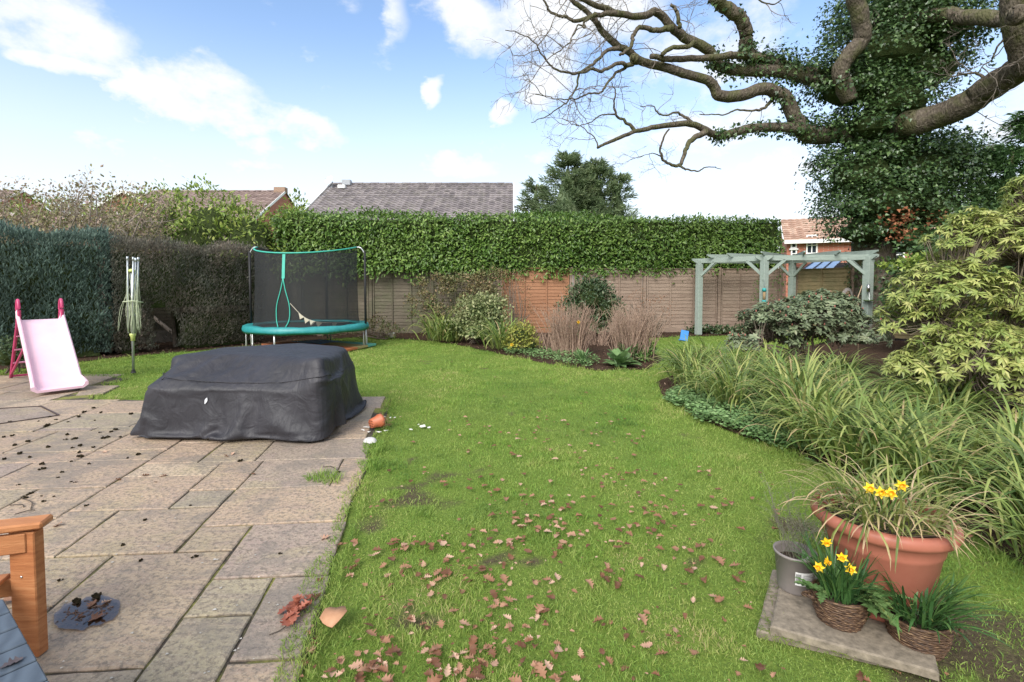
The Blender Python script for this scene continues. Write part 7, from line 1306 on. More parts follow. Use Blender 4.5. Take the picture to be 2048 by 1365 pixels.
0,0,1,-2,0,1,-1,0,0,1,0,-1,1,2,-1,0,-1,1,-2,1,2,-3,1,0,1,0,-2,1,0,0,-1,0,1,0,0,0,0,1,4,-4,1,2,-4,-1,1,0,1,2,0,-4,1,2,-2,0,0,0,-1,0,0,1,0,0,-1,1,-1,0,-12,1,0,-1,1,0,0,0,0,-1,0,0,1,2,
-2,0,0,0,0,-1,3,-3,0,0,1,-1,1,-1,1,-1,1,0,0,0,0,-1,0,0,1,-1,1,0,-1,0,0,1,0,1,5,-7,1,2,-1,5,-6,0,-1,2,-1,2,-3,0,1,-1,2,1,1,1,3,-6,0,5,1,4,-9,1,-3,-1,3,0,0,-1,-2,0,0,1,0,0,-1,0,1,0,-1,
0,0,0,1,-1,0,1,-11,0,-1,1,2,-1,0,1,-1,5,-5,11,-10,-1,-1,-1,0,1,11,-12,2,-1,-1,0,0,1,-1,0,0,1,-1,0,0,0,2,-2,0,1,-1,0,0,0,1,0,0,1,0,0,5,0,0,-1,-3,0,-2,-1,1,-1,2,4,-5,0,-1,5,4,-1,-2,-2,
1,-4,2,5,5,-5,6,-11,-2,1,1,0,-2,7,-3,-4,0,4,-5,1,0,-1,0,0,0,0,1,0,-1,1,0,-1,-12,0,1,6,-4,1,1,1,1,-4,6,-5,10,-13,2,-1,-1,3,-1,1,-3,10,-10,2,-2,0,-1,1,-1,0,1,0,-1,1,0,0,0,-1,0,1,0,0,0,
-1,1,1,1,-2,4,5,-1,-8,11,-10,-1,2,7,-9,0,1,-1,-1,3,4,-5,-1,1,3,-3,9,-6,2,5,0,-8,-3,4,1,-4,4,7,-5,-7,4,-3,4,-1,-3,-1,-1,0,0,1,0,-1,0,1,-1,0,1,-11,1,4,2,1,2,1,0,0,0,5,-1,-14,9,0,2,-12,
5,-5,4,-1,4,-2,-5,2,-3,1,-1,1,0,-1,0,1,1,-1,-1,0,0,0,0,0,0,0,2,4,2,0,3,-8,0,-3,6,3,-9,1,3,-3,2,-1,-1,1,-2,2,-1,4,4,3,2,1,-6,2,-6,0,-3,1,8,1,0,4,4,-3,-12,5,0,5,-12,6,-8,0,0,0,0,-1,0,
0,1,0,0,0,-1,-5,4,7,-10,4,0,0,0,0,7,5,-3,-1,-8,1,-4,11,-19,1,10,0,-8,8,-1,-7,-4,1,0,0,-1,1,-1,0,1,0,0,-1,4,2,-6,0,1,7,4,0,0,0,-7,-3,2,2,2,-6,6,3,-1,-5,2,-4,-2,10,1,-1,1,5,3,2,2,-1,1,
-3,-4,-15,5,5,3,3,4,1,-2,-1,3,0,-3,-11,-2,-6,0,-1,0,0,0,0,0,1,-1,0,0,0,2,])
mn_, c0_, nr_, n_, dat = COVER
D2 = A3(dat, int).reshape(3, nr_, n_).transpose(1, 2, 0)
Gq = np.cumsum(np.cumsum(D2, 1), 0); Vc = np.concatenate([[c0_], Gq.reshape(-1, 3)]) / 500 + A3(mn_)
i = np.arange(n_); j = (i + 1) % n_
mb = MB(); mb.add(Vc, [np.stack([0 * i, 1 + i, 1 + j], 1), np.concatenate([np.stack([1 + k * n_ + i, 1 + (k + 1) * n_ + i, 1 + (k + 1) * n_ + j, 1 + k * n_ + j], 1) for k in range(nr_ - 1)])], 0, .5)
cv, t, b = base_mat('black woven polyester')
nf = noise(t, 4, 4, .55); wz = t.nodes.new('ShaderNodeTexVoronoi'); wz.feature = 'DISTANCE_TO_EDGE'; wz.inputs['Scale'].default_value = 3.2; tcn = t.nodes.new('ShaderNodeTexCoord')
mpn = t.nodes.new('ShaderNodeMapping'); mpn.inputs['Scale'].default_value = (1, 1, .55); nzv = t.nodes.new('ShaderNodeTexNoise'); nzv.inputs['Scale'].default_value = 2.5; t.links.new(tcn.outputs['Object'], nzv.inputs['Vector'])
vm = t.nodes.new('ShaderNodeVectorMath'); vm.operation = 'ADD'; t.links.new(tcn.outputs['Object'], vm.inputs[0]); t.links.new(nzv.outputs['Color'], vm.inputs[1]); t.links.new(vm.outputs[0], mpn.inputs[0]); t.links.new(mpn.outputs[0], wz.inputs['Vector'])
t.links.new(ramp(t, nf, [(.35, (.020, .020, .026)), (.7, (.031, .030, .038))]), b.inputs['Base Color']); b.inputs['Roughness'].default_value = .55; b.inputs['Specular IOR Level'].default_value = .45
cr = smooth(wz.outputs['Distance'], 0, .16, t); fine = noise(t, 260, 2, .5)
bump(t, b, mth('ADD', mth('ADD', mth('MULTIPLY', noise(t, 2.4, 3, .5, mapped(t, (3.2, 3.2, .7)), .5), 1.1, tree=t), mth('MULTIPLY', noise(t, 5, 3, .5, None, 1.2), 1.0, tree=t), tree=t), mth('MULTIPLY', fine, .05, tree=t), tree=t), .42, .045)
TCV = thing('furniture_cover', (-2.6, 5.25, 0), 'black fabric cover draped over a garden table and seats on the patio', 'furniture cover')
o = mb.build('fabric', cv, TCV, True)
sd = o.modifiers.new('round', 'SUBSURF'); sd.levels = 1; sd.render_levels = 1
# sewn seam that runs round under the upper edge, and a bird dropping
ring = Vc[1:].reshape(nr_, n_, 3)[7]; o2 = nrm(ring - A3([-2.6, 5.25, ring[:, 2].mean()])) * .004
MB().tube(np.concatenate([ring + o2, (ring + o2)[:1]]), .0045, 5, cap=False).build('seam', cv, TCV, True)
dq = P(413, 802, 4.46); rr_ = ray(413, 802)
o.data.update()
from mathutils.bvhtree import BVHTree
bv = BVHTree.FromPolygons([tuple(v) for v in Vc], [tuple(p.vertices) for p in o.data.polygons])
hit = bv.ray_cast(Vector((0, 0, CAMH)), Vector(rr_).normalized())
if hit[0]:
    hp_ = A3(hit[0]); hn = A3(hit[1]); hn = hn if hn[1] < 0 else -hn; dn = nrm(A3([.35, 0, .9]) - hn * (A3([.35, 0, .9]) @ hn)); sd2 = np.cross(dn, hn); V = []
    for s_, w_ in ((-.03, .003), (-.012, .010), (.008, .014), (.022, .008), (.032, .002)): V += [hp_ + dn * s_ - sd2 * w_ + hn * .006, hp_ + dn * s_ + sd2 * w_ + hn * .006]
    V += [v + hn * .003 for v in V]; MB().add(V, [(2 * k, 2 * k + 1, 2 * k + 3, 2 * k + 2) for k in range(4)] + [(10 + 2 * k + 2, 10 + 2 * k + 3, 10 + 2 * k + 1, 10 + 2 * k) for k in range(4)]).build('bird_dropping', plain('chalky white', (.6, .62, .66), .8), TCV)
# ------------------------------------------------------------------ pink slide
pinkl = noisy('pale pink plastic', (.80, .52, .62), (.86, .60, .69), 3, .38, 0, spec=.5); magenta = noisy('magenta plastic', (.42, .035, .12), (.55, .06, .17), 5, .4, 0)
SL = thing('garden_slide', (-6.9, 7.3, 0), 'childs slide with pale pink chute and magenta ladder on the patio', 'slide')
t0 = P(68, 640, 7.35); b0 = G(122, 788)
topc = A3([(t0[0]), 7.45, t0[2]]); botc = A3([b0[0], b0[1], .06]); ax_ = botc - topc; hx = nrm(A3([ax_[0], ax_[1], 0])); sx_ = A3([-hx[1], hx[0], 0]) * -1
hw_ = .235
mb = MB(); K = 26; tt = np.linspace(0, 1, K); Lh = np.linalg.norm(ax_[:2])
def chz(s):          # height along the chute (s 0..1): platform lip, straight run, run-out
    z = topc[2] + (botc[2] - topc[2]) * np.clip((s - .03) / .82, 0, 1) ** 1.02
    return np.where(s > .72, np.maximum(z, .075 + (1 - s) * .10), z)
cs = [(-1.12, .02), (-1.12, .085), (-1.05, .10), (-.98, .095), (-.93, .03), (-.85, .0), (.85, .0), (.93, .03), (.98, .095), (1.05, .10), (1.12, .085), (1.12, .02), (.9, -.03), (-.9, -.03)]
V = []
for s in tt:
    c_ = topc + hx * Lh * s; z = float(chz(np.array(s))); wdn = hw_ * (1 + .10 * max(0, (s - .8) / .2)); rim = 1 if s < .9 else 1 - .45 * (s - .9) / .1
    wv_ = 1.5 if s < .05 else 1
    for (u_, h_) in cs: V.append(c_ * A3([1, 1, 0]) + sx_ * u_ * wdn + A3([0, 0, z + h_ * (rim * wv_ if h_ > 0 else 1)]))
m_ = len(cs); F = [(k * m_ + i, k * m_ + (i + 1) % m_, (k + 1) * m_ + (i + 1) % m_, (k + 1) * m_ + i) for k in range(K - 1) for i in range(m_)] + [tuple(range(m_))[::-1], tuple(range((K - 1) * m_, K * m_))]
mb.add(V, F); ch = mb.build('chute', pinkl, SL, True)
try: ch.data.set_sharp_from_angle(angle=R(40))
except Exception: pass
back = -hx
for sg in (-1, 1):       # ladder rails that curl over into grab handles
    a_ = topc + sx_ * sg * hw_ * 1.0 + back * .02; base = topc * A3([1, 1, 0]) + sx_ * sg * (hw_ + .03) + back * .78
    pts = [base, base * .5 + (a_ + back * .10) * .5, a_ + back * .10 + A3([0, 0, -.05]), a_ + back * .06 + A3([0, 0, .18]), a_ + back * .02 + A3([0, 0, .27]), a_ + hx * .05 + A3([0, 0, .29]), a_ + hx * .10 + A3([0, 0, .24]), a_ + hx * .11 + A3([0, 0, .12]), a_ + hx * .09 + A3([0, 0, -.0])]
    pts[1][2] = (pts[0][2] + pts[2][2]) / 2
    MB().tube(catmull(pts, 5), .021, 9).build('handrail', magenta, SL, True)
def rail(sg, z):
    a_ = topc + sx_ * sg * hw_ + back * .10 + A3([0, 0, -.05]); base = topc * A3([1, 1, 0]) + sx_ * sg * (hw_ + .03) + back * .78; f = z / a_[2]; return base + (a_ - base) * f
rungm = noisy('rose plastic', (.62, .22, .36), (.70, .30, .43), 4, .4, 0)
for f in (.03, .27, .50, .73): MB().beam(rail(-1, f * topc[2]), rail(1, f * topc[2]), .055 if f > .1 else .03, .022 if f > .1 else .03, bev=.005).build('ladder_step', rungm if f > .1 else magenta, SL)
for sg in (-1, 1): MB().beam(rail(sg, .06), topc * A3([1, 1, 0]) + hx * Lh * .30 + sx_ * sg * hw_ * .9 + A3([0, 0, float(chz(np.array(.30)))-.04]), .025, .03, bev=.004).build('side_brace', magenta, SL)
# something green and woody half seen behind the ladder
leafy('small_shrub', 20, 745, 8.2, [(15, 715, 8.1, 42, 28, .3), (40, 700, 8.2, 25, 24, .25)], 900, dkm, .06, 'small dark shrub just behind the ladder of the slide', stems=6)
# ------------------------------------------------------------------ folded rotary airer
c_ = G(267, 746); AR = thing('rotary_airer', c_, 'folded rotary clothes airer with tangled lime lines standing on the lawn', 'clothes airer')
alu = plain('aluminium', (.48, .52, .54), .4, .7); limep = plain('lime plastic', (.50, .58, .18), .5); limel = plain('lime line', (.50, .56, .38), .6)
ax, ay = c_[0], c_[1]
MB().lathe([(0, .02), (.035, .02), (.04, .0), (0, 0)], 12, (ax, ay, 0)).lathe([(0, .05), (.026, .05), (.028, .02)], 12, (ax, ay, 0)).build('ground_socket', plain('dark plastic', (.03, .03, .03), .5), AR)
tp_ = A3([ax + .03, ay, 1.68]); MB().tube([(ax, ay, .0), (ax + .01, ay, .8), tp_], .019, 10).build('pole', alu, AR, True)
MB().lathe([(0, .53), (.03, .53), (.032, .60), (.045, .62), (.045, .65), (0, .65)], 12, (ax + .008, ay, 0)).build('lower_hub', limep, AR, True); MB().lathe([(0, 1.66), (.045, 1.66), (.05, 1.69), (.02, 1.71), (0, 1.71)], 12, (ax + .03, ay, 0)).build('top_hub', limep, AR, True)
arms = []
for (dx_, dy_, zt_) in ((-.035, -.03, 1.88), (.075, -.05, 1.87), (.105, .02, 1.87), (.03, .06, 1.86)):
    p0_ = A3([ax - .02 + dx_ * .7, ay + dy_ * .8, .66]); p1_ = A3([ax + .02 + dx_, ay + dy_, zt_]); arms.append((p0_, p1_)); MB().tube([p0_, p1_], .012, 8).tube([p1_ - A3([0, 0, .03]), p1_ + A3([0, 0, .03])], .017, 8).build('arm', alu, AR, True)
    MB().tube([p0_ * .8 + p1_ * .2, (ax + .015, ay, 1.0)], .007, 6).build('strut', alu, AR, True)
for k in range(26):
    a_, b_ = arms[rng.integers(4)], arms[rng.integers(4)]; f1, f2 = rng.uniform(.35, .98), rng.uniform(.35, .98); q1_ = a_[0] + (a_[1] - a_[0]) * f1; q2_ = b_[0] + (b_[1] - b_[0]) * f2
    lowz = rng.uniform(.60, 1.0); out_ = rng.normal(0, .055, 3); out_[2] = 0; mid_ = (q1_ + q2_) / 2 + out_; mid_[2] = lowz; pts = catmull([q1_, q1_ * .6 + mid_ * .4 + out_ * .25, mid_, q2_ * .6 + mid_ * .4 + out_ * .25, q2_], 5); MB_ = None
    if k == 0: LN = MB()
    LN.tube(pts, .0032, 4, cap=False)
LN.build('drying_lines', limel, AR, True)
MB().tube([(ax - .10, ay - .05, 1.17), (ax - .02, ay - .09, 1.18), (ax + .09, ay - .09, 1.19), (ax + .17, ay - .03, 1.17), (ax + .12, ay + .1, 1.16), (ax - .05, ay + .08, 1.16), (ax - .10, ay - .05, 1.17)], .008, 6).build('tie_cord', limel, AR, True)
# ------------------------------------------------------------------ wooden armchair, lower left
teakm = woodmat('oiled acacia', (.30, .11, .045), (.42, .17, .07), (.52, .25, .115), .5); 
WC = thing('garden_chair', (-2.2, 1.75, 0), 'orange brown wooden garden armchair cut off by the left edge of the photo', 'chair')
legx0, legx1 = P(29, 1200, 1.90)[0], P(80, 1200, 1.90)[0]
lt = P(60, 1062, 1.9)[2]
MB().box((legx0, 1.885, 0), (legx1, 1.93, lt), bev=.004).build('front_leg', teakm, WC)
MB().sphere(((legx0 + legx1) / 2 - .003, 1.884, P(56, 1150, 1.9)[2]), (.005, .003, .005), 10).build('bolt', steel, WC, True)
ua_ = A3([-1.0, .02, 0]); 
# arm rest runs back to the left, away from the corner
atop = lt + .012; e1 = P(98, 1030, 1.93)
arm0 = A3([e1[0], 1.925, atop + .014]); armd = nrm(A3([-.93, -.30, 0]))
MB().beam(arm0 + A3([0, 0, 0]), arm0 + armd * .70, .085, .028, bev=.007).build('armrest', teakm, WC)
MB().beam(A3([legx1 - .002, 1.90, lt - .04]) + armd * .03, A3([legx1, 1.90, lt - .04]) + armd * .66, .022, .075, bev=.003).build('arm_rail', teakm, WC)
MB().box((-.03, -.02, 0), (.03, .02, lt + .35), M=(np.eye(3), arm0 * A3([1, 1, 0]) + armd * .68), bev=.004).build('rear_leg', teakm, WC)
sz = P(60, 1130, 1.9)[2] - .06
pr_ = nrm(A3([-armd[1], armd[0], 0])); pr_ = pr_ if pr_[1] < 0 else -pr_
for k in range(7):
    st_ = A3([legx0 - .01, 1.90, sz + .01]) + armd * (.04 + k * .082) + pr_ * -.02; MB().beam(st_, st_ + pr_ * .62, .06, .018, bev=.003).build('seat_slat', teakm, WC)
MB().beam(A3([legx0, 1.91, sz - .03]), A3([legx0, 1.91, sz - .03]) + armd * .62, .025, .07, bev=.003).build('seat_rail', teakm, WC)
for k in range(5):
    st_ = A3([legx0 - .0, 1.90, 0]) + armd * .60 + pr_ * (.04 + k * .13); MB().beam(st_ + A3([0, 0, sz]), st_ + armd * .16 + A3([0, 0, sz + .5]), .06, .018, up=pr_, bev=.003).build('back_slat', teakm, WC)
# the far side of the chair
far = pr_ * .62
MB().box((-.045, -.02, 0), (.045, .02, lt), M=(np.eye(3), A3([legx0 + .04, 1.91, 0]) + far), bev=.004).build('front_leg', teakm, WC); MB().beam(arm0 + far, arm0 + far + armd * .7, .085, .028, bev=.007).build('armrest', teakm, WC)
MB().box((-.03, -.02, 0), (.03, .02, lt + .35), M=(np.eye(3), arm0 * A3([1, 1, 0]) + armd * .68 + far), bev=.004).build('rear_leg', teakm, WC)
# ------------------------------------------------------------------ blue grey table
bgm, t, b = base_mat('blue grey painted wood')
wv = t.nodes.new('ShaderNodeTexWave'); wv.inputs['Scale'].default_value = 7; wv.inputs['Distortion'].default_value = 7; wv.inputs['Detail'].default_value = 2; wv.inputs['Detail Scale'].default_value = .8; t.links.new(mapped(t, (1, 1, 1), (0, 0, R(-35))), wv.inputs['Vector'])
t.links.new(mixc(t, mth('MULTIPLY', wv.outputs['Fac'], .6, tree=t), (.085, .11, .14), (.045, .06, .08)), b.inputs['Base Color']); b.inputs['Roughness'].default_value = .45; bump(t, b, mth('ADD', wv.outputs['Fac'], noise(t, 40, 3), tree=t), .3, .004)
TB = thing('garden_table', (-1.9, 1.3, 0), 'blue grey painted plank table corner at the lower left edge', 'table')
tz = .44; k0 = G(6, 1197, tz); k1 = G(104, 1372, tz); de = nrm(k1 - k0); dl = A3([-de[1], de[0], 0]); dl = dl if dl[0] < 0 else -dl
for k in range(6):
    a0_ = k0 + dl * 0 + de * (k * .112); MB().beam(a0_ + de * .055 + A3([0, 0, -.012]) , a0_ + de * .055 + dl * .75 + A3([0, 0, -.012]), .105, .024, bev=.003).build('table_plank', bgm, TB)
MB().beam(k0 + dl * .03 + A3([0, 0, -.065]), k0 + dl * .03 + de * .67 + A3([0, 0, -.065]), .025, .07, bev=.003).build('apron', bgm, TB); MB().beam(k0 + dl * .72 + A3([0, 0, -.065]), k0 + dl * .72 + de * .67 + A3([0, 0, -.065]), .025, .07, bev=.003).build('apron', bgm, TB)
for (a_, l_) in ((.05, .05), (.62, .05), (.05, .70), (.62, .70)):
    q_ = k0 + de * a_ + dl * l_; MB().box((q_[0] - .03, q_[1] - .03, 0), (q_[0] + .03, q_[1] + .03, tz - .03), bev=.004).build('leg', bgm, TB)
# ------------------------------------------------------------------ fallen oak leaves
olm = leafmat('fallen oak leaf', [(0, (.11, .045, .022)), (.35, (.21, .092, .048)), (.65, (.33, .17, .10)), (.85, (.45, .26, .175)), (1, (.55, .37, .27))], .6, .15, .3, var=.1)
def oakleaf_mesh(seed, rich=True):
    r_ = np.random.default_rng(seed); K = 17 if rich else 9; t_ = np.linspace(0, 1, K); w_ = .30 * np.sin(np.pi * t_ ** .72) ** .9 * (1 + (.42 if rich else .3) * np.cos(2 * np.pi * (4.2 if rich else 3) * t_ + .4)) + .004
    curl, bend, tw = r_.uniform(.5, 3.2), r_.uniform(-.9, 1.1), r_.uniform(-.8, .8); V = []
    ph = bend * (t_ - .4); x0 = r_.normal(0, .03)
    zc = .35 * bend * (t_ - .45) ** 2 + .02 * np.sin(9 * t_ + seed); yc = t_
    for k in range(K):
        for sgn in (-1, -.5, 0, .5, 1):
            u_ = sgn * w_[k] * (1 + .12 * r_.normal()); an = abs(u_) * curl; zz = (1 - math.cos(min(an * 1.6, 2.4))) / max(curl, .3) * .55; xx = math.sin(min(an, 1.5)) / curl * (1 if u_ > 0 else -1)
            z_ = zz + zc[k] + tw * xx * t_[k] * .5; V.append((xx + x0, yc[k] - .5, z_ + .008 * r_.normal()))
    V = A3(V); V[:, 2] -= V[:, 2].min(); F = []
    for k in range(K - 1):
        for i_ in range(4): F.append((k * 5 + i_, k * 5 + i_ + 1, k * 5 + 6 + i_, k * 5 + 5 + i_))
    return V, np.array(F)
OLV = [oakleaf_mesh(900 + i) for i in range(9)]; leafdata = []
for i, (V, F) in enumerate(OLV):
    o = MB().add(V, [F], 0, (i * .37 + .13) % 1).tube([(V[:, 0].mean() * 0, -.62, .01), (0, -.5, V[2][2] + .0)], .008, 4, 0, rnd=.1).build('fallen_oak_leaf', olm, smooth=True); leafdata.append(o.data); bpy.data.objects.remove(o)
def leafspots(n):
    out = []
    while len(out) < n:
        u = rng.random()
        if u < .50: px, py = rng.uniform(600, 1560), 1365 - 430 * rng.random() ** .9
        elif u < .66: px, py = rng.normal(820, 150), rng.uniform(1080, 1365)
        elif u < .82: px, py = rng.uniform(900, 1330), rng.uniform(840, 1080)
        elif u < .9: px, py = rng.uniform(650, 1600), rng.uniform(1080, 1360)
        elif u < .96: px, py = rng.uniform(1450, 1960), rng.uniform(930, 1365)
        else: px, py = rng.uniform(790, 1320), rng.uniform(720, 900)
        g_ = G(px, py)
        if off_lawn(g_[0], g_[1]) : continue
        if 1540 < px < 1950 and 1080 < py < 1330: continue
        if fbm(g_[0] * 2.2, g_[1] * 2.2, 190, 2) < rng.uniform(.2, .58): continue
        out.append(g_)
    return out
sp = sorted(leafspots(560), key=lambda g_: g_[1])
cols_ = None
def place_leaf(g_, s_, z_, label, group, k):
    o = bpy.data.objects.new('fallen_oak_leaf', leafdata[k % len(leafdata)]); COL.objects.link(o); o.location = (g_[0], g_[1], z_); o.rotation_euler = (rng.normal(0, .22), rng.normal(0, .22), rng.uniform(0, 6.28)); s2 = s_ * rng.uniform(.75, 1.2); o.scale = (s2, s2, s2 * .9)
    return tag(o, label, 'leaf', group)
for k, g_ in enumerate(sp[:265]): place_leaf(g_, rng.uniform(.028, .058), -.008 + rng.uniform(0, .010), 'curled brown oak leaf lying in the lawn grass', 'fallen oak leaves on the lawn', int(rng.integers(9)))
mb = MB()
for g_ in sp[265:]:
    V, F = oakleaf_mesh(int(rng.integers(1e6)), False); s_ = rng.uniform(.035, .062); a_ = rng.uniform(0, 6.28); Rz = A3([[math.cos(a_), -math.sin(a_), 0], [math.sin(a_), math.cos(a_), 0], [0, 0, 1]]); mb.add((V * s_) @ Rz.T + g_ + A3([0, 0, .006]), [F])
for g_ in leafspots(260):
    V, F = oakleaf_mesh(int(rng.integers(1e6)), False); s_ = rng.uniform(.012, .028); a_ = rng.uniform(0, 6.28); Rz = A3([[math.cos(a_), -math.sin(a_), 0], [math.sin(a_), math.cos(a_), 0], [0, 0, 1]]); mb.add((V * s_) @ Rz.T + g_ + A3([0, 0, .004]), [F])
tag(mb.build('scattered_leaves', olm, smooth=True), 'small and distant leaf fragments scattered over the lawn', 'leaves', kind='stuff')
for (px, py, s_, k) in ((648, 1077, .085, 2), (453, 913, .07, 4), (466, 909, .05, 5), (292, 952, .06, 1), (326, 953, .045, 3), (237, 962, .06, 6), (312, 965, .04, 0), (113, 1053, .06, 4), (10, 1178, .10, 2), (20, 1205, .08, 7), (210, 905, .05, 5), (630, 1195, .075, 8), (640, 1160, .05, 3), (508, 950, .045, 6)):
    place_leaf(G(px, py), s_, .002, 'brown oak leaf lying on the patio slabs', 'fallen oak leaves on the patio', k)
T_ = bpy.data.objects.new('fallen_oak_leaf', leafdata[1]); COL.objects.link(T_); T_.location = tuple(G(22, 1330, tz) + A3([0, 0, .001])); T_.scale = (.05, .05, .035); T_.rotation_euler = (0, 0, 2.6); tag(T_, 'dark lobed oak leaf lying on the blue grey table', 'leaf')
dm_ = leafdata[1].copy(); dm_.materials.clear(); dm_.materials.append(plain('grey dead leaf', (.07, .055, .06), .6)); T_.data = dm_
# oak twig with a bunch of dead leaves on the patio edge, and a big round leaf
c_ = G(600, 1232); T_ = thing('oak_twig', c_, 'broken oak twig with a bunch of russet leaves on the patio edge', 'twig')
MB().tube(catmull([G(538, 1272) + A3([0, 0, .004]), G(565, 1262) + A3([0, 0, .008]), G(590, 1240) + A3([0, 0, .012]), G(615, 1205) + A3([0, 0, .02])], 5), .0022, 5).build('stem', stm, T_, True)
rum = leafmat('russet leaf', [(0, (.16, .04, .025)), (.5, (.30, .085, .05)), (1, (.45, .17, .11))], .55, .15); mb = MB()
for k in range(20):
    V, F = OLV[k % 9]; f_ = rng.random(); p_ = G(575 + 50 * f_ + rng.normal(0, 9), 1250 - 45 * f_ + rng.normal(0, 9)); a_ = rng.uniform(0, 6.28); Rz = A3([[math.cos(a_), -math.sin(a_), 0], [math.sin(a_), math.cos(a_), 0], [0, 0, 1]]); tl = rng.normal(0, .5); Rx = A3([[1, 0, 0], [0, math.cos(tl), -math.sin(tl)], [0, math.sin(tl), math.cos(tl)]])
    mb.add((V * rng.uniform(.05, .075)) @ Rx.T @ Rz.T + p_ + A3([0, 0, rng.uniform(.008, .04)]), [F])
mb.build('leaves', rum, T_, True)
c_ = G(669, 1248); a_ = np.linspace(0, 2 * np.pi, 14, endpoint=False); rr = .052 * (1 + .10 * np.cos(5 * a_ + .4)); V = [(0, 0, .018)] + [(r_ * math.cos(x), r_ * 1.15 * math.sin(x), .012 + .012 * math.cos(2 * x)) for r_, x in zip(rr, a_)]
V2 = [(x, y, z - .003) for x, y, z in V]; o = MB().add(V + V2, [(0, 1 + k, 1 + (k + 1) % 14) for k in range(14)] + [(15, 16 + (k + 1) % 14, 16 + k) for k in range(14)] + [(1 + k, 16 + k, 16 + (k + 1) % 14, 1 + (k + 1) % 14) for k in range(14)], rnd=.5).build('round_leaf', noisy('tan leaf', (.38, .19, .10), (.50, .27, .15), 16, .6, .2, .003), smooth=True); o.location = tuple(c_ + A3([0, 0, .032])); o.rotation_euler = (R(4), R(-3), R(0)); tag(o, 'large flat rounded tan leaf where the patio meets the lawn', 'leaf')
# ------------------------------------------------------------------ moss clumps and cones on the patio
mossm = noisy('dark moss', (.012, .010, .007), (.05, .04, .022), 60, .95, .8, .006, spec=.05)
mcv = []
for v in range(4):
    r_ = np.random.default_rng(70 + v); mb = MB()
    for k in range(6): mb.sphere((r_.normal(0, .010), r_.normal(0, .008), .006), (r_.uniform(.006, .012), r_.uniform(.005, .010), r_.uniform(.005, .010)), 8)
    V = mb.V; mb.V = [v_ + r_.normal(0, .0014, v_.shape) for v_ in V]; o = mb.build('moss_clump', mossm, smooth=False); mcv.append(o.data); bpy.data.objects.remove(o)
spots = [(187, 817), (201, 826), (170, 825), (157, 835), (112, 841), (76, 844), (97, 851), (135, 845), (92, 854), (189, 842), (231, 860), (221, 865), (241, 875), (217, 875), (210, 877), (30, 891), (56, 884), (97, 895), (145, 897), (160, 893), (186, 896), (157, 906), (159, 913), (161, 914), (40, 908), (60, 915), (84, 930), (83, 940), (143, 924), (125, 946), (116, 956), (45, 995), (55, 990), (64, 988), (50, 998), (88, 1004), (108, 994), (83, 993), (150, 966), (174, 1012), (381, 1012), (283, 1122), (389, 1115), (561, 1109), (277, 910), (256, 917), (482, 923), (26, 872), (8, 875), (10, 919), (131, 880), (36, 971), (142, 965), (677, 945), (121, 1162), (246, 1091), (290, 1041), (196, 1192), (178, 929), (200, 866), (262, 829), (136, 870), (148, 879), (20, 845), (100, 835)]
for k, (px, py) in enumerate(spots):
    o = bpy.data.objects.new('moss_clump', mcv[k % 4]); COL.objects.link(o); o.location = tuple(G(px, py) + A3([0, 0, .001])); s_ = rng.uniform(.55, 1.1) * (1.15 if py < 950 else .75); o.scale = (s_, s_, s_); o.rotation_euler = (0, 0, rng.uniform(0, 6.28)); tag(o, 'dark clump of moss fallen on the patio slabs', 'moss clump', 'moss clumps on the patio')
# drain cover, far left
MB_ = MB(); q_ = [G(-40, 855), G(118, 832), G(82, 814), G(-60, 822)]; DC = thing('drain_cover', (q_[0] + q_[2]) / 2 * A3([1, 1, 0]), 'recessed slab drain cover in a metal frame at the left of the patio', 'drain cover')
slab(q_, MB_, z=.008, gap=.02, tilt=0, th=.012, rnd=.75); MB_.build('inset_slab', SANDSTONE, DC)
fr = MB()
for k in range(4): fr.beam(q_[k] + A3([0, 0, .004]), q_[(k + 1) % 4] + A3([0, 0, .004 + .0005 * k]), .014, .016)
fr.build('metal_frame', plain('rusty steel', (.07, .05, .045), .6, .3), DC)
# ------------------------------------------------------------------ puddle
def flat_poly(name, pts, z, m, th=.0): 
    from mathutils.geometry import tessellate_polygon
    n = len(pts); V = [(p_[0], p_[1], z) for p_ in pts]; tr_ = [tuple(t_) for t_ in tessellate_polygon([[Vector(v) for v in V]])]; tr_ = [q_ if np.cross(A3(V[q_[1]]) - A3(V[q_[0]]), A3(V[q_[2]]) - A3(V[q_[0]]))[2] > 0 else q_[::-1] for q_ in tr_]; return MB().add(V, tr_).build(name, m)
wm_, t, b = base_mat('puddle water'); gl_ = t.nodes.new('ShaderNodeBsdfGlossy'); gl_.inputs['Roughness'].default_value = .04; gl_.inputs['Color'].default_value = (.92, .85, .80, 1); tp_n = t.nodes.new('ShaderNodeBsdfTransparent'); tp_n.inputs['Color'].default_value = (.52, .47, .46, 1); fr_ = t.nodes.new('ShaderNodeFresnel'); fr_.inputs['IOR'].default_value = 1.4; ms = t.nodes.new('ShaderNodeMixShader'); t.links.new(mth('MULTIPLY', fr_.outputs[0], 1.9, clamp=True, tree=t), ms.inputs[0]); t.links.new(tp_n.outputs[0], ms.inputs[1]); t.links.new(gl_.outputs[0], ms.inputs[2]); t.links.new(ms.outputs[0], t.nodes['Material Output'].inputs['Surface'])
a_ = np.linspace(0, 2 * np.pi, 60, endpoint=False); cx_ = [(105, 1246), (112, 1229), (128, 1214), (150, 1204), (180, 1198), (210, 1196), (233, 1200), (241, 1212), (236, 1228), (224, 1241), (205, 1250), (180, 1258), (155, 1264), (130, 1263), (112, 1258)]
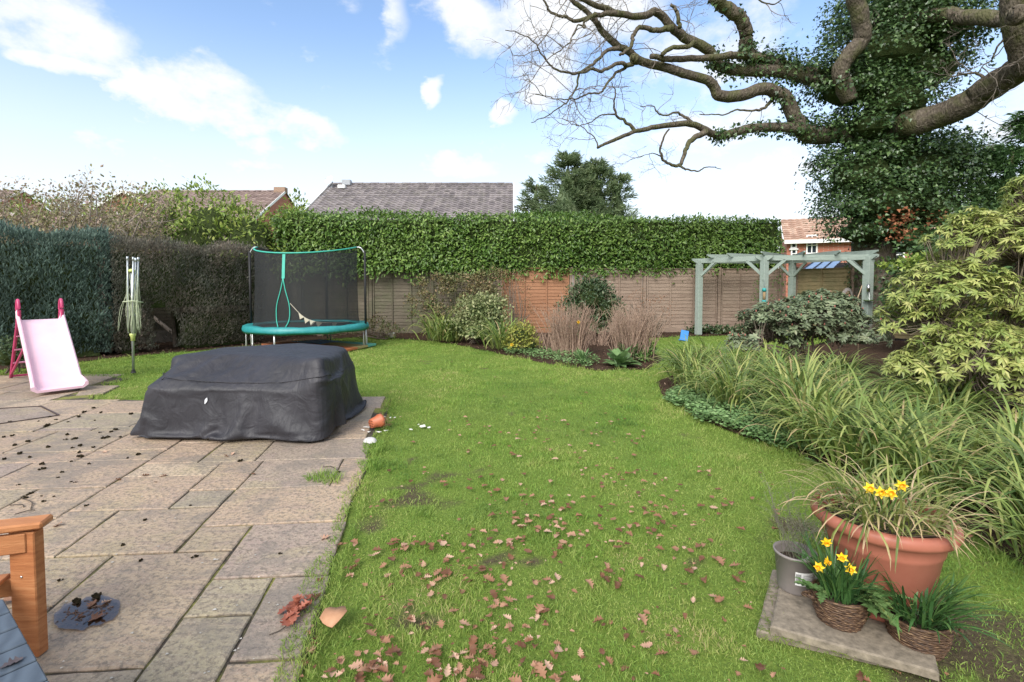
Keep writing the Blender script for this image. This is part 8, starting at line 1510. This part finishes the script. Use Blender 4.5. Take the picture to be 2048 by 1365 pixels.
pp_ = catmull([(*x, 0) for x in cx_] + [(*cx_[0], 0)], 4)[:-1]; tag(flat_poly('puddle', [G(x, y) + A3([0, 0, 0]) for x, y, _ in [(q_[0] + 7 * (fbm(q_[0] * .09, q_[1] * .09, 3, 2) - .5), q_[1] + 9 * (fbm(q_[0] * .08, q_[1] * .08, 9, 2) - .5), 0) for q_ in pp_]], .0068, wm_), kind='structure')
for (px, py, s_, k) in ((190, 1240, .085, 3), (185, 1212, .05, 1), (213, 1208, .055, 5), (160, 1236, .04, 0)): place_leaf(G(px, py), s_, .0075, 'wet oak leaf lying in the puddle', 'oak leaves in the puddle', k)
mb = MB()
for k in range(46):
    f_ = rng.uniform(.0, 1); p_ = G(128 + 92 * f_ + rng.normal(0, 5), 1238 - 18 * f_ + rng.normal(0, 8)); d = rand_dirs(1)[0] * A3([1, 1, 0]) * rng.uniform(.005, .022); mb.tube([p_ - d + A3([0, 0, .008]), p_ + A3([0, 0, .010]), p_ + d * .9 + A3([d[1], d[0], .008]) * A3([.3, .3, 1])], .0014, 4, rnd=rng.random())
tag(mb.build('puddle_debris', mulchm), 'dark twig and petal debris floating in the puddle', 'debris', kind='stuff')
for (px, py) in ((153, 1210), (192, 1200)):
    o = bpy.data.objects.new('moss_clump', mcv[1]); COL.objects.link(o); o.location = tuple(G(px, py) + A3([0, 0, .007])); o.scale = (1.1, 1.1, 1.1); tag(o, 'dark clump of moss in the puddle', 'moss clump', 'moss clumps in the puddle')
# ------------------------------------------------------------------ tipped flower pot, shards
terra = noisy('terracotta plastic', (.42, .11, .05), (.52, .17, .085), 8, .5, .05, .003); chalk = noisy('white plaster', (.62, .60, .56), (.82, .80, .76), 20, .8, .3, .003)
c_ = G(748, 858); T_ = thing('tipped_flower_pot', c_, 'small orange flower pot lying on its side among white shards', 'flower pot')
mb = MB(); prof = [(0, 0), (.040, 0), (.043, .002), (.056, .085), (.062, .086), (.064, .112), (.060, .113), (.058, .088), (.052, .082), (.041, .006), (0, .006)]
mb.lathe(prof, 28); Vp = mb.V[0]; a1_ = R(-86); Rx = A3([[1, 0, 0], [0, math.cos(a1_), -math.sin(a1_)], [0, math.sin(a1_), math.cos(a1_)]]); a2_ = R(-38); Rz = A3([[math.cos(a2_), -math.sin(a2_), 0], [math.sin(a2_), math.cos(a2_), 0], [0, 0, 1]])
RM = Rz @ Rx; mb.V[0] = Vp @ RM.T * 1.08 + c_ + A3([-.02, -.03, .060]); mb.build('pot', terra, T_, True)
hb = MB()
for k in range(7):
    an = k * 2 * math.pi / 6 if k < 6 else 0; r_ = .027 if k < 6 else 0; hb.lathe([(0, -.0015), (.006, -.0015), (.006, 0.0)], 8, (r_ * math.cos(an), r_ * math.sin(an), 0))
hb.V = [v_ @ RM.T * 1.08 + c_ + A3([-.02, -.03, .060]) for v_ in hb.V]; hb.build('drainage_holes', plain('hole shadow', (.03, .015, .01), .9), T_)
mb = MB(); rc = A3([0, 0, .10]) @ RM.T * 1.08 + c_ + A3([-.02, -.03, .060]); n = 60; Q = rc + rng.normal(0, .025, (n, 1, 3)) + np.cumsum(rng.normal(0, .014, (n, 5, 3)) + (RM @ A3([0, 0, 1])) * .006, 1); Q[..., 2] = np.maximum(Q[..., 2], .004); V, F = batch_tubes(Q, np.full((n, 5), .0018), 3); mb.add(V, [F]); mb.build('dry_roots', noisy('roots', (.16, .08, .05), (.30, .17, .11), 30, .9), T_)
def shard(px, py, s_, label=None, group='white plaster shards by the tipped pot', z=.004):
    k = 5 + int(rng.integers(3)); an = np.sort(rng.uniform(0, 6.28, k)); V = [(s_ * rng.uniform(.5, 1) * math.cos(x), s_ * rng.uniform(.4, .8) * math.sin(x), rng.uniform(0, .25) * s_) for x in an]; V2 = [(x, y, z_ + .006) for x, y, z_ in V]
    o = MB().add(V + V2, [tuple(range(k))[::-1], tuple(range(k, 2 * k))] + [(i_, (i_ + 1) % k, k + (i_ + 1) % k, k + i_) for i_ in range(k)]).build('plaster_shard', chalk); o.location = tuple(G(px, py) + A3([0, 0, z])); tag(o, label or 'white plaster shard lying near the tipped flower pot', 'shard', group)
for (px, py, s_) in ((733, 857, .035), (727, 862, .028), (738, 866, .022), (757, 866, .04), (772, 863, .03), (768, 836, .025), (780, 837, .02), (790, 837, .018), (845, 855, .05), (858, 857, .03), (822, 861, .025), (837, 851, .02)): shard(px, py, s_)
c_ = G(740, 886); mb = MB(); nA = 28; V = []; a_ = np.linspace(0, 2 * np.pi, nA, endpoint=False)
for lv, (r_, z_) in enumerate(((.002, .045), (.03, .043), (.05, .034), (.06, .018), (.063, .004))):
    jag = (1 + .16 * (fbm(a_ * 3, a_ * 0, 5) - .5)) if lv == 4 else 1; V.append(np.stack([r_ * jag * np.cos(a_), r_ * jag * np.sin(a_) * .85, np.full(nA, z_) + (.012 * (fbm(a_ * 3, a_ * 0, 8) - .3) if lv == 4 else 0)], 1))
V = np.concatenate(V); V = np.concatenate([V, V * .93 - A3([0, 0, .002])]); i = np.arange(nA); j = (i + 1) % nA; F = np.concatenate([np.stack([k * nA + i, k * nA + j, (k + 1) * nA + j, (k + 1) * nA + i], 1) for k in (0, 1, 2, 3, 5, 6, 7, 8)])
o = mb.add(V, [F]).build('broken_bowl', noisy('grey white plaster', (.38, .37, .36), (.66, .64, .62), 14, .8, .3, .004), smooth=True); o.location = tuple(c_ + A3([0, 0, .003])); tag(o, 'upturned broken grey white plaster bowl on the patio edge', 'bowl')
# white specks, husks and paint flakes on the slabs
mb = MB()
for k in range(85):
    px, py = rng.uniform(0, 720), 1360 - 480 * rng.random() ** 1.1; g_ = G(px, py)
    if not in_poly(g_[0], g_[1], PATIO): continue
    if 270 < px < 710 and py < 905: continue
    s_ = rng.uniform(.003, .009) * (1.6 if rng.random() < .12 else 1); a_ = rng.uniform(0, 6.28); V = [(g_[0] + s_ * math.cos(a_ + x) * (1 if i_ % 2 else .6), g_[1] + s_ * math.sin(a_ + x) * (1 if i_ % 2 else .6), .0055) for i_, x in enumerate(np.linspace(0, 5.2, 6))]; mb.add(V, [tuple(range(6))])
tag(mb.build('pale_flecks', noisy('pale flecks', (.30, .28, .24), (.60, .57, .52), 40, .8)), 'tiny pale flecks and husks dotted over the patio slabs', 'flecks', kind='stuff')
mb = MB()
for (a_, b_) in (((646, 935), (672, 940)), ((48, 1000), (62, 1020)), ((30, 1030), (70, 1022)), ((20, 1012), (48, 1016))):
    p0_, p1_ = G(*a_), G(*b_); md = (p0_ + p1_) / 2 + A3([.01, .02, .008]); o = MB().tube(catmull([p0_ + A3([0, 0, .005]), md, p1_ + A3([0, 0, .005])], 4), .003, 5).build('small_twig', stm, smooth=True); tag(o, 'thin brown twig lying on the patio slabs', 'twig', 'thin twigs on the patio')
# ------------------------------------------------------------------ slabs, planter, pots and baskets
cslab = noisy('aggregate slab', (.12, .10, .075), (.30, .25, .19), 30, .9, .6, .006, detail=8); 
def padslab(name, quad, z0, z1, label):
    c_ = sum(quad) / 4; mb = MB(); slab([q_ - c_ for q_ in quad], mb, z=z1 - z0, th=z1 - z0, gap=.0, tilt=.004, jit=.0015); o = mb.build(name, cslab); o.location = (c_[0], c_[1], z0); return tag(o, label, 'paving slab')
tl, bl_, br_ = G(1569, 1118, .04), G(1540, 1253, .04), G(1729, 1305, .04); d1 = nrm(br_ - bl_) * .55; trq = tl + d1
padslab('paving_slab', [bl_, bl_ + d1, trq, tl], .008, .04, 'upper concrete slab under the large terracotta planter')
q0_ = G(1513, 1262, .008); padslab('paving_slab', [q0_, G(1852, 1339, .008), G(1852, 1339, .008) + (tl - bl_) * .9, q0_ + (tl - bl_) * .9], -.025, .0075, 'lower concrete slab sticking out in the grass beneath the upper slab')
PZ = .04; pc = A3([1.635, 2.17, PZ]); plast = noisy('terracotta planter', (.36, .115, .075), (.44, .16, .11), 5, .45, .03, .003, spec=.4)
BP = thing('terracotta_planter', pc, 'large wide rimmed terracotta planter full of grassy leaves and daffodils', 'planter')
rim_r = .262
prof = [(0, 0), (.165, 0), (.172, .01), (.215, .255), (.222, .262), (.224, .275), (.228, .30), (.232, .31), (.234, .325), (.236, .335)]
prof = [(r_, z_ * 1.1) for r_, z_ in prof]
MB().lathe(prof + [(.222, .369), (.205, .25), (.16, .02), (0, .02)], 72, pc).build('body', plast, BP, True)
MB().lathe([(r_, z_ + .035) for r_, z_ in [(.236, .325), (.252, .322), (.266, .328), (.272, .342), (.271, .362), (.262, .376), (.247, .380), (.234, .372), (.230, .35), (.236, .325)]], 72, pc).build('rim', plast, BP, True)
soil2 = noisy('potting compost', (.02, .013, .009), (.07, .045, .03), 60, .95, .9, .01)
mb = MB().lathe([(0, .358), (.12, .362), (.229, .352)], 40, pc); mb.build('compost', soil2, BP, True)
gr2 = leafmat('planter strap leaf', [(0, (.08, .14, .03)), (.4, (.20, .26, .05)), (.7, (.36, .38, .12)), (.88, (.50, .42, .22)), (1, (.62, .46, .32))], .5, .3, tip=((.60, .42, .26), .72, 1.05), var=.1)
def potgrass(c_, n, ln, wd, rad, label, m, name='grassy_leaves', e=(.7, 1.5), bend=(1.0, 2.9), h=.33, bias=(0, 0), tapr=None):
    a_ = rng.uniform(0, 6.28, n); r_ = rad * rng.random(n) ** .5; base = np.stack([c_[0] + r_ * np.cos(a_), c_[1] + r_ * np.sin(a_), np.full(n, c_[2] + h)], 1); az_ = a_ + rng.normal(0, .8, n)
    Pt = arches(n, base, az_, rng.uniform(*e, n), rng.uniform(*bend, n), rng.uniform(.5, 1.1, n) * ln, 9, 1.35, rng.normal(0, .5, n)); t_ = np.linspace(0, 1, 9)[None, :]; Pt[..., 0] += bias[0] * t_ ** 1.5; Pt[..., 1] += bias[1] * t_ ** 1.5
    rr = np.hypot(Pt[..., 0] - c_[0], Pt[..., 1] - c_[1])
    if rad > .12: Pt[..., 2] = np.where(rr < .285, np.maximum(Pt[..., 2], c_[2] + h + .02 + .045 * np.clip((rr - .17) / .08, 0, 1)), Pt[..., 2])
    Pt[..., 2] = np.maximum(Pt[..., 2], .012); mb = MB(); ribbons(mb, Pt, rng.uniform(.6, 1.25, n) * wd); return tag(mb.build(name, m, loc=A3(c_) + A3([0, 0, h])), label, 'plant')
potgrass(pc + A3([0, 0, .033]), 320, .37, .0085, .2, 'mass of thin arching yellow green and straw leaves spilling over the planter rim', gr2, bend=(1.2, 3.0))
def face(px, py, Y): return P(px, py, Y)
for (px, py, Y, lb) in ((1739, 977, 2.12, 'leftmost daffodil in the large planter'), (1760, 985, 2.08, 'daffodil second from the left in the large planter'), (1781, 987, 2.06, 'daffodil facing right in the middle of the large planter'), (1802, 971, 2.08, 'tallest rightmost daffodil in the large planter')):
    tpp = face(px, py, Y); b_ = A3([pc[0] - .0 + (tpp[0] - pc[0]) * .3, pc[1] - .02, pc[2] + .33]); daffodil(b_, tpp[2] - b_[2], (rng.normal(-.3, .5), -1, rng.uniform(-.2, .4)), .027, label=lb, group=None, lean=(tpp[0] - b_[0], tpp[1] - b_[1]))
# grey nursery pot
gc = A3([1.315, 2.27, PZ]); greyp = noisy('grey nursery plastic', (.21, .185, .18), (.27, .24, .225), 10, .45, .03, .002)
NP = thing('nursery_pot', gc, 'grey plastic nursery pot with a paper label beside the planter', 'plant pot')
MB().lathe([(0, 0), (.066, 0), (.070, .008), (.086, .165), (.091, .167), (.092, .178), (.086, .18), (.083, .165), (.066, .012), (0, .012)], 40, gc).build('pot', greyp, NP, True)
MB().lathe([(0, .135), (.0815, .13)], 24, gc).build('compost', soil2, NP)
def wrap(name, a0_, a1_, z0, z1, m, off=.0016, rfun=lambda z: .070 + .016 * z / .165, tilt=0, par=None, cen=gc):
    n = 10; V = []
    for k in range(n + 1):
        a_ = a0_ + (a1_ - a0_) * k / n
        for z in (z0 + tilt * k / n, z1 + tilt * k / n): r_ = rfun(z) + off; V.append((cen[0] + r_ * math.cos(a_), cen[1] + r_ * math.sin(a_), cen[2] + z))
    return MB().add(V, [(2 * k, 2 * k + 2, 2 * k + 3, 2 * k + 1) for k in range(n)]).build(name, m, par or NP)
lab = wrap('paper_label', R(-118), R(-38), .055, .118, white, tilt=-.006)
ink = plain('black ink', (.03, .03, .035), .6)
for k in range(9): wrap('barcode_bar', R(-116 + k * 1.7), R(-115.1 + k * 1.7), .066, .110, ink, .0022, par=lab)
for k in range(5): wrap('printed_line', R(-96), R(-58 - (k % 3) * 6), .069 + k * .0085, .0715 + k * .0085, plain('grey ink', (.25, .25, .27), .6), .0022, tilt=-.003, par=lab)
# folded plant tag standing in the pot
mb = MB(); ta = []
for k in range(9):
    u_ = k / 8; p_ = gc + A3([.012 + .085 * u_ - .02, -.062 + .03 * u_, 0]); zt_ = .215 - .05 * u_ - .01 * math.sin(3 * u_); ta += [p_ + A3([0, 0, .11]), p_ + A3([0, -.004, zt_])]
mb.add(ta, [(2 * k, 2 * k + 2, 2 * k + 3, 2 * k + 1) for k in range(8)]); mb.build('plant_tag', noisy('printed tag', (.10, .22, .08), (.70, .72, .68), 45, .3, lo=.45, hi=.6), NP, True)
wl = leafmat('wispy grey green', [(0, (.10, .10, .07)), (1, (.24, .23, .17))], .7, .2)
n = 26; base = gc + A3([0, 0, .13]) + np.c_[rng.normal(0, .025, (n, 2)), np.zeros(n)]; Q = arches(n, base, rng.uniform(0, 6.28, n), rng.uniform(1.1, 1.5, n), rng.uniform(-.3, .5, n), rng.uniform(.16, .36, n), 7); Q += np.cumsum(rng.normal(0, .003, Q.shape), 1); mb = MB(); V, F = batch_tubes(Q, np.full((n, 7), .0011), 3); mb.add(V, [F]); Q2, R2 = grow(list(Q), list(Q), 7, .10, .0008, 5, .6, .3, .2); V, F = batch_tubes(Q2, R2, 3); mb.add(V, [F])
e = Q2.reshape(-1, 3); n = len(e); add_leaves(mb, SMALL, e, rand_dirs(n), rand_dirs(n), np.full(n, .010), np.full(n, .005)); tag(mb.build('wispy_shrub', wl, loc=gc + A3([0, 0, .13])), 'thin wispy grey green plant in the grey nursery pot', 'plant')
# wicker baskets
wk, t, b = base_mat('dark wicker'); n1 = noise(t, 3, 3, .5, mapped(t, (14, 14, 90)), .3)
t.links.new(ramp(t, n1, [(.32, (.025, .013, .008)), (.52, (.095, .05, .028)), (.66, (.22, .135, .075)), (.78, (.38, .27, .16))]), b.inputs['Base Color']); b.inputs['Roughness'].default_value = .6; bump(t, b, n1, .7, .006)
def basket(c_, r_, h_, label, ha):
    T_ = thing('wicker_basket', c_, label, 'basket'); mb = MB(); rows_ = 15
    mb.lathe([(0, .002), (r_ * .62, .002), (r_ * .74, .008), (r_ * .93, h_ * .35), (r_ * 1.0, h_ * .7), (r_ * .99, h_ * .97), (r_ * .93, h_ * .97), (r_ * .9, h_ * .6), (r_ * .6, .02), (0, .02)], 44, c_)
    for k in range(rows_):                     # woven strands
        f_ = (k + .6) / rows_; rk = np.interp(f_, [0, .35, .7, 1], [.76, .93, 1.0, .99]) * r_; a_ = np.linspace(0, 2 * np.pi, 73); wob = .0016 * np.sin(a_ * 18 + (k % 2) * math.pi) + .0012 * (rng.random(73) - .5); wob[-1] = wob[0]
        z_ = c_[2] + f_ * h_ + .003 * np.sin(a_ * 2 + k) * .5; mb.tube(np.stack([c_[0] + (rk + wob + .001) * np.cos(a_), c_[1] + (rk + wob + .001) * np.sin(a_), z_], 1), .0036, 6, cap=False, rnd=rng.random())
    mb.build('woven_bowl', wk, T_, True); a_ = np.linspace(0, 2 * np.pi, 60); MB().tube(np.stack([c_[0] + r_ * np.cos(a_), c_[1] + r_ * np.sin(a_), c_[2] + h_ * (1 + .03 * np.sin(3 * a_))], 1), .0065, 8, cap=False).build('rim', wk, T_, True)
    MB().lathe([(0, h_ * .86), (r_ * .93, h_ * .82)], 24, c_).build('compost', soil2, T_)
    for an in ha:
        d = A3([math.cos(an), math.sin(an), 0]); tn = A3([-d[1], d[0], 0]); b0_ = c_ + d * r_ + A3([0, 0, h_ * .8]); pts = [b0_ + tn * .026, b0_ + tn * .03 + d * .025 + A3([0, 0, .012]), b0_ + d * .038 + A3([0, 0, .0]), b0_ - tn * .03 + d * .025 + A3([0, 0, -.012]), b0_ - tn * .026]; cc = catmull(pts, 5); mb = MB()
        for ph in (0, 2.1, 4.2):              # rope handle of three strands
            s_ = np.linspace(0, 14, len(cc)) + ph; mb.tube(cc + np.stack([d[0] * np.cos(s_), d[1] * np.cos(s_), np.sin(s_)], 1) * .0045, .0045, 6, rnd=rng.random())
        mb.build('handle', wk, T_, True)
    return T_
B1 = A3([1.375, 2.045, PZ]); B2 = A3([1.62, 1.94, .006])
basket(B1, .098, .118, 'left wicker basket with daffodils in front of the planter', (R(-12), R(168))); basket(B2, .104, .125, 'right wicker basket with only leaves at the slab corner', (R(158), R(-14)))
dafl = leafmat('daffodil leaf', [(0, (.03, .085, .03)), (.5, (.06, .15, .045)), (1, (.13, .25, .07))], .4, .25, tip=((.30, .28, .08), .97, 1.2), var=.1)
potgrass(B1, 120, .27, .0105, .06, 'upright dark green daffodil leaves in the left basket', dafl, 'daffodil_leaves', (1.0, 1.5), (.1, 1.3), .10)
potgrass(B2, 170, .27, .010, .075, 'dense dark green daffodil leaves in the right basket', dafl, 'daffodil_leaves', (.7, 1.45), (.3, 1.7), .11)
for (px, py, Y, lb) in ((1652, 1082, 2.0, 'topmost daffodil above the left basket'), (1650, 1122, 2.02, 'daffodil directly below the topmost one above the left basket'), (1639, 1134, 2.03, 'lowest left daffodil over the left basket'), (1685, 1114, 1.98, 'daffodil leaning right over the left basket'), (1701, 1138, 1.95, 'small daffodil at the right of the left basket')):
    tpp = P(px, py, Y); b_ = B1 + A3([(tpp[0] - B1[0]) * .25, 0, .10]); daffodil(b_, tpp[2] - b_[2], (rng.normal(-.4, .6), -1, rng.uniform(-.4, .2)), .024, label=lb, lean=(tpp[0] - b_[0], tpp[1] - b_[1]))
weedm = leafmat('dandelion leaf', [(0, (.06, .13, .04)), (.5, (.12, .22, .07)), (1, (.22, .32, .12))], .45, .25, tip=((.35, .30, .07), 1.05, 1.3))
WV = [(0, 0)]; tw_ = np.linspace(0, 1, 13); ww = .13 * np.sin(np.pi * tw_ ** .8) ** .8 * (1 + .5 * np.sign(np.sin(2 * np.pi * 5 * tw_))) + .012; V = []
for k, t_ in enumerate(tw_): V += [(-ww[k], t_, .04 - .25 * t_ ** 2), (0, t_, -.25 * t_ ** 2), (ww[k], t_, .04 - .25 * t_ ** 2)]
WEED = (A3(V), [np.array([(k * 3 + c_, k * 3 + c_ + 1, k * 3 + c_ + 4, k * 3 + c_ + 3) for k in range(12) for c_ in (0, 1)])])
def weed(c_, n, ln, label, a0_=0, a1_=6.28):
    a_ = rng.uniform(a0_, a1_, n); el_ = rng.uniform(-.05, .6, n); d = np.stack([np.cos(a_) * np.cos(el_), np.sin(a_) * np.cos(el_), np.sin(el_)], 1); mb = MB(); up_ = np.stack([-np.cos(a_) * np.sin(el_), -np.sin(a_) * np.sin(el_), np.cos(el_)], 1); add_leaves(mb, WEED, np.tile(c_, (n, 1)) + rng.normal(0, .008, (n, 3)), d, up_, rng.uniform(.6, 1.1, n) * ln, rng.uniform(.7, 1.2, n) * ln); return tag(mb.build('dandelion_weed', weedm, loc=c_), label, 'weed')
weed(B1 + A3([.075, -.02, .125]), 24, .17, 'jagged dandelion leaves hanging over the right rim of the left basket', -1.9, .6); weed(B1 + A3([-.07, -.01, .125]), 7, .11, 'few broad pale weed leaves at the left rim of the left basket', 2.2, 4.2)
weed(B1 + A3([.16, .07, .02]), 14, .13, 'jagged weed growing between the baskets at the foot of the planter', -2.5, 2)
# yellow shrub litter etc: grass tussocks at the slab edge
tus = leafmat('tussock', [(0, (.07, .16, .02)), (1, (.26, .30, .07))], .5, .3)
for k, (px, py, lb) in enumerate(((1548, 1190, 'grass tuft at the left edge of the planter slab'), (1640, 1290, 'grass tuft at the front edge of the planter slab'), (1560, 1262, 'grass tuft at the near left corner of the planter slab'))):
    g_ = G(px, py); potgrass(A3([g_[0], g_[1], -.01]), 130, .055, .0028, .09, lb, tus, 'grass_tuft', (.5, 1.5), (.2, 1.6), .0)
